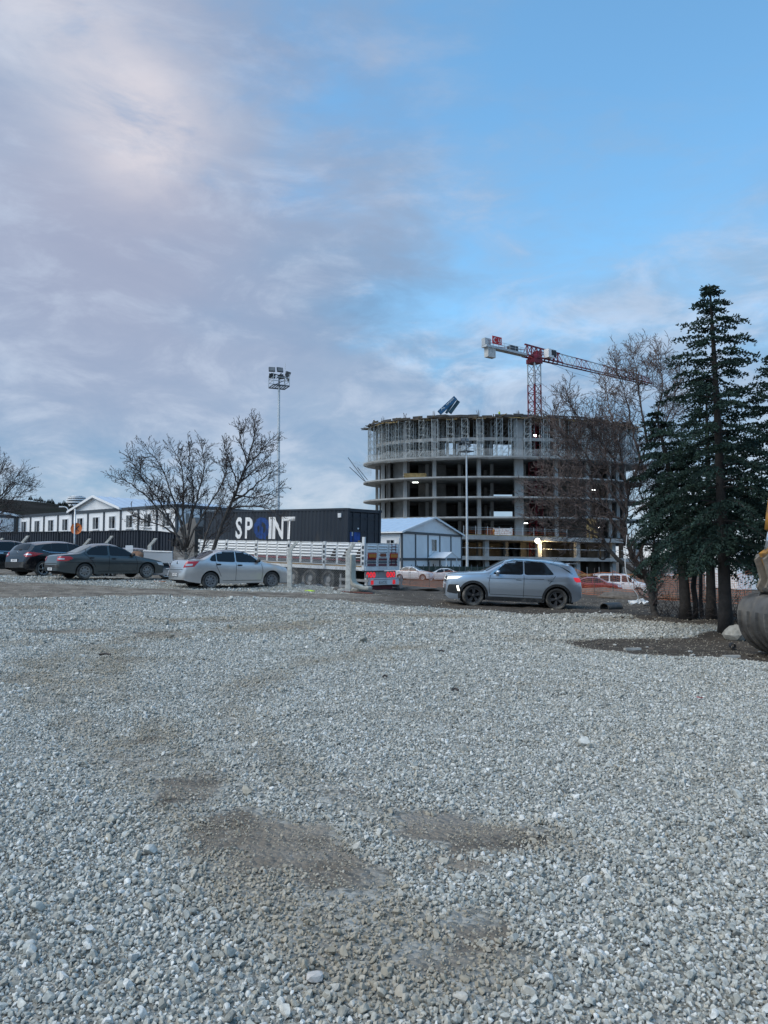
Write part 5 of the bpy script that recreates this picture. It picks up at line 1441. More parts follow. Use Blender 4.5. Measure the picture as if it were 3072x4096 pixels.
for y0 in (-.30, -BW + .30 + .44):
    for k in range(3):
        b = MB(); cy_ = y0 - .22 * k + .0
        for q in range(14):
            a, a2 = 2 * math.pi * q / 14, 2 * math.pi * (q + 1) / 14
            b.bar((.04, cy_ + .075 * math.cos(a), BZ - .36 + .12 * math.sin(a)), (.04, cy_ + .075 * math.cos(a2), BZ - .36 + .12 * math.sin(a2)), .028, .028)
        b.build('tail_lamp', RING, lorry)
MB().box((-.05, -BW / 2, BZ - .72), (.12, BW - .1, .26)).build('bumper', SLATW, lorry)
MB().box((-.05, -BW / 2, BZ - .54), (.1, BW - .05, .05)).build('bumper_rail', SLATW, lorry)
for y0 in (-.45, -BW + .45): MB().box((-.12, y0, BZ - .72), (.03, .17, .2)).build('tail_lamp', emit('tail_square', (1, .03, .04), .2), lorry)
plate_part(lorry, '41 AP 7438', (-.13, -BW / 2, BZ - .72), -1, (.52, .12))
MB().box((.1, -BW / 2, BZ - .98), (.04, BW - .7, .2)).build('mud_flap', MAROON, lorry)
for y in (.0, -BW):   # side under-run guard
    b = MB(); b.box((3.0 + 2.0 - 4.3, y, BZ - .62), (2.0, .04, .12)); b.box((.7, y, BZ - .95), (2.0, .04, .12))
    for xx in (-.2, .6, 1.6): b.box((xx, y, BZ - .7), (.08, .05, .7))
    b.build('side_guard', TRG, lorry)
tt = MB().lathe([(.30, -.15), (.32, -.17), (.47, -.16), (.5, -.1), (.5, .1), (.47, .16), (.32, .17), (.30, .15)], axis='Y', n=28).mesh('tyre', RUBBER, R(40))
tr_ = MB(); tr_.lathe([(.31, .12), (.28, .02), (.16, -.02), (.15, .1), (.001, .12)], axis='Y', n=24)
for k in range(8): tr_.box((.21 * math.cos(k * .785), .02, .21 * math.sin(k * .785)), (.04, .05, .04))
tr_ = tr_.mesh('rim', TRG, R(40))
guard = MB()
for q in range(12):
    a0, a1 = R(10 + 160 * q / 12), R(10 + 160 * (q + 1) / 12); guard.add([(.62 * math.cos(a_), s_, .62 * math.sin(a_)) for a_ in (a0, a1) for s_ in (-.2, .2)], [(0, 1, 3, 2)])
guard = guard.mesh('mudguard', BLACKP)
for x_ in (2.6, 3.95, 5.3, 11.8, 13.2 + 2.6):
    for y, rz in ((-.22, 0), (-BW + .22, math.pi)):
        e = bpy.data.objects.new('wheel', None); LINK(e); e.parent = lorry; e.location = (x_, y, .5); e.rotation_euler = (0, 0, rz)
        mobj('tyre', tt, e); mobj('rim', tr_, e); mobj('mudguard', guard, e)
CABM = mat('cab_grey_brown', (.16, .15, .14), .45, .2, var=.1, dirt=(.2, .18, .16), damt=.3)
cb = MB().prism([(14.3, .75), (16.5, .75), (16.55, 1.6), (16.3, 2.6), (15.9, 3.15), (14.3, 3.2)], -BW + .05, -.05, axis='Y').build('cab', CABM, lorry)
MB().prism([(15.1, 1.75), (16.2, 1.75), (16.1, 2.35), (15.2, 2.5)], -.049, -.03, axis='Y').build('cab_window', GLASS, cb)
MB().box((16.5, -BW / 2, 2.1), (.06, 2.2, .9), 0, R(-14)).build('windscreen', GLASS, cb)
MB().box((16.3, .12, 2.2), (.12, .22, .5)).build('mirror', BLACKP, cb)
MB().box((15.2, -.04, 1.2), (1.6, .04, .12)).build('cab_step', TRG, cb)
MB().prism([(14.3, 3.2), (15.9, 3.15), (14.6, 3.75)], -BW + .2, -.2, axis='Y').build('wind_deflector', CABM, lorry)

CONT = mat('container_black', (.027, .036, .050), .5, .15, var=.15, scale=.8, dirt=(.06, .058, .056), damt=.3, dscale=1.5, stretch=(1, 1, .3))
CW, CH, CL = 2.44, 2.896, 12.19
cM = TM @ Matrix.Translation((1.22, -.03, BZ + .01))
ct = thing('shipping_container', 'black corrugated shipping container lettered SPOINT on the lorry bed', 'container', cM.translation, rot=cM.to_euler())
PIT, DEP = .2785, .036
def prof(u):
    f = (u / PIT) % 1.0
    if f < .26: return 0.0
    if f < .5: return (f - .26) / .24
    if f < .76: return 1.0
    return 1 - (f - .76) / .24
brk = [.12]; k = 0
while True:
    stop = False
    for f in (0, .26, .5, .76):
        u = (k + f) * PIT
        if u > CL - .12: stop = True; break
        if u > .12: brk.append(u)
    if stop: break
    k += 1
brk.append(CL - .12)
for y0, sg in ((0.0, 1), (-CW, -1)):
    b = MB()
    for u in brk: yy = y0 - sg * (.01 + DEP * (1 - prof(u))); b.v += [(u, yy, .14), (u, yy, CH - .1)]
    for k in range(len(brk) - 1): b.f.append((2*k, 2*k + 2, 2*k + 3, 2*k + 1))
    b.build('side_wall', CONT, ct)
    MB().box((CL / 2, y0 - sg * .03, CH - .05), (CL - .3, .07, .11)).build('top_rail', CONT, ct); MB().box((CL / 2, y0 - sg * .03, .08), (CL - .3, .07, .15)).build('bottom_rail', CONT, ct)
rf = MB()
for k in range(60): rf.box((.2 + k * .2, -CW / 2, CH - .045 + (.012 if k % 2 else 0)), (.2, CW - .12, .02))
rf.build('roof', CONT, ct)
MB().box((CL - .06, -CW / 2, CH / 2), (.08, CW - .2, CH - .2)).build('front_wall', CONT, ct)
for x_ in (.06, CL - .06):
    for y_ in (-.06, -CW + .06):
        MB().box((x_, y_, CH / 2), (.125, .125, CH - .26)).build('corner_post', CONT, ct)
        for z_ in (.065, CH - .065): MB().box((x_, y_, z_), (.17, .165, .125)).build('corner_casting', CONT, ct)
MB().box((.05, -CW / 2, CH - .09), (.11, CW - .2, .16)).build('door_header', CONT, ct); MB().box((.05, -CW / 2, .1), (.11, CW - .2, .16)).build('door_sill', CONT, ct)
for s_ in (0, 1):
    yc = -CW * (.28 if s_ == 0 else .72)
    dr = MB().box((.07, yc, CH / 2), (.05, CW / 2 - .15, CH - .42)).build('door', CONT, ct)
    for e in (-1, 1):
        yb = yc + e * .27
        MB().tube([(.015, yb, .1), (.015, yb, CH - .1)], .022, 6).build('locking_bar', CONT, dr)
        for z_ in (.35, 1.15, 1.9, 2.55): MB().box((.02, yb, z_), (.05, .12, .07)).build('bar_bracket', CONT, dr)
        MB().box((.0, yb - .14, 1.0), (.03, .34, .05)).build('door_handle', CONT, dr)
    for z_ in (.45, 1.1, 1.75, 2.4): MB().box((.03, yc, z_), (.04, CW / 2 - .2, .06)).build('door_rib', CONT, dr)
    if s_ == 0:
        MB().box((.035, yc + .1, 1.5), (.012, .74, .56)).build('blue_paint_patch', mat('blue_patch', (.012, .07, .30), .6, var=.35, scale=3), dr)
        MB().box((.028, yc + .32, 1.62), (.012, .08, .2)).build('white_mark', WHITEPAINT, dr); MB().box((.03, yc - .1, 1.9), (.02, .1, .08)).build('lock_plate', WHITEPAINT, dr)
        MB().box((.03, yc - .18, 1.1), (.012, .2, .42)).build('brown_patch', BROWNW, dr)
MB().box((.55, .03, CH - .36), (.22, .06, .22)).build('vent', WHITEPAINT, ct)
# painted letters follow the corrugation; seen from outside they run front to back
def paint_letters(txt, uc, zc, size, m, xs, bold, name='lettering'):
    tm = text_mesh(txt, size, name, m, bold, xs)
    bm = bmesh.new(); bm.from_mesh(tm)
    for v in bm.verts: v.co = Vector((uc - v.co.x, 0, zc + v.co.y))
    for u in brk: bmesh.ops.bisect_plane(bm, geom=bm.verts[:] + bm.edges[:] + bm.faces[:], plane_co=(u, 0, 0), plane_no=(1, 0, 0))
    for v in bm.verts: v.co.y = -(.01 + DEP * (1 - prof(v.co.x))) + .004
    bmesh.ops.recalc_face_normals(bm, faces=bm.faces)
    bm.to_mesh(tm); bm.free(); return mobj(name, tm, ct)
LW = mat('letter_white', (.82, .83, .84), .6, var=.06, scale=8, dirt=(.25, .25, .26), damt=.2, dscale=14)
def upx_c(px):
    best, bu = 1e9, 0
    for u in np.linspace(0, CL, 600):
        p = cM @ Vector((u, 0, 1.6)); e = abs(CX + F * p.x / p.y - px)
        if e < best: best, bu = e, u
    return bu
zt = 1.84
u = {ch: upx_c(px) for ch, px in (('S', 953), ('P', 991), ('O', 1044), ('I', 1077), ('N', 1110), ('T', 1153))}
for ch in 'SPINT': paint_letters(ch, u[ch], zt, 1.62, LW, {'S': .82, 'P': .82, 'I': 1.0, 'N': .80, 'T': .92}[ch], .045)
LB = mat('letter_blue', (.006, .045, .19), .6, var=.45, scale=2.5, dirt=(.02, .03, .05), damt=.45, dscale=3)
paint_letters('O', u['O'], zt, 1.52, LB, 1.1, .07, 'blue_lettering')
for du, dz_, w_, h_ in ((.0, -.1, .34, .5), (.18, .3, .3, .3), (-.2, -.45, .4, .16)):
    bm = bmesh.new(); u0 = u['O'] + du
    bmesh.ops.create_grid(bm, x_segments=1, y_segments=1, size=.5)
    for v in bm.verts: v.co = Vector((u0 + v.co.x * w_, 0, zt + dz_ + v.co.y * h_ + v.co.x * .12))
    for q in brk: bmesh.ops.bisect_plane(bm, geom=bm.verts[:] + bm.edges[:] + bm.faces[:], plane_co=(q, 0, 0), plane_no=(1, 0, 0))
    for v in bm.verts: v.co.y = -(.01 + DEP * (1 - prof(v.co.x))) + .008 + .001 * du
    me_ = bpy.data.meshes.new('blue_paint_patch'); bm.to_mesh(me_); bm.free(); me_.materials.append(LB); mobj('blue_paint_patch', me_, ct)
# ------------------------------------------------------------------ bare trees
BARK = mat('bark_grey', (.085, .075, .068), .95, var=.3, scale=6, bump=.5, bscale=30)
TWIG = mat('twig_brown', (.055, .045, .043), .9, var=.3, scale=2)
TWIGP = mat('twig_purple', (.10, .076, .070), .9, var=.3, scale=2)
def catmull(pts, n):
    P_ = [Vector(p) for p in pts]; P_ = [P_[0] * 2 - P_[1]] + P_ + [P_[-1] * 2 - P_[-2]]; out = []
    m = len(P_) - 3
    for k in range(n):
        t = k / (n - 1) * m; i = min(int(t), m - 1); f = t - i; a, b, c, d = P_[i:i + 4]
        out.append(.5 * ((2*b) + (c - a) * f + (2*a - 5*b + 4*c - d) * f*f + (3*b - a - 3*c + d) * f**3))
    return out
def grow(rng, mb, p, d, length, rad, lvl, prm):
    n = max(3, int(length / prm['seg'])); st = length / n; pts = [p.copy()]; rads = [rad]
    for k in range(n):
        d = (d + Vector((rng.gauss(0, 1), rng.gauss(0, 1), rng.gauss(0, 1))) * prm['jit'] + Vector((0, 0, prm['trop']))).normalized()
        p = p + d * st; pts.append(p.copy()); rads.append(max(prm['tip'], rad * (1 - (k + 1) / n * .85)))
    mb.tube(pts, rads, 4 if rad > .012 else 3, cap=False)
    if lvl <= 0: return
    nc = max(1, int(length * prm['dens'] * (1.0 + .4 * rng.random())))
    for q in range(nc):
        t = .18 + .8 * (q + rng.random()) / nc; i = min(int(t * n), n - 1); b = pts[i].lerp(pts[i + 1], t * n - i)
        dd = (pts[i + 1] - pts[i]).normalized(); az = rng.uniform(0, 6.283); perp = dd.orthogonal().normalized()
        perp = Matrix.Rotation(az, 3, dd) @ perp; an = R(rng.uniform(28, 58))
        cd = (dd * math.cos(an) + perp * math.sin(an)).normalized()
        grow(rng, mb, b, cd, length * rng.uniform(.34, .58) * (1.15 - .5 * t), max(prm['tip'], rads[i] * .55), lvl - 1, prm)
def bare_tree(name, label, base, limbs, Y, seed, prm, group, bark=BARK, twig=TWIG, dspread=1.2):
    rng = random.Random(seed); t = thing(name, label, 'tree', base, group=group)
    tr, cr_ = MB(), MB()
    for li, (r0, r1, pts) in enumerate(limbs):
        dz = rng.uniform(-dspread, dspread) if li else 0; P3 = []
        for k, q in enumerate(pts):
            yy = Y + dz * (k / (len(pts) - 1))**1.3 * (1 if len(q) < 3 else 0) + (q[2] if len(q) > 2 else 0)
            P3.append(at(q[0], q[1], yy) - Vector(base))
        n = 14; C = catmull(P3, n)
        C = [c + Vector((rng.gauss(0, .02), rng.gauss(0, .03), rng.gauss(0, .02))) if 0 < i < n - 1 else c for i, c in enumerate(C)]
        rr = [r0 + (r1 - r0) * (k / (n - 1))**.7 for k in range(n)]
        (tr if r0 > prm.get('trunk_r', .05) else cr_).tube(C, rr, 8 if r0 > .05 else 5, cap=True)
        Ltot = sum((C[i+1] - C[i]).length for i in range(n - 1)); nc = int(Ltot * prm['ldens'])
        for q in range(nc):
            f = prm.get('from', .22) + (1 - prm.get('from', .22)) * (q + rng.random()) / nc; i = min(int(f * (n - 1)), n - 2); b = C[i].lerp(C[i + 1], f * (n - 1) - i); dd = (C[i+1] - C[i]).normalized()
            az = rng.uniform(0, 6.283); perp = Matrix.Rotation(az, 3, dd) @ dd.orthogonal().normalized(); an = R(rng.uniform(25, 62))
            cd = (dd * math.cos(an) + perp * math.sin(an)).normalized()
            grow(rng, cr_, b, cd, prm['blen'] * rng.uniform(.5, 1.15) * (1.15 - .45 * f), max(prm['tip'] * 1.6, rr[i] * .42), prm['lvl'], prm)
        grow(rng, cr_, C[-1], (C[-1] - C[-2]).normalized(), prm['blen'] * .7, r1, prm['lvl'], prm)
    for nm, b, m in (('trunk', tr, bark), ('crown', cr_, twig)):
        if b.v: b.build(nm, m, t, smooth=True if nm == 'trunk' else False, fix=False)
    return t
PA = dict(seg=.14, jit=.13, trop=.075, tip=.0085, dens=6.4, ldens=8.0, blen=.95, lvl=2)
b0 = at(742, 2205, 36.5); b0.z = H(b0.x, b0.y)
bare_tree('bare_tree', 'bare many-stemmed tree spreading in front of the container cab end', b0, [
    (.13, .07, [(745, 2290, 0), (742, 2215, 0), (738, 2160, 0)]),
    (.075, .012, [(735, 2200), (690, 2110), (610, 2010), (530, 1940), (478, 1912)]), (.07, .012, [(738, 2180), (715, 2060), (680, 1960), (640, 1860), (585, 1795)]),
    (.07, .012, [(742, 2180), (735, 2050), (735, 1950), (722, 1850), (695, 1800)]), (.07, .012, [(745, 2190), (770, 2060), (800, 1950), (818, 1850), (805, 1785)]),
    (.06, .012, [(748, 2190), (800, 2080), (860, 1980), (900, 1900), (908, 1830)]), (.05, .010, [(720, 2150), (640, 2100), (585, 2085), (540, 2065)]), (.045, .010, [(700, 2120), (640, 2010), (560, 1900), (520, 1830)]),
    (.045, .01, [(735, 2100), (680, 2010), (600, 1920), (545, 1880)]), (.045, .01, [(750, 2120), (775, 1990), (765, 1880), (755, 1790)])], 36.5, 3, PA, 'bare trees')
b0 = at(850, 2205, 36.0); b0.z = H(b0.x, b0.y)
bare_tree('bare_tree', 'bare leaning tree reaching up beside the floodlight mast', b0, [
    (.12, .02, [(815, 2300), (850, 2200), (900, 2070), (950, 1960), (985, 1860), (1012, 1770), (1018, 1690)]), (.06, .01, [(930, 2005), (1005, 1955), (1060, 1905), (1092, 1885)]),
    (.055, .01, [(915, 2035), (990, 2025), (1055, 2030), (1105, 2050)]), (.05, .01, [(955, 1945), (925, 1870), (905, 1800)]), (.07, .012, [(800, 2300), (810, 2200), (840, 2100), (880, 2020), (905, 1960)]),
    (.045, .01, [(975, 1890), (1040, 1810), (1080, 1760)]), (.045, .01, [(990, 1850), (960, 1760), (965, 1720)]), (.045, .01, [(960, 1930), (1020, 1880), (1070, 1830)]), (.05, .01, [(940, 1980), (1030, 1990), (1100, 1960)])], 36.0, 9, PA, 'bare trees')
b0 = at(-95, 2150, 44); b0.z = 1.2
PL2 = dict(PA); PL2.update(tip=.008, blen=1.3, dens=4.0)
bare_tree('bare_tree', 'bare tree at the far left above the dark estate car', b0, [
    (.16, .05, [(-110, 2230), (-90, 2120), (-60, 2020)]), (.07, .012, [(-70, 2060), (0, 1985), (50, 1930), (80, 1890)]), (.06, .012, [(-60, 2030), (-20, 1930), (10, 1880)]), (.05, .012, [(-60, 2050), (10, 2020), (70, 1985), (100, 1960)]),
    (.05, .012, [(-80, 2100), (-10, 2060), (30, 2045), (60, 2055)]), (.045, .01, [(10, 2080), (-5, 2110), (15, 2125)]), (.05, .012, [(-65, 2040), (0, 2000), (60, 1940), (95, 1925)]), (.05, .012, [(-60, 2000), (-30, 1900), (-10, 1850)])], 44, 5, PL2, 'bare trees')
PR = dict(seg=.10, jit=.14, trop=.045, tip=.0050, dens=9.0, ldens=12.5, blen=.85, lvl=2, trunk_r=.045)
b0 = at(2620, 2438, 20); b0.z = H(b0.x, b0.y) - .05
bare_tree('bare_tree', 'bare tree with slanting trunk and dense purple-grey twigs before the concrete building', b0, [
    (.105, .055, [(2628, 2470, 0), (2617, 2434, 0), (2587, 2325, 0), (2533, 2235, 0), (2508, 2165, 0)]), (.055, .02, [(2508, 2165), (2500, 2080), (2520, 1960), (2560, 1850), (2590, 1780)]),
    (.07, .012, [(2570, 2310), (2448, 2215), (2398, 2126), (2344, 2086), (2250, 2030), (2140, 1965)]), (.045, .01, [(2508, 2165), (2430, 2060), (2330, 1960), (2250, 1900), (2190, 1860)]),
    (.04, .008, [(2520, 1960), (2450, 1830), (2380, 1740), (2300, 1650), (2265, 1600)]), (.04, .007, [(2560, 1850), (2530, 1700), (2490, 1560), (2462, 1460)]), (.035, .007, [(2590, 1780), (2560, 1600), (2542, 1480), (2533, 1410)]),
    (.035, .007, [(2600, 1770), (2640, 1600), (2642, 1480), (2636, 1420)]), (.035, .007, [(2600, 1800), (2680, 1650), (2722, 1520)]), (.04, .008, [(2500, 2050), (2400, 1900), (2330, 1800), (2240, 1710), (2205, 1640)]),
    (.04, .008, [(2500, 2100), (2400, 2020), (2280, 1980), (2180, 1940)]), (.035, .008, [(2450, 2090), (2350, 1890), (2290, 1790), (2250, 1740)]), (.035, .008, [(2505, 2000), (2440, 1900), (2420, 1780), (2400, 1650)]),
    (.035, .008, [(2510, 1980), (2480, 1820), (2440, 1650), (2420, 1520)]), (.04, .008, [(2540, 2240), (2620, 2080), (2680, 1900), (2720, 1720)]), (.035, .008, [(2420, 2150), (2300, 2110), (2220, 2110), (2160, 2080)])], 20, 12, PR, 'bare trees', twig=TWIGP, dspread=1.0)
b0 = at(2614, 2390, 21.5); b0.z = H(b0.x, b0.y)
bare_tree('bare_tree', 'thin straight bare trunk just behind the slanting tree', b0, [(.07, .03, [(2620, 2425, 0), (2614, 2300, 0), (2612, 2180, 0), (2605, 2050, 0)]), (.03, .007, [(2605, 2050), (2640, 1900), (2660, 1750)]), (.03, .007, [(2608, 2080), (2560, 1950), (2600, 1800)])], 21.5, 22, PR, 'bare trees')

# ------------------------------------------------------------------ conifers
def needle_mat(name, a, b):
    return mat(name, a, .8, var=.45, scale=1.6, dirt=b, damt=.45, dscale=2.5, spec=.2)
NEED = needle_mat('cedar_needles', (.034, .062, .052), (.052, .082, .050))
BARKD = mat('bark_dark', (.036, .032, .03), .95, var=.35, scale=5, bump=.8, bscale=18)
def sprigs(pos, dirs, size, rs_):
    """flat crossed needle tufts; arrays of points and directions"""
    n = len(pos); d = dirs / (np.linalg.norm(dirs, axis=1)[:, None] + 1e-9)
    r = rs_.normal(size=(n, 3)); s = np.cross(d, r); s /= (np.linalg.norm(s, axis=1)[:, None] + 1e-9); t = np.cross(d, s)
    V, Fc = [], []
    for ax_ in (s, t):
        a = pos - d * size[:, None] * .2; tip = pos + d * size[:, None]; m = pos + d * size[:, None] * .35
        V.append(np.stack([a, m + ax_ * size[:, None] * .30, tip, m - ax_ * size[:, None] * .30], 1))
    V = np.concatenate(V, 0).reshape(-1, 3); q = np.arange(len(V)).reshape(-1, 4)
    return V, q
def conifer(label, base, height, prof_, seed, lean=(0, 0), trunk_r=.12, first=.16, nb=95, droop=.34, tipsz=.056, group='conifers at the edge of the lot', gaps=0.0):
    rng = random.Random(seed); rs_ = np.random.RandomState(seed); t = thing('conifer_tree', label, 'tree', base, group=group)
    def axis(z): f = z / height; return Vector((lean[0] * f * f, lean[1] * f * f, z))
    tk = MB(); tk.tube([axis(height * k / 12) for k in range(13)], [trunk_r * (1.25 if k == 0 else 1) * (1 - k / 12.5)**.8 + .006 for k in range(13)], 9); tk.build('trunk', BARKD, t, smooth=True, fix=False)
    br = MB(); pos, dr_, sz = [], [], []
    hs = [p[0] for p in prof_]; rs2 = [p[1] for p in prof_]
    az = rng.random() * 6
    for k in range(nb):
        f = first + (1 - first) * ((k + .5) / nb)**1.0; tier = .052; f = (round(f / tier) * tier) * .5 + f * .5; f = min(.992, f + rng.uniform(-.008, .008)); z = f * height
        az += 2.399 + rng.uniform(-.5, .5)
        L_ = float(np.interp(f, hs, rs2)) * rng.uniform(.38, 1.22)
        if L_ < .04: continue
        d = Vector((math.cos(az), math.sin(az), .28 - .25 * (1 - f) + rng.uniform(-.12, .12))).normalized()
        n = max(5, int(L_ / .09)); p = axis(z); pts = [p.copy()]
        for q in range(n):
            g = (q + 1) / n
            d = (d + Vector((rng.gauss(0, .05), rng.gauss(0, .05), -droop * (.10 + .14 * g) + rng.gauss(0, .025)))).normalized(); p = p + d * (L_ / n); pts.append(p.copy())
        br.tube(pts, [max(.003, .022 * (L_ / 1.6) * (1 - q / (n + 1))) for q in range(n + 1)], 4, cap=False)
        for q in range(1, n + 1):
            g = q / n
            if g < .22: continue
            dd = (pts[q] - pts[q - 1]).normalized(); sd_ = dd.cross(Vector((0, 0, 1))).normalized()
            for s_ in (-1, 1):
                bl = (.10 + .34 * L_ * (1 - g) ** .6 * .55 + .05) * rng.uniform(.5, 1.2)
                bd = (dd * .75 + sd_ * s_ * 1.0 + Vector((0, 0, rng.uniform(-.28, .12)))).normalized(); m = max(2, int(bl / .035))
                for w_ in range(m):
                    c = pts[q] + bd * bl * (w_ + 1) / m + Vector((0, 0, -.25 * bl * ((w_ + 1) / m)**2))
                    for _ in range(2):
                        pos.append(c + Vector((rng.gauss(0, .012), rng.gauss(0, .012), rng.gauss(0, .014)))); dr_.append(bd * .6 + Vector((rng.gauss(0, .5), rng.gauss(0, .5), rng.gauss(.25, .45)))); sz.append(tipsz * rng.uniform(.6, 1.2))
            for _ in range(3): pos.append(pts[q] + Vector((rng.gauss(0, .015),) * 3)); dr_.append(dd + Vector((rng.gauss(0, .7), rng.gauss(0, .7), rng.gauss(.2, .5)))); sz.append(tipsz * rng.uniform(.6, 1.1))
    for q in range(26):
        z = height * (.93 + .075 * q / 26); pos.append(axis(z)); dr_.append(Vector((rng.gauss(0, .8), rng.gauss(0, .8), .7))); sz.append(tipsz * .8)
    V, q = sprigs(np.array(pos), np.array(dr_), np.array(sz), rs_)
    me = bpy.data.meshes.new('crown'); me.from_pydata(V.tolist(), [], q.tolist()); me.materials.append(NEED); mobj('crown', me, t)
    br.build('branches', BARKD, t, fix=False)
    print(label[:20], len(V) // 2)
    return t
def gbase(px, Y): x_ = gx(px, Y); return Vector((x_, Y, H(x_, Y) - .05))
conifer('tall dark cedar with a bare lower trunk on the earth patch near the digger', gbase(2893, 15.8), 7.25, [(0, 1.35), (.2, 1.55), (.35, 1.7), (.5, 1.42), (.65, 1.08), (.78, .85), (.88, .52), (.95, .22), (1, .03)], 4, (-.14, 0), .13, .20, 175)
conifer('dark cedar with leaning trunk behind the tall one', gbase(2735, 19.5), 5.4, [(0, 1.1), (.3, 1.5), (.5, 1.35), (.7, 1.0), (.88, .55), (1, .05)], 8, (-.55, .3), .14, .30, 125)
conifer('dense dark cedar at the right edge behind the digger arm', gbase(3115, 17.5), 6.3, [(0, 1.5), (.3, 1.8), (.5, 1.6), (.7, 1.2), (.88, .6), (1, .05)], 15, (.1, .2), .13, .26, 130)
conifer('cedar standing directly behind the tall cedar trunk', gbase(2838, 19.2), 6.0, [(0, 1.2), (.3, 1.6), (.5, 1.5), (.7, 1.1), (.88, .55), (1, .05)], 23, (.1, .2), .12, .32, 120)
for px, Y, r_, lb in ((2775, 20.5, .08, 'slim dark trunk between the two leaning trees'), (2800, 21.5, .06, 'slimmest dark trunk behind the cedars')):
    b0 = gbase(px, Y); t = thing('dead_tree', lb, 'tree', b0, group='slim trunks among the conifers')
    rng = random.Random(px); tk = MB(); tk.tube([(rng.gauss(0, .03), rng.gauss(0, .03), k * .45) for k in range(9)], [r_ * (1 - k * .06) for k in range(9)], 7); tk.build('trunk', BARKD, t, smooth=True)
    tw = MB()
    for k in range(16): grow(rng, tw, Vector((0, 0, .5 + rng.random() * 2.8)), Vector((rng.gauss(0, 1), rng.gauss(0, 1), .3)).normalized(), .7, .012, 1, dict(PR)) 
    tw.build('branches', TWIG, t, fix=False)
# brushwood between the trunks
for i, (px, Y, lb) in enumerate(((2680, 20.2, 'tangle of dry brush between the slanting tree and the leaning cedar'), (2790, 19.9, 'tangle of dry brush between the cedar trunks'), (2955, 18.5, 'dry brush beside the digger bucket'))):
    b0 = gbase(px, Y); rng = random.Random(70 + i); t = thing('dry_bush', lb, 'bush', b0, group='dry brush under the trees'); tw = MB(); prm = dict(PR); prm.update(jit=.22, trop=-.01, tip=.004, dens=4)
    for k in range(30): grow(rng, tw, Vector((rng.gauss(0, .3), rng.gauss(0, .2), 0)), Vector((rng.gauss(0, .7), rng.gauss(0, .7), 1)).normalized(), rng.uniform(.6, 1.2), .008, 1, prm)
    tw.build('twigs', TWIG, t, fix=False)

# ------------------------------------------------------------------ hill, trees and round building far off
HILLM = mat('hill_scrub', (.026, .0255, .024), .95, var=.35, scale=.02, dirt=(.015, .02, .015), damt=.55, dscale=.05, spec=.03)
def ridge(X_): return np.interp(X_, [-900, -480, -300, -262, -240, -215, -190, -150, -100, 0], [60, 58, 49, 47, 44, 40, 35, 24, 10, 0])
hx = np.arange(-900, 20, 12.); hy = np.arange(300, 900, 15.)
HXm, HYm = np.meshgrid(hx, hy); f = np.exp(-((HYm - 540) / 130)**2)
HZm = ridge(HXm) * f + (fbm(HXm * .03, HYm * .03, 3) - .5) * 9 * f - 1.2
ii = np.arange(HXm.size).reshape(HXm.shape); fc = np.stack([ii[:-1, :-1], ii[:-1, 1:], ii[1:, 1:], ii[1:, :-1]], -1).reshape(-1, 4)
me = bpy.data.meshes.new('hill'); me.from_pydata(np.stack([HXm, HYm, HZm], -1).reshape(-1, 3).tolist(), [], fc.tolist()); me.shade_smooth(); me.materials.append(HILLM)
prop(mobj('hill', me), kind='structure')
def hillz(x_, y_): return float(ridge(np.array([x_]))[0] * math.exp(-((y_ - 540) / 130)**2)) - 1.5
rng = random.Random(5); rs_ = np.random.RandomState(5)
def small_tree(seed):
    rs_ = np.random.RandomState(seed); n = 420; f = rs_.rand(n); az = rs_.rand(n) * 6.283; rad = (1 - f) * .42 * np.sqrt(rs_.rand(n)) + .02
    pos = np.stack([rad * np.cos(az), rad * np.sin(az), .12 + f * .88], 1); dr_ = np.stack([np.cos(az), np.sin(az), rs_.normal(0, .5, n)], 1)
    V, q = sprigs(pos, dr_, .13 * (1.2 - f), rs_); me = bpy.data.meshes.new('crown'); me.from_pydata(V.tolist(), [], q.tolist()); me.materials.append(mat('far_pine', (.022, .032, .026), .9, var=.3, scale=3)); return me
sm = [small_tree(k) for k in range(3)]; stt = MB().tube([(0, 0, 0), (0, 0, .5)], [.05, .03], 5).mesh('trunk', BARKD)
def far_tree(px, Y, h, lb):
    x_ = gx(px, Y); t = thing('far_tree', lb, 'tree', (x_, Y, hillz(x_, Y) - .3), group='pines on the far hill'); t.scale = (h * .62, h * .62, h * .62)
    mobj('trunk', stt, t); mobj('crown', rng.choice(sm), t)
for px, Y, h in [(118, 535, 6), (135, 538, 3.6), (143, 540, 4), (157, 530, 6.5), (166, 535, 4), (176, 540, 3), (188, 538, 4.2), (193, 540, 4.6), (204, 530, 6.2), (210, 533, 4), (232, 536, 3.4), (238, 538, 3.6), (252, 530, 6.4), (258, 528, 5.2), (264, 525, 5), (240, 520, 3.5), (283, 520, 5.2), (296, 515, 5), (310, 515, 5.5)]:
    far_tree(px, Y, h, 'small dark pine on the crest of the far hill')
for px, Y, h in [(168, 440, 3.5), (150, 420, 3), (215, 430, 3), (200, 400, 3.2), (140, 400, 2.6), (180, 415, 2.2), (228, 405, 2.4), (120, 430, 3)]:
    far_tree(px, Y, h, 'small dark bush on the slope of the far hill')
rbx = gx(304, 620); rz0 = at(304, 2012, 620).z - 3
rb_ = thing('round_building', 'pale round building with dark bands on the far hill', 'building', (rbx, 620, rz0))
for k, (z, r_, h_) in enumerate(((0, 7.4, 1.6), (2.7, 8.2, 1.2), (4.8, 8.0, 1.1), (6.6, 6.8, 1.1), (8.0, 4.2, .8))):
    MB().lathe([(.01, z), (r_, z), (r_, z + h_), (.01, z + h_)], n=28).build('floor_band', WHITEP, rb_)
MB().lathe([(7.0, 0), (7.0, 6.4), (6.0, 8)], n=28).build('glazing', GLASS, rb_)
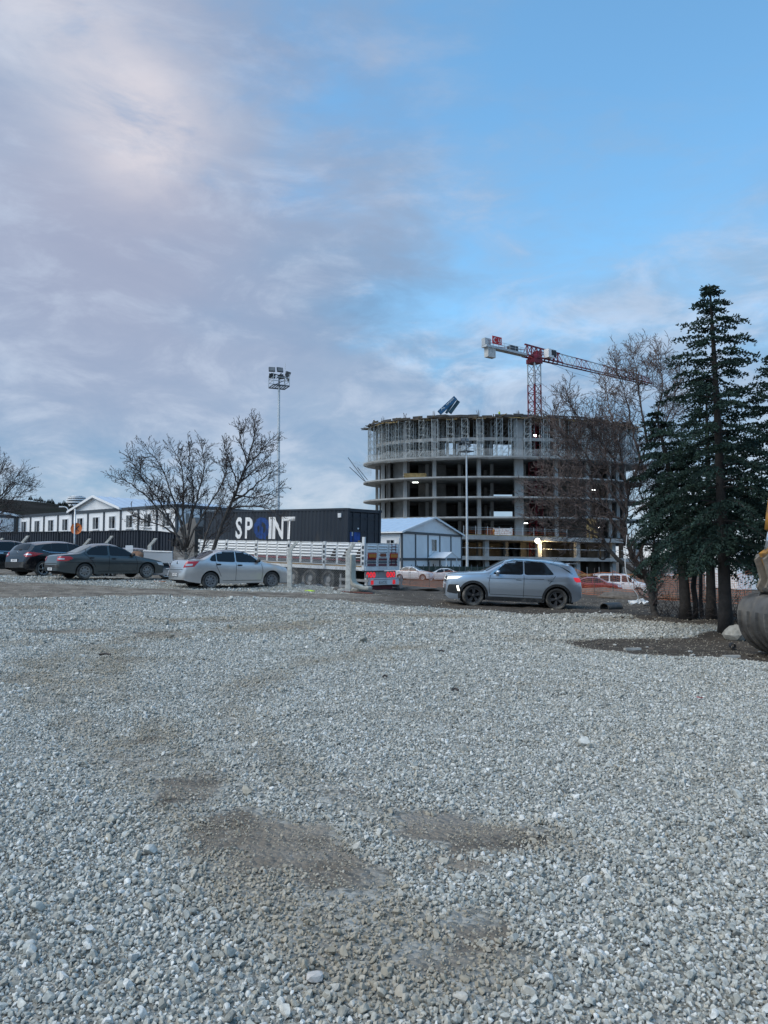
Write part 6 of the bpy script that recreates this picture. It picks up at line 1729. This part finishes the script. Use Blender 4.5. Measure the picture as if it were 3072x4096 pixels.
# ------------------------------------------------------------------ chain-link fence on cranked concrete posts
def cranked_post(label, px, Y, top, lean=1.0, rz=0.0, h=None):
    x_ = gx(px, Y); z0 = H(x_, Y) - .1; t = thing('fence_post', label, 'post', (x_, Y, z0), rz, 'cranked concrete fence posts')
    zt = at(px, top, Y).z - z0; hb = zt - .30
    b = MB(); w_ = .085
    rings = [(0, 0, w_), (0, .4, w_), (0, hb * .7, w_ * .95), (0, hb, w_ * .9), (.17 * lean, hb + .2, w_ * .85), (.27 * lean, hb + .34, w_ * .8)]
    for xx, zz, r_ in rings: b.v += [(xx - r_, -r_, zz), (xx + r_, -r_, zz), (xx + r_, r_, zz), (xx - r_, r_, zz)]
    for k in range(len(rings) - 1):
        for q in range(4): b.f.append((4*k + q, 4*k + (q+1) % 4, 4*k + 4 + (q+1) % 4, 4*k + 4 + q))
    b.f.append((0, 3, 2, 1)); n_ = 4 * (len(rings) - 1); b.f.append((n_, n_ + 1, n_ + 2, n_ + 3))
    o = b.build('post_shaft', POSTC, t); bv = o.modifiers.new('soft', 'BEVEL'); bv.width = .012; bv.segments = 2
    return Vector((x_, Y, z0))
fp = [cranked_post('cranked concrete fence post at the left edge above the estate car roof', -8, 42.5, 2155),
      cranked_post('cranked concrete fence post showing above the black hatchback roof', 92, 41.0, 2146),
      cranked_post('cranked concrete fence post just left of the grey-green sedan roof', 338, 38.2, 2158),
      cranked_post('cranked concrete fence post rising over the grey-green sedan roof', 427, 37.0, 2147),
      cranked_post('whole cranked concrete fence post between the two sedans', 600, 34.5, 2157),
      cranked_post('cranked concrete fence post hidden behind the silver sedan', 905, 31.3, 2200),
      cranked_post('cranked concrete fence post in front of the lorry wheels', 1160, 29.0, 2169),
      cranked_post('cranked concrete fence post propping the beige cushion pad', 1392, 27.6, 2176, .8)]
WIRE = mat('fence_wire', (.33, .34, .34), .5, .6, var=.1)
def chain(label, a, b, h, cell=.085):
    t = thing('chain_link_fence', label, 'fence', a, group='chain-link fence bays'); d = (b - a); L_ = math.hypot(d.x, d.y); u = Vector((d.x / L_, d.y / L_, 0)); n_ = int((L_ + h) / cell); m = MB()
    def pt(s_, z): f = s_ / L_; return Vector((u.x * s_, u.y * s_ - .02, d.z * f + .12 + z))
    for k in range(-int(h / cell), int(L_ / cell) + 1):
        s0 = k * cell
        for sg in (1, -1):
            pts = []
            sa, sb = (s0, s0 + h) if sg > 0 else (s0 + h, s0)
            z_lo, z_hi = 0.0, h
            ca, cb = sa, sb
            def zat(s_): return (s_ - s0) if sg > 0 else h - (s_ - s0)
            lo_s, hi_s = max(0, s0), min(L_, s0 + h)
            if hi_s - lo_s < .05: continue
            m.tube([pt(lo_s, zat(lo_s)), pt(hi_s, zat(hi_s))], .0022, 3, cap=False)
    m.build('wire_mesh', WIRE, t, fix=False)
    for z in (.02, h): MB().tube([pt(0, z), pt(L_ / 2, z - .03), pt(L_, z)], .004, 3).build('strain_wire', WIRE, t)
chain('chain-link bay behind the grey-green sedan', fp[3], fp[4], 1.25); chain('chain-link bay behind the silver sedan boot', fp[4], fp[5], 1.2)
chain('chain-link bay behind the silver sedan bonnet', fp[5], fp[6], 1.2); chain('chain-link bay in front of the lorry wheels', fp[6], fp[7], 1.25)
# grey blue boards leaning along the fence
BGB = mat('grey_blue_board', (.13, .165, .20), .6, var=.12, scale=1, dirt=(.2, .2, .2), damt=.25)
for lb, (p0, p1), (t0, b0_) in (('long grey-blue panel leaning against the fence behind the silver sedan', (575, 690), (2203, 2250)), ('lower grey-blue panel lying below the leaning one', (555, 735), (2252, 2300))):
    a, b = at(p0, b0_, 33.6), at(p1, b0_ + 2, 32.8); a2, b2 = at(p0, t0, 34.0), at(p1, t0 + 4, 33.2); off = Vector((0, .08, 0)); t = thing('leaning_panel', lb, 'panel', a)
    wbuild(MB().add([a, b, b2, a2, a + off, b + off, b2 + off, a2 + off], [(0, 1, 2, 3), (7, 6, 5, 4), (0, 4, 5, 1), (1, 5, 6, 2), (2, 6, 7, 3), (3, 7, 4, 0)]), 'sheet', BGB, t)
    wbuild(MB().bar(a2 + Vector((0, -.03, 0)), b2 + Vector((0, -.03, 0)), .05, .05), 'edge_trim', WHITEPAINT, t)
t = thing('white_board', 'small white board standing behind the grey-green sedan bonnet', 'board', at(517, 2230, 36.2)); wbuild(MB().box(at(517, 2205, 36.2), (.34, .04, .55)), 'sheet', WHITEPAINT, t)
t = thing('sack', 'brown sack seen over the grey-green sedan bonnet', 'sack', at(548, 2225, 34.5))
def lump(mb, c, s, seed, sub=2, jag=.25):
    rg_ = random.Random(seed); bm = bmesh.new(); bmesh.ops.create_icosphere(bm, subdivisions=sub, radius=1); pl_ = [(Vector((rg_.gauss(0, 1), rg_.gauss(0, 1), rg_.gauss(0, 1))).normalized(), rg_.uniform(.6, .9)) for _ in range(9)]
    for v in bm.verts:
        for n_, d_ in pl_:
            q = v.co.dot(n_)
            if q > d_: v.co -= n_ * (q - d_)
        v.co *= 1 + rg_.uniform(-jag, jag) * .3
    bm.verts.index_update(); mb.add([(c[0] + v.co.x * s[0], c[1] + v.co.y * s[1], c[2] + v.co.z * s[2]) for v in bm.verts], [tuple(v.index for v in f.verts) for f in bm.faces]); bm.free(); return mb
wbuild(lump(MB(), at(548, 2222, 34.5), (.3, .25, .22), 3), 'sack_body', mat('sack_brown', (.24, .14, .09), .9, var=.3), t, True)
# thin white frame by the silver sedan's boot, plank and stones on the gravel
t = thing('metal_frame', 'white folding metal frame standing behind the silver sedan boot', 'frame', gpos(682, 2300))
for a, b in (((668, 2306), (690, 2240)), ((690, 2300), (675, 2250)), ((664, 2275), (700, 2272)), ((680, 2250), (705, 2260))): wbuild(MB().tube([at(*a, 30.8), at(*b, 30.9)], .012, 6), 'tube', WHITEPAINT, t)
def rock(label, px, py, s, m, seed, name='rock', cat='rock', smooth=False, dz=.3, group=None):
    p = gpos(px, py); t = thing(name, label, cat, p, group=group); lump(MB(), (0, 0, s[2] * dz), s, seed).build('body', m, t, smooth); return t
STN = mat('pale_stone', (.42, .41, .38), .9, var=.25, scale=6, bump=.4, bscale=20); STD = mat('dark_lump', (.07, .07, .075), .9, var=.3, scale=5); EARTHM = mat('earth_clod', (.12, .10, .082), .95, var=.3, scale=8, bump=.6, bscale=30)
rock('pale boulder wedged between cedar trunk and digger bucket', 2945, 2560, (.25, .22, .2), mat('boulder_stone', (.30, .29, .26), .9, var=.3, scale=7, bump=.6, bscale=14), 7, dz=.55)
t = thing('plank', 'reddish wooden plank lying on the gravel by the silver sedan', 'plank', gpos(640, 2328)); MB().box((0, 0, .03), (.55, .12, .03), R(-25)).build('board', mat('red_plank', (.32, .13, .07), .8, var=.25), t)
rock('heap of dark earth behind the silver sedan rear wheel', 680, 2318, (.45, .3, .13), EARTHM, 8, 'earth_heap', 'earth', dz=.1); rock('white crumpled sack behind the silver sedan rear wheel', 712, 2318, (.18, .15, .1), WHITEPAINT, 9, 'plastic_bag', 'bag')
rock('dark stone lying in front of the grey-green sedan', 516, 2328, (.10, .08, .09), STD, 10)
# junk at the foot of the chain-link fence
rock('bright yellow-green rag on the gravel', 1238, 2366, (.22, .16, .05), mat('hi_vis_rag', (.42, .62, .03), .8, var=.2, scale=6), 14, 'rag', 'rag', True)
rock('blue-grey plastic sack below the chain-link fence', 1310, 2347, (.24, .18, .12), mat('blue_sack', (.14, .20, .26), .6, var=.3, scale=6), 15, 'plastic_bag', 'bag', True)
rock('black rubbish sack below the chain-link fence', 1268, 2352, (.28, .2, .15), mat('black_sack', (.02, .02, .022), .35, var=.3), 16, 'plastic_bag', 'bag', True)
rock('small pale stone under the lorry', 1213, 2345, (.06, .05, .07), STN, 17); rock('broad pale stone beside the cushion pad', 1368, 2365, (.2, .15, .09), STN, 18); rock('brown stone beside the junk', 1348, 2360, (.16, .12, .1), EARTHM, 19)
p = gpos(1340, 2352); t = thing('old_seat', 'old dark seat back standing in the junk by the fence', 'seat', p); b = MB(); b.prism([(-.17, 0), (.17, 0), (.19, .3), (.12, .42), (-.1, .42), (-.19, .3)], -.04, .05, axis='Y'); o = b.build('seat_back', STD, t); bv = o.modifiers.new('soft', 'BEVEL'); bv.width = .03; bv.segments = 2
# beige foam cushion bent at the foot of the post
PAD = mat('beige_pad', (.52, .49, .41), .85, var=.15, scale=5, bump=.5, bscale=14, dirt=(.22, .2, .16), damt=.35, dscale=5)
p = gpos(1402, 2362); t = thing('cushion_pad', 'beige foam seat pad bent upright against the concrete post', 'cushion', p, R(-20))
prof_ = [(0, 1.30), (-.01, .9), (0, .45), (.06, .22), (.2, .10), (.5, .03), (.78, .0)]; b = MB(); ths = .13
for i, (x_, z_) in enumerate(prof_):
    a = prof_[max(0, i - 1)]; c = prof_[min(len(prof_) - 1, i + 1)]; d = Vector((c[0] - a[0], c[1] - a[1])).normalized(); n_ = Vector((-d.y, d.x)); w_ = .23 if 0 < i < len(prof_) - 1 else .20
    wr = .012 * math.sin(i * 2.1)
    for s_, e in ((-1, 0), (-1, 1), (1, 1), (1, 0)): q = Vector((x_, z_ + .02)) + n_ * (e * ths + wr); b.v.append((q.x, s_ * w_, q.y))
for i in range(len(prof_) - 1):
    for q in range(4): b.f.append((4*i + q, 4*i + (q+1) % 4, 4*i + 4 + (q+1) % 4, 4*i + 4 + q))
b.f += [(0, 1, 2, 3), tuple(4 * (len(prof_) - 1) + q for q in (3, 2, 1, 0))]
o = b.build('foam_pad', PAD, t, True); bv = o.modifiers.new('soft', 'BEVEL'); bv.width = .035; bv.segments = 3
MB().lathe([(.001, 0), (.05, 0), (.05, .02)], (.55, 0, .17), n=12).build('hole', DARK, t)
p = gpos(1430, 2374); t = thing('plank', 'rusty red board lying under the beige cushion', 'plank', p, R(-9)); MB().box((0, 0, .04), (1.1, .2, .035), 0, R(3)).build('board', mat('rust_board', (.16, .055, .04), .85, var=.3), t)

# ------------------------------------------------------------------ orange mesh fence
ORM = mat('orange_mesh', (.42, .13, .055), .75, var=.25, scale=1, dirt=(.22, .12, .08), damt=.4)
path = [(1480, 60), (1640, 56), (1800, 51), (1960, 46), (2120, 42), (2300, 38.5), (2450, 35.5), (2620, 32.5), (2800, 29.5), (3000, 27)]
of = thing('mesh_fence', 'sagging orange plastic mesh fence in front of the building site', 'fence', (gx(2200, 40), 40, H(gx(2200, 40), 40)))
pts = [Vector((gx(px, Y), Y, H(gx(px, Y), Y))) for px, Y in path]
for i in range(len(pts) - 1):
    a, b = pts[i], pts[i + 1]; L_ = (b - a).length; m = MB(); n_ = int(L_ / .12); rg_ = random.Random(i)
    sag = [rg_.uniform(.0, .12) for _ in range(4)]
    def q(f, z):
        p = a.lerp(b, f); s_ = .16 * math.sin(math.pi * f) * z + .05 * math.sin(f * 9 + i) * z; return Vector((p.x, p.y + .08 * math.sin(f * 14 + z * 3), H(p.x, p.y) + .03 + z * 1.15 - s_))
    for k in range(n_ + 1): f = k / n_; m.tube([q(f, z) for z in (0, .35, .7, 1.0)], .005, 3, cap=False)
    for z in np.linspace(0, 1, 12): m.tube([q(k / 10, z) for k in range(11)], .0055 if 0 < z < 1 else .012, 3, cap=False)
    wbuild(m, 'mesh_panel', ORM, of)
    for f in (0, .5): p = a.lerp(b, f); g = H(p.x, p.y); wbuild(MB().tube([(p.x, p.y, g - .2), (p.x + rg_.uniform(-.05, .05), p.y, g + 1.3)], .014, 5), 'rebar_post', REBAR, of)
# green mesh by the podium foot
yf = thing('site_barrier', 'low yellow barrier board along the foot of the concrete building', 'barrier', (gx(2450, 150), 150, -2.2))
for k in range(6): a, b = 2260 + k * 110, 2362 + k * 110; wbuild(MB().bar((gx(a, 150), 150, -1.2), (gx(b, 150), 150, -1.25), .1, .45), 'board', WOODY if k % 2 == 0 else WHITEPAINT, yf)
for k in range(14): wbuild(MB().bar((gx(2250 + k * 48, 149), 149, -2.3), (gx(2250 + k * 48, 149), 149, .3), .07), 'post', GALV, yf)
# piles of earth and rubble beyond the crossover
for i, (px, Y, s, lb) in enumerate(((2560, 34, (2.2, 1, .35), 'low earth bank beyond the orange fence by the slanting tree'), (1640, 40, (1.6, .9, .16), 'low earth bank behind the lorry tail'), (2800, 33, (2.5, 1.2, .5), 'earth bank behind the cedar trunks'), (2420, 47, (3, 1.2, .4), 'long earth bank in front of the red sedan'))):
    x_ = gx(px, Y); t = thing('earth_heap', lb, 'earth', (x_, Y, H(x_, Y)), group='earth heaps'); lump(MB(), (0, 0, 0), s, 40 + i, 3, .5).build('body', EARTHM, t, True)
# ------------------------------------------------------------------ black pipe, sheet plastic and rubble on the bank
p = gpos(2430, 2440); t = thing('culvert_pipe', 'short length of black corrugated pipe lying on the earth bank', 'pipe', p + Vector((-.1, 0, .07)), R(35))
pr = [];
for k in range(16): pr.append((.17 + (.012 if k % 2 else 0), k * .045))
b = MB().lathe(pr + [(.15, 15 * .045), (.15, 0)], axis='X', n=20, close=True); o = b.build('pipe_wall', mat('black_pipe', (.03, .032, .033), .5, var=.2, dirt=(.14, .12, .1), damt=.4), t, R(50)); o.scale = (1, 1, .8)
p = gpos(2560, 2425); t = thing('plastic_sheet', 'crumpled clear plastic sheet on the bank under the slanting tree', 'plastic', p)
b = MB(); rg_ = random.Random(31); nn = 9
for i in range(nn):
    for j in range(nn): b.v.append((-.35 + .7 * i / (nn - 1) + rg_.uniform(-.03, .03), -.2 + .4 * j / (nn - 1), .05 + rg_.uniform(0, .13) + .1 * math.exp(-((i - 4)**2 + (j - 4)**2) / 8)))
for i in range(nn - 1):
    for j in range(nn - 1): q = i * nn + j; b.f.append((q, q + 1, q + nn + 1, q + nn))
b.build('sheet', mat('clear_plastic', (.55, .57, .58), .25, var=.2), t)
t = thing('plastic_strip', 'long white plastic strip hanging in the slanting tree', 'plastic', at(2510, 2290, 19.3)); rb2 = [at(2508, 2140, 19.3), at(2500, 2250, 19.2), at(2515, 2330, 19.1), at(2550, 2380, 19.1), at(2552, 2415, 19.2)]
wbuild(MB().tube(catmull(rb2, 14), [.012, .01, .008, .014, .01, .008, .012, .016, .01, .008, .01, .01, .008, .006], 4), 'strip', WHITEPAINT, t)
t = thing('wire_coil', 'loose coil of dark cable hanging from a low bough', 'cable', at(2405, 2190, 19.6)); c0 = at(2410, 2215, 19.6)
for k in range(4): wbuild(MB().tube([(c0.x + (.09 + .012 * k) * math.cos(a), c0.y + .03 * math.sin(3 * a + k), c0.z + (.13 + .01 * k) * math.sin(a)) for a in np.linspace(0, 6.283, 20)], .008, 4, cap=False), 'cable_loop', BLACKP, t)
rg_ = random.Random(77)
cl_me = []
for k in range(5): cl_me.append((lump(MB(), (0, 0, .3), (1, .7, .5), 60 + k, 1)).mesh('rubble_piece', STN if k < 3 else EARTHM))
rub = [(px, py) for px, py in [(2455, 2470), (2620, 2478), (2490, 2472), (2545, 2466), (2700, 2488), (2790, 2462), (2820, 2478), (2590, 2590), (2530, 2600), (2606, 2598), (2640, 2610), (2760, 2610), (2770, 2625), (2700, 2592), (2840, 2580), (2880, 2600), (2900, 2632), (2960, 2640), (2920, 2575), (2800, 2560), (2740, 2555), (2680, 2548), (2630, 2560), (3000, 2625), (3040, 2610), (2460, 2582), (2400, 2578), (2560, 2560), (2480, 2556), (2840, 2640), (2720, 2640), (2610, 2528), (2400, 2448), (2350, 2452)]]
for px, py in rub:
    p = gpos(px, py); s = rg_.uniform(.03, .075); o = mobj('rubble_stone', rg_.choice(cl_me)); o.location = p; o.scale = (s, s, s * .8); o.rotation_euler = (0, 0, rg_.uniform(0, 6)); prop(o, 'small broken stone lying on the bare earth by the cedar', 'stone', 'broken stones on the bare earth')
for px, py, L_, a, lb in ((2530, 2602, .30, .2, 'pale splinter of wood on the bare earth near the gravel tongue'), (2830, 2480, .34, -.5, 'white splinter of wood on the bank by the cedar'), (2925, 2632, .28, .1, 'broken slab of white plaster below the pale boulder')):
    t = thing('wood_splinter', lb, 'wood', gpos(px, py), a); MB().box((0, 0, .025), (L_, .07, .04)).build('splinter', STN, t)
t = thing('pipe_end', 'short open dark pipe end beside the pale boulder', 'pipe', gpos(2935, 2600) + Vector((0, 0, .06)), R(75)); MB().lathe([(.05, 0), (.05, .22), (.04, .22), (.04, 0)], axis='X', n=14, close=True).build('pipe_wall', BLACKP, t)
for px, py, s, lb in ((420, 2626, .11, 'dark twig of debris lying on the gravel towards the left'), (1765, 2612, .05, 'dark scrap lying on the gravel in the middle distance'), (1820, 2770, .04, 'dark twig lying on the gravel towards the right'), (1540, 2715, .03, 'dark pebble-sized scrap in the middle of the gravel')):
    t = thing('twig', lb, 'debris', gpos(px, py), rg_.uniform(-.5, .5)); MB().tube([(-s, 0, .03), (0, .02, .045), (s, -.01, .03)], .014, 5).build('stick', TWIG, t)
t = thing('red_scrap', 'small red scrap of plastic on the gravel at the right', 'debris', gpos(2800, 2800)); MB().box((0, 0, .03), (.07, .03, .01), .4, .2).build('scrap', mat('scrap_red', (.4, .03, .04), .6), t)
rock('large flat pale stone among the gravel close to the camera', 1257, 3925, (.042, .034, .02), mat('cream_stone', (.50, .47, .44), .85, var=.12, scale=30), 90, dz=1.0)

# ------------------------------------------------------------------ round orange sign, street lamp
Ys = 41.0; p = at(302, 2114, Ys); x_ = gx(298, Ys); t = thing('road_sign', 'round orange sign seen from behind on a galvanised pole', 'sign', (x_, Ys, H(x_, Ys)), 0)
zc = p.z - H(x_, Ys)
MB().tube([(0, 0, 0), (0, 0, zc + 1.05)], .042, 10).build('pole', GALV, t, True)
dsk = MB().lathe([(.001, .06), (.27, .06), (.30, .05), (.305, .02), (.285, .035), (.27, .045), (.001, .045)], (.06, .03, zc), axis='Y', n=30).build('disc', mat('sign_orange', (.75, .20, .05), .55, var=.08), t, R(40))
b = MB()
for k in range(4): a = R(45 + 90 * k); b.bar((.06, .065, zc), (.06 + .2 * math.cos(a), .068, zc + .2 * math.sin(a)), .035, .02, (0, 1, 0))
b.build('bracket', GREYF, dsk)
Yl = 98.0; t = thing('street_lamp', 'pale curved street lamp arm above the long site office', 'street lamp', (gx(279, Yl), Yl, 1.2)); p1, p2, p3 = at(279, 2060, Yl), at(268, 2032, Yl), at(248, 2027, Yl)
wbuild(MB().tube([(gx(279, Yl), Yl, 1.2)] + catmull([p1, p2, p3], 8), .07, 7), 'pole', WHITEPAINT, t, True); wbuild(MB().box(p3, (.7, .25, .14)), 'lamp_head', WHITEPAINT, t)

# ------------------------------------------------------------------ excavator reaching in from the right
YEL = mat('digger_yellow', (.42, .20, .03), .55, .1, var=.2, scale=3, dirt=(.10, .085, .07), damt=.5, dscale=3.5)
BUCK = mat('bucket_steel', (.13, .125, .118), .5, .5, var=.35, scale=3, dirt=(.20, .185, .165), damt=.7, dscale=3.2)
MUD = mat('muddy_casting', (.20, .17, .135), .85, .1, var=.3, scale=5, bump=.4, bscale=20)
YE = 12.7; ex = thing('excavator', 'yellow excavator with its muddy bucket resting on the ground at the right edge', 'excavator', (12.40, YE, 0))
def exb(mb, name, m, parent=ex, smooth=False): 
    mb.v = [(a - 12.2, b - YE, c) for a, b, c in mb.v]; return mb.build(name, m, parent, smooth)
bp = [(6.10, 1.08), (5.93, .98), (5.86, .78), (5.87, .55), (5.95, .36), (6.12, .20), (6.38, .12), (6.72, .13), (7.02, .22)]
b = MB(); w_ = .55; n_ = len(bp)
cen = (6.6, .75)
def inn(p): d = Vector((cen[0] - p[0], cen[1] - p[1])).normalized() * .035; return (p[0] + d.x, p[1] + d.y)
C2 = [tuple(v)[:2] for v in catmull([(x_, z_, 0) for x_, z_ in bp], 26)]
for x_, z_ in C2:
    xi, zi = inn((x_, z_)); b.v += [(x_, YE - w_, z_), (x_, YE + w_, z_), (xi, YE + w_, zi), (xi, YE - w_, zi)]
for k in range(25):
    for q in range(4): b.f.append((4*k + q, 4*k + (q + 1) % 4, 4*k + 4 + (q+1) % 4, 4*k + 4 + q))
b.f += [(0, 1, 2, 3), (103, 102, 101, 100)]
bu = exb(b, 'bucket', BUCK, smooth=R(40))
sp = C2 + [(7.0, .30), (6.85, .85), (6.75, 1.08)]
for yy in (YE - w_ - .03, YE + w_ + .0): exb(MB().prism(sp, yy, yy + .03, axis='Y'), 'side_plate', BUCK, bu)
rib = MB()
for yy in (-.45, -.15, .15, .45):
    for k in range(6, 20): a_, c_ = C2[k], C2[k + 1]; rib.bar((a_[0], YE + yy, a_[1]), (c_[0], YE + yy, c_[1]), .10, .035, (0, 1, 0))
exb(rib, 'wear_strip', BUCK, bu)
for k in range(5): exb(MB().prism([(7.0, .2), (7.22, .28), (7.0, .27)], YE - .5 + .23 * k, YE - .42 + .23 * k, axis='Y'), 'tooth', BUCK, bu)
for yy in (-.22, .18): exb(MB().prism([(6.02, 1.0), (6.12, 1.0 + .22), (6.3, 1.25), (6.5, 1.22), (6.62, 1.02)], YE + yy, YE + yy + .05, axis='Y'), 'lug', BUCK, bu)
lk = MB()
for yy in (-.17, .11): lk.prism([(6.06, 1.12), (6.17, 1.1), (6.22, 1.3), (6.20, 1.52), (6.24, 1.70), (6.12, 1.78), (5.98, 1.66), (6.02, 1.52), (6.06, 1.34), (6.0, 1.2)], YE + yy, YE + yy + .07, axis='Y')
exb(lk, 'bucket_link', MUD)
exb(MB().prism([(6.02, 1.76), (6.10, 1.56), (6.32, 1.50), (6.55, 1.52), (6.58, 1.70), (6.3, 1.80), (6.2, 1.88)], YE - .10, YE + .10, axis='Y'), 'side_link', YEL)
for x_, z_ in ((6.10, 1.70), (6.12, 1.17), (6.42, 1.62), (6.46, 1.14)): exb(MB().lathe([(.001, -.27), (.055, -.27), (.055, .27), (.001, .27)], (x_, YE, z_), axis='Y', n=14), 'pin', BUCK)
exb(MB().tube([(6.12, YE, 1.78), (6.2, YE, 2.22)], .052, 14), 'cylinder_rod', CHROME, smooth=True)
exb(MB().tube([(6.19, YE, 2.14), (6.23, YE, 2.36), (6.42, YE, 3.5)], [.10, .11, .11], 14), 'bucket_cylinder', YEL, smooth=True)
exb(MB().prism([(6.38, 1.08), (6.62, 1.05), (7.0, 2.6), (7.75, 4.2), (6.95, 4.35), (6.5, 3.0), (6.36, 2.2)], YE - .17, YE + .17, axis='Y'), 'stick', YEL)
exb(MB().prism([(7.3, 4.1), (7.6, 3.8), (9.4, 4.0), (11.0, 1.9), (11.5, 2.1), (9.9, 4.6), (7.5, 4.5)], YE - .22, YE + .22, axis='Y'), 'boom', YEL)
exb(MB().tube([(6.3, YE - .2, 3.3), (6.15, YE - .2, 2.4), (6.1, YE - .14, 1.8)], .018, 6), 'hose', BLACKP)
exb(MB().box((12.9, YE, 1.75), (3.6, 2.5, 1.3)), 'upper_body', YEL); cb2 = exb(MB().prism([(11.2, 1.3), (12.6, 1.3), (12.6, 3.0), (11.7, 3.0), (11.2, 2.3)], YE - 1.25, YE - .35, axis='Y'), 'cab', YEL)
exb(MB().box((12.1, YE - 1.26, 2.4), (.9, .02, .8)), 'cab_window', GLASS, cb2)
for yy in (-1.05, 1.05):
    tk = [(10.6 + .4 - .4 * math.cos(a), .45 + .4 * math.sin(a)) for a in np.linspace(-math.pi / 2, math.pi / 2, 8)] + [(14.4 - .4 + .4 * math.cos(a), .45 + .4 * math.sin(a)) for a in np.linspace(math.pi / 2, -math.pi / 2, 8)]
    exb(MB().prism(tk, YE + yy - .25, YE + yy + .25, axis='Y'), 'track', BLACKP)
# ------------------------------------------------------------------ low buildings and sign far right
t = thing('low_building', 'low pale building behind the digger arm', 'building', (gx(3060, 80), 80, -1.4)); x_ = gx(3060, 80)
wbuild(MB().box((x_ + 4, 84, .8), (14, 8, 4.4)), 'wall', WHITEP, t); wbuild(MB().box((x_ + 4, 84, 3.1), (14.6, 8.6, .3)), 'roof', ROOFM, t)
for k in range(4): wbuild(MB().box((x_ - 1.6 + k * 2.6, 79.96, .9), (1.2, .1, 1.5)), 'window', GLASS, t)
sg_ = thing('shop_sign', 'small red sign with white letters at the right edge', 'sign', at(3085, 2252, 60)); p = at(3085, 2246, 60)
wbuild(MB().box(p, (1.0, .08, .42)), 'sign_board', mat('sign_red', (.45, .02, .05), .5), sg_); wbuild(MB().bar((p.x, p.y + .1, p.z), (p.x, p.y + .1, -1.5), .08), 'post', GALV, sg_)
tm = text_mesh('Lea', .34, 'lettering', WHITEPAINT); o = mobj('lettering', tm, sg_); o.location = p - sg_.location + Vector((-.15, -.05, -.02)); o.rotation_euler = (math.pi / 2, 0, 0)

# ------------------------------------------------------------------ workers on the building
SKIN = mat('skin', (.42, .26, .19), .6, var=.05); HIVIS = mat('hi_vis_vest', (.45, .55, .04), .7, var=.1); DKC = mat('dark_clothes', (.025, .027, .032), .85, var=.2); ORV = mat('orange_overall', (.60, .30, .03), .7, var=.1); HELM = mat('helmet_white', (.7, .7, .68), .4, var=0)
def person(label, loc, rz, pose, top_m, leg_m):
    t = thing('person', label, 'person', loc, rz, 'workers on the concrete building')
    if pose == 'stand': J = {'pel': (0, 0, .95), 'ch': (0, 0, 1.28), 'nk': (0, .02, 1.47), 'hd': (0, .03, 1.62), 'kl': (.10, .02, .50), 'fl': (.12, 0, .06), 'tl': (.13, .16, .04), 'kr': (-.10, .03, .50), 'fr': (-.13, -.02, .06), 'tr': (-.14, .14, .04), 'sl': (.19, 0, 1.40), 'el': (.25, .04, 1.12), 'hl': (.18, .22, 1.02), 'sr': (-.19, 0, 1.40), 'er': (-.26, 0, 1.12), 'hr': (-.22, .14, .92)}
    else: J = {'pel': (0, -.1, .42), 'ch': (0, .02, .74), 'nk': (0, .12, .90), 'hd': (0, .20, 1.02), 'kl': (.14, .32, .50), 'fl': (.13, .15, .06), 'tl': (.14, .32, .04), 'kr': (-.14, .30, .46), 'fr': (-.14, .08, .06), 'tr': (-.15, .25, .04), 'sl': (.18, .06, .86), 'el': (.24, .26, .66), 'hl': (.12, .42, .56), 'sr': (-.18, .06, .86), 'er': (-.24, .24, .64), 'hr': (-.10, .40, .54)}
    E = [('pel', 'ch'), ('ch', 'nk'), ('nk', 'hd'), ('pel', 'kl'), ('kl', 'fl'), ('fl', 'tl'), ('pel', 'kr'), ('kr', 'fr'), ('fr', 'tr'), ('ch', 'sl'), ('sl', 'el'), ('el', 'hl'), ('ch', 'sr'), ('sr', 'er'), ('er', 'hr')]
    RD = dict(pel=.15, ch=.16, nk=.06, hd=.10, kl=.075, fl=.05, tl=.04, kr=.075, fr=.05, tr=.04, sl=.075, el=.05, hl=.04, sr=.075, er=.05, hr=.04)
    ks = list(J); me = bpy.data.meshes.new('body'); me.from_pydata([J[k] for k in ks], [(ks.index(a), ks.index(b)) for a, b in E], []); o = mobj('body', me, t)
    sk = o.modifiers.new('skin', 'SKIN'); o.modifiers.new('sub', 'SUBSURF').levels = 1; o.modifiers['sub'].render_levels = 1
    for i, k in enumerate(ks): me.skin_vertices[0].data[i].radius = (RD[k], RD[k] * .85); me.skin_vertices[0].data[i].use_root = (k == 'pel')
    me.materials.append(leg_m)
    hd, ch, pl_ = Vector(J['hd']), Vector(J['ch']), Vector(J['pel'])
    ax_ = (Vector(J['nk']) - pl_).normalized()
    MB().tube([pl_ - ax_ * .05, pl_.lerp(ch, .5), ch + ax_ * .06, Vector(J['nk']) - ax_ * .02], [.19, .195, .20, .10], 12).build('jacket', top_m, t, True)
    lump(MB(), hd, (.085, .1, .115), 2, 2, 0).build('face', SKIN, t, True); MB().lathe([(.13, 0), (.125, .03), (.10, .10), (.05, .14), (.001, .15)], hd + Vector((0, 0, .03)), n=14).build('helmet', HELM, t, True)
    return t
p = ell(ell_front(2001, 4), 4); person('worker in a yellow-green vest standing on the roof deck', (p.x, p.y, 35.05), R(200), 'stand', HIVIS, HIVIS)
p = ell(ell_front(2182, 5), 5); person('dark-clothed worker standing on the roof deck beside the crane mast', (p.x, p.y, 35.05), R(120), 'stand', DKC, DKC)
p = ell(ell_front(1497, 1.6), 1.6); person('dark-clothed worker crouching at the rim of the roof deck', (p.x, p.y, 35.05), R(60), 'crouch', DKC, DKC)
u_ = upx(1996); q = pod(u_, 2.2, 7.1); person('worker in orange overalls standing behind the podium rail', q, R(180), 'stand', ORV, ORV)
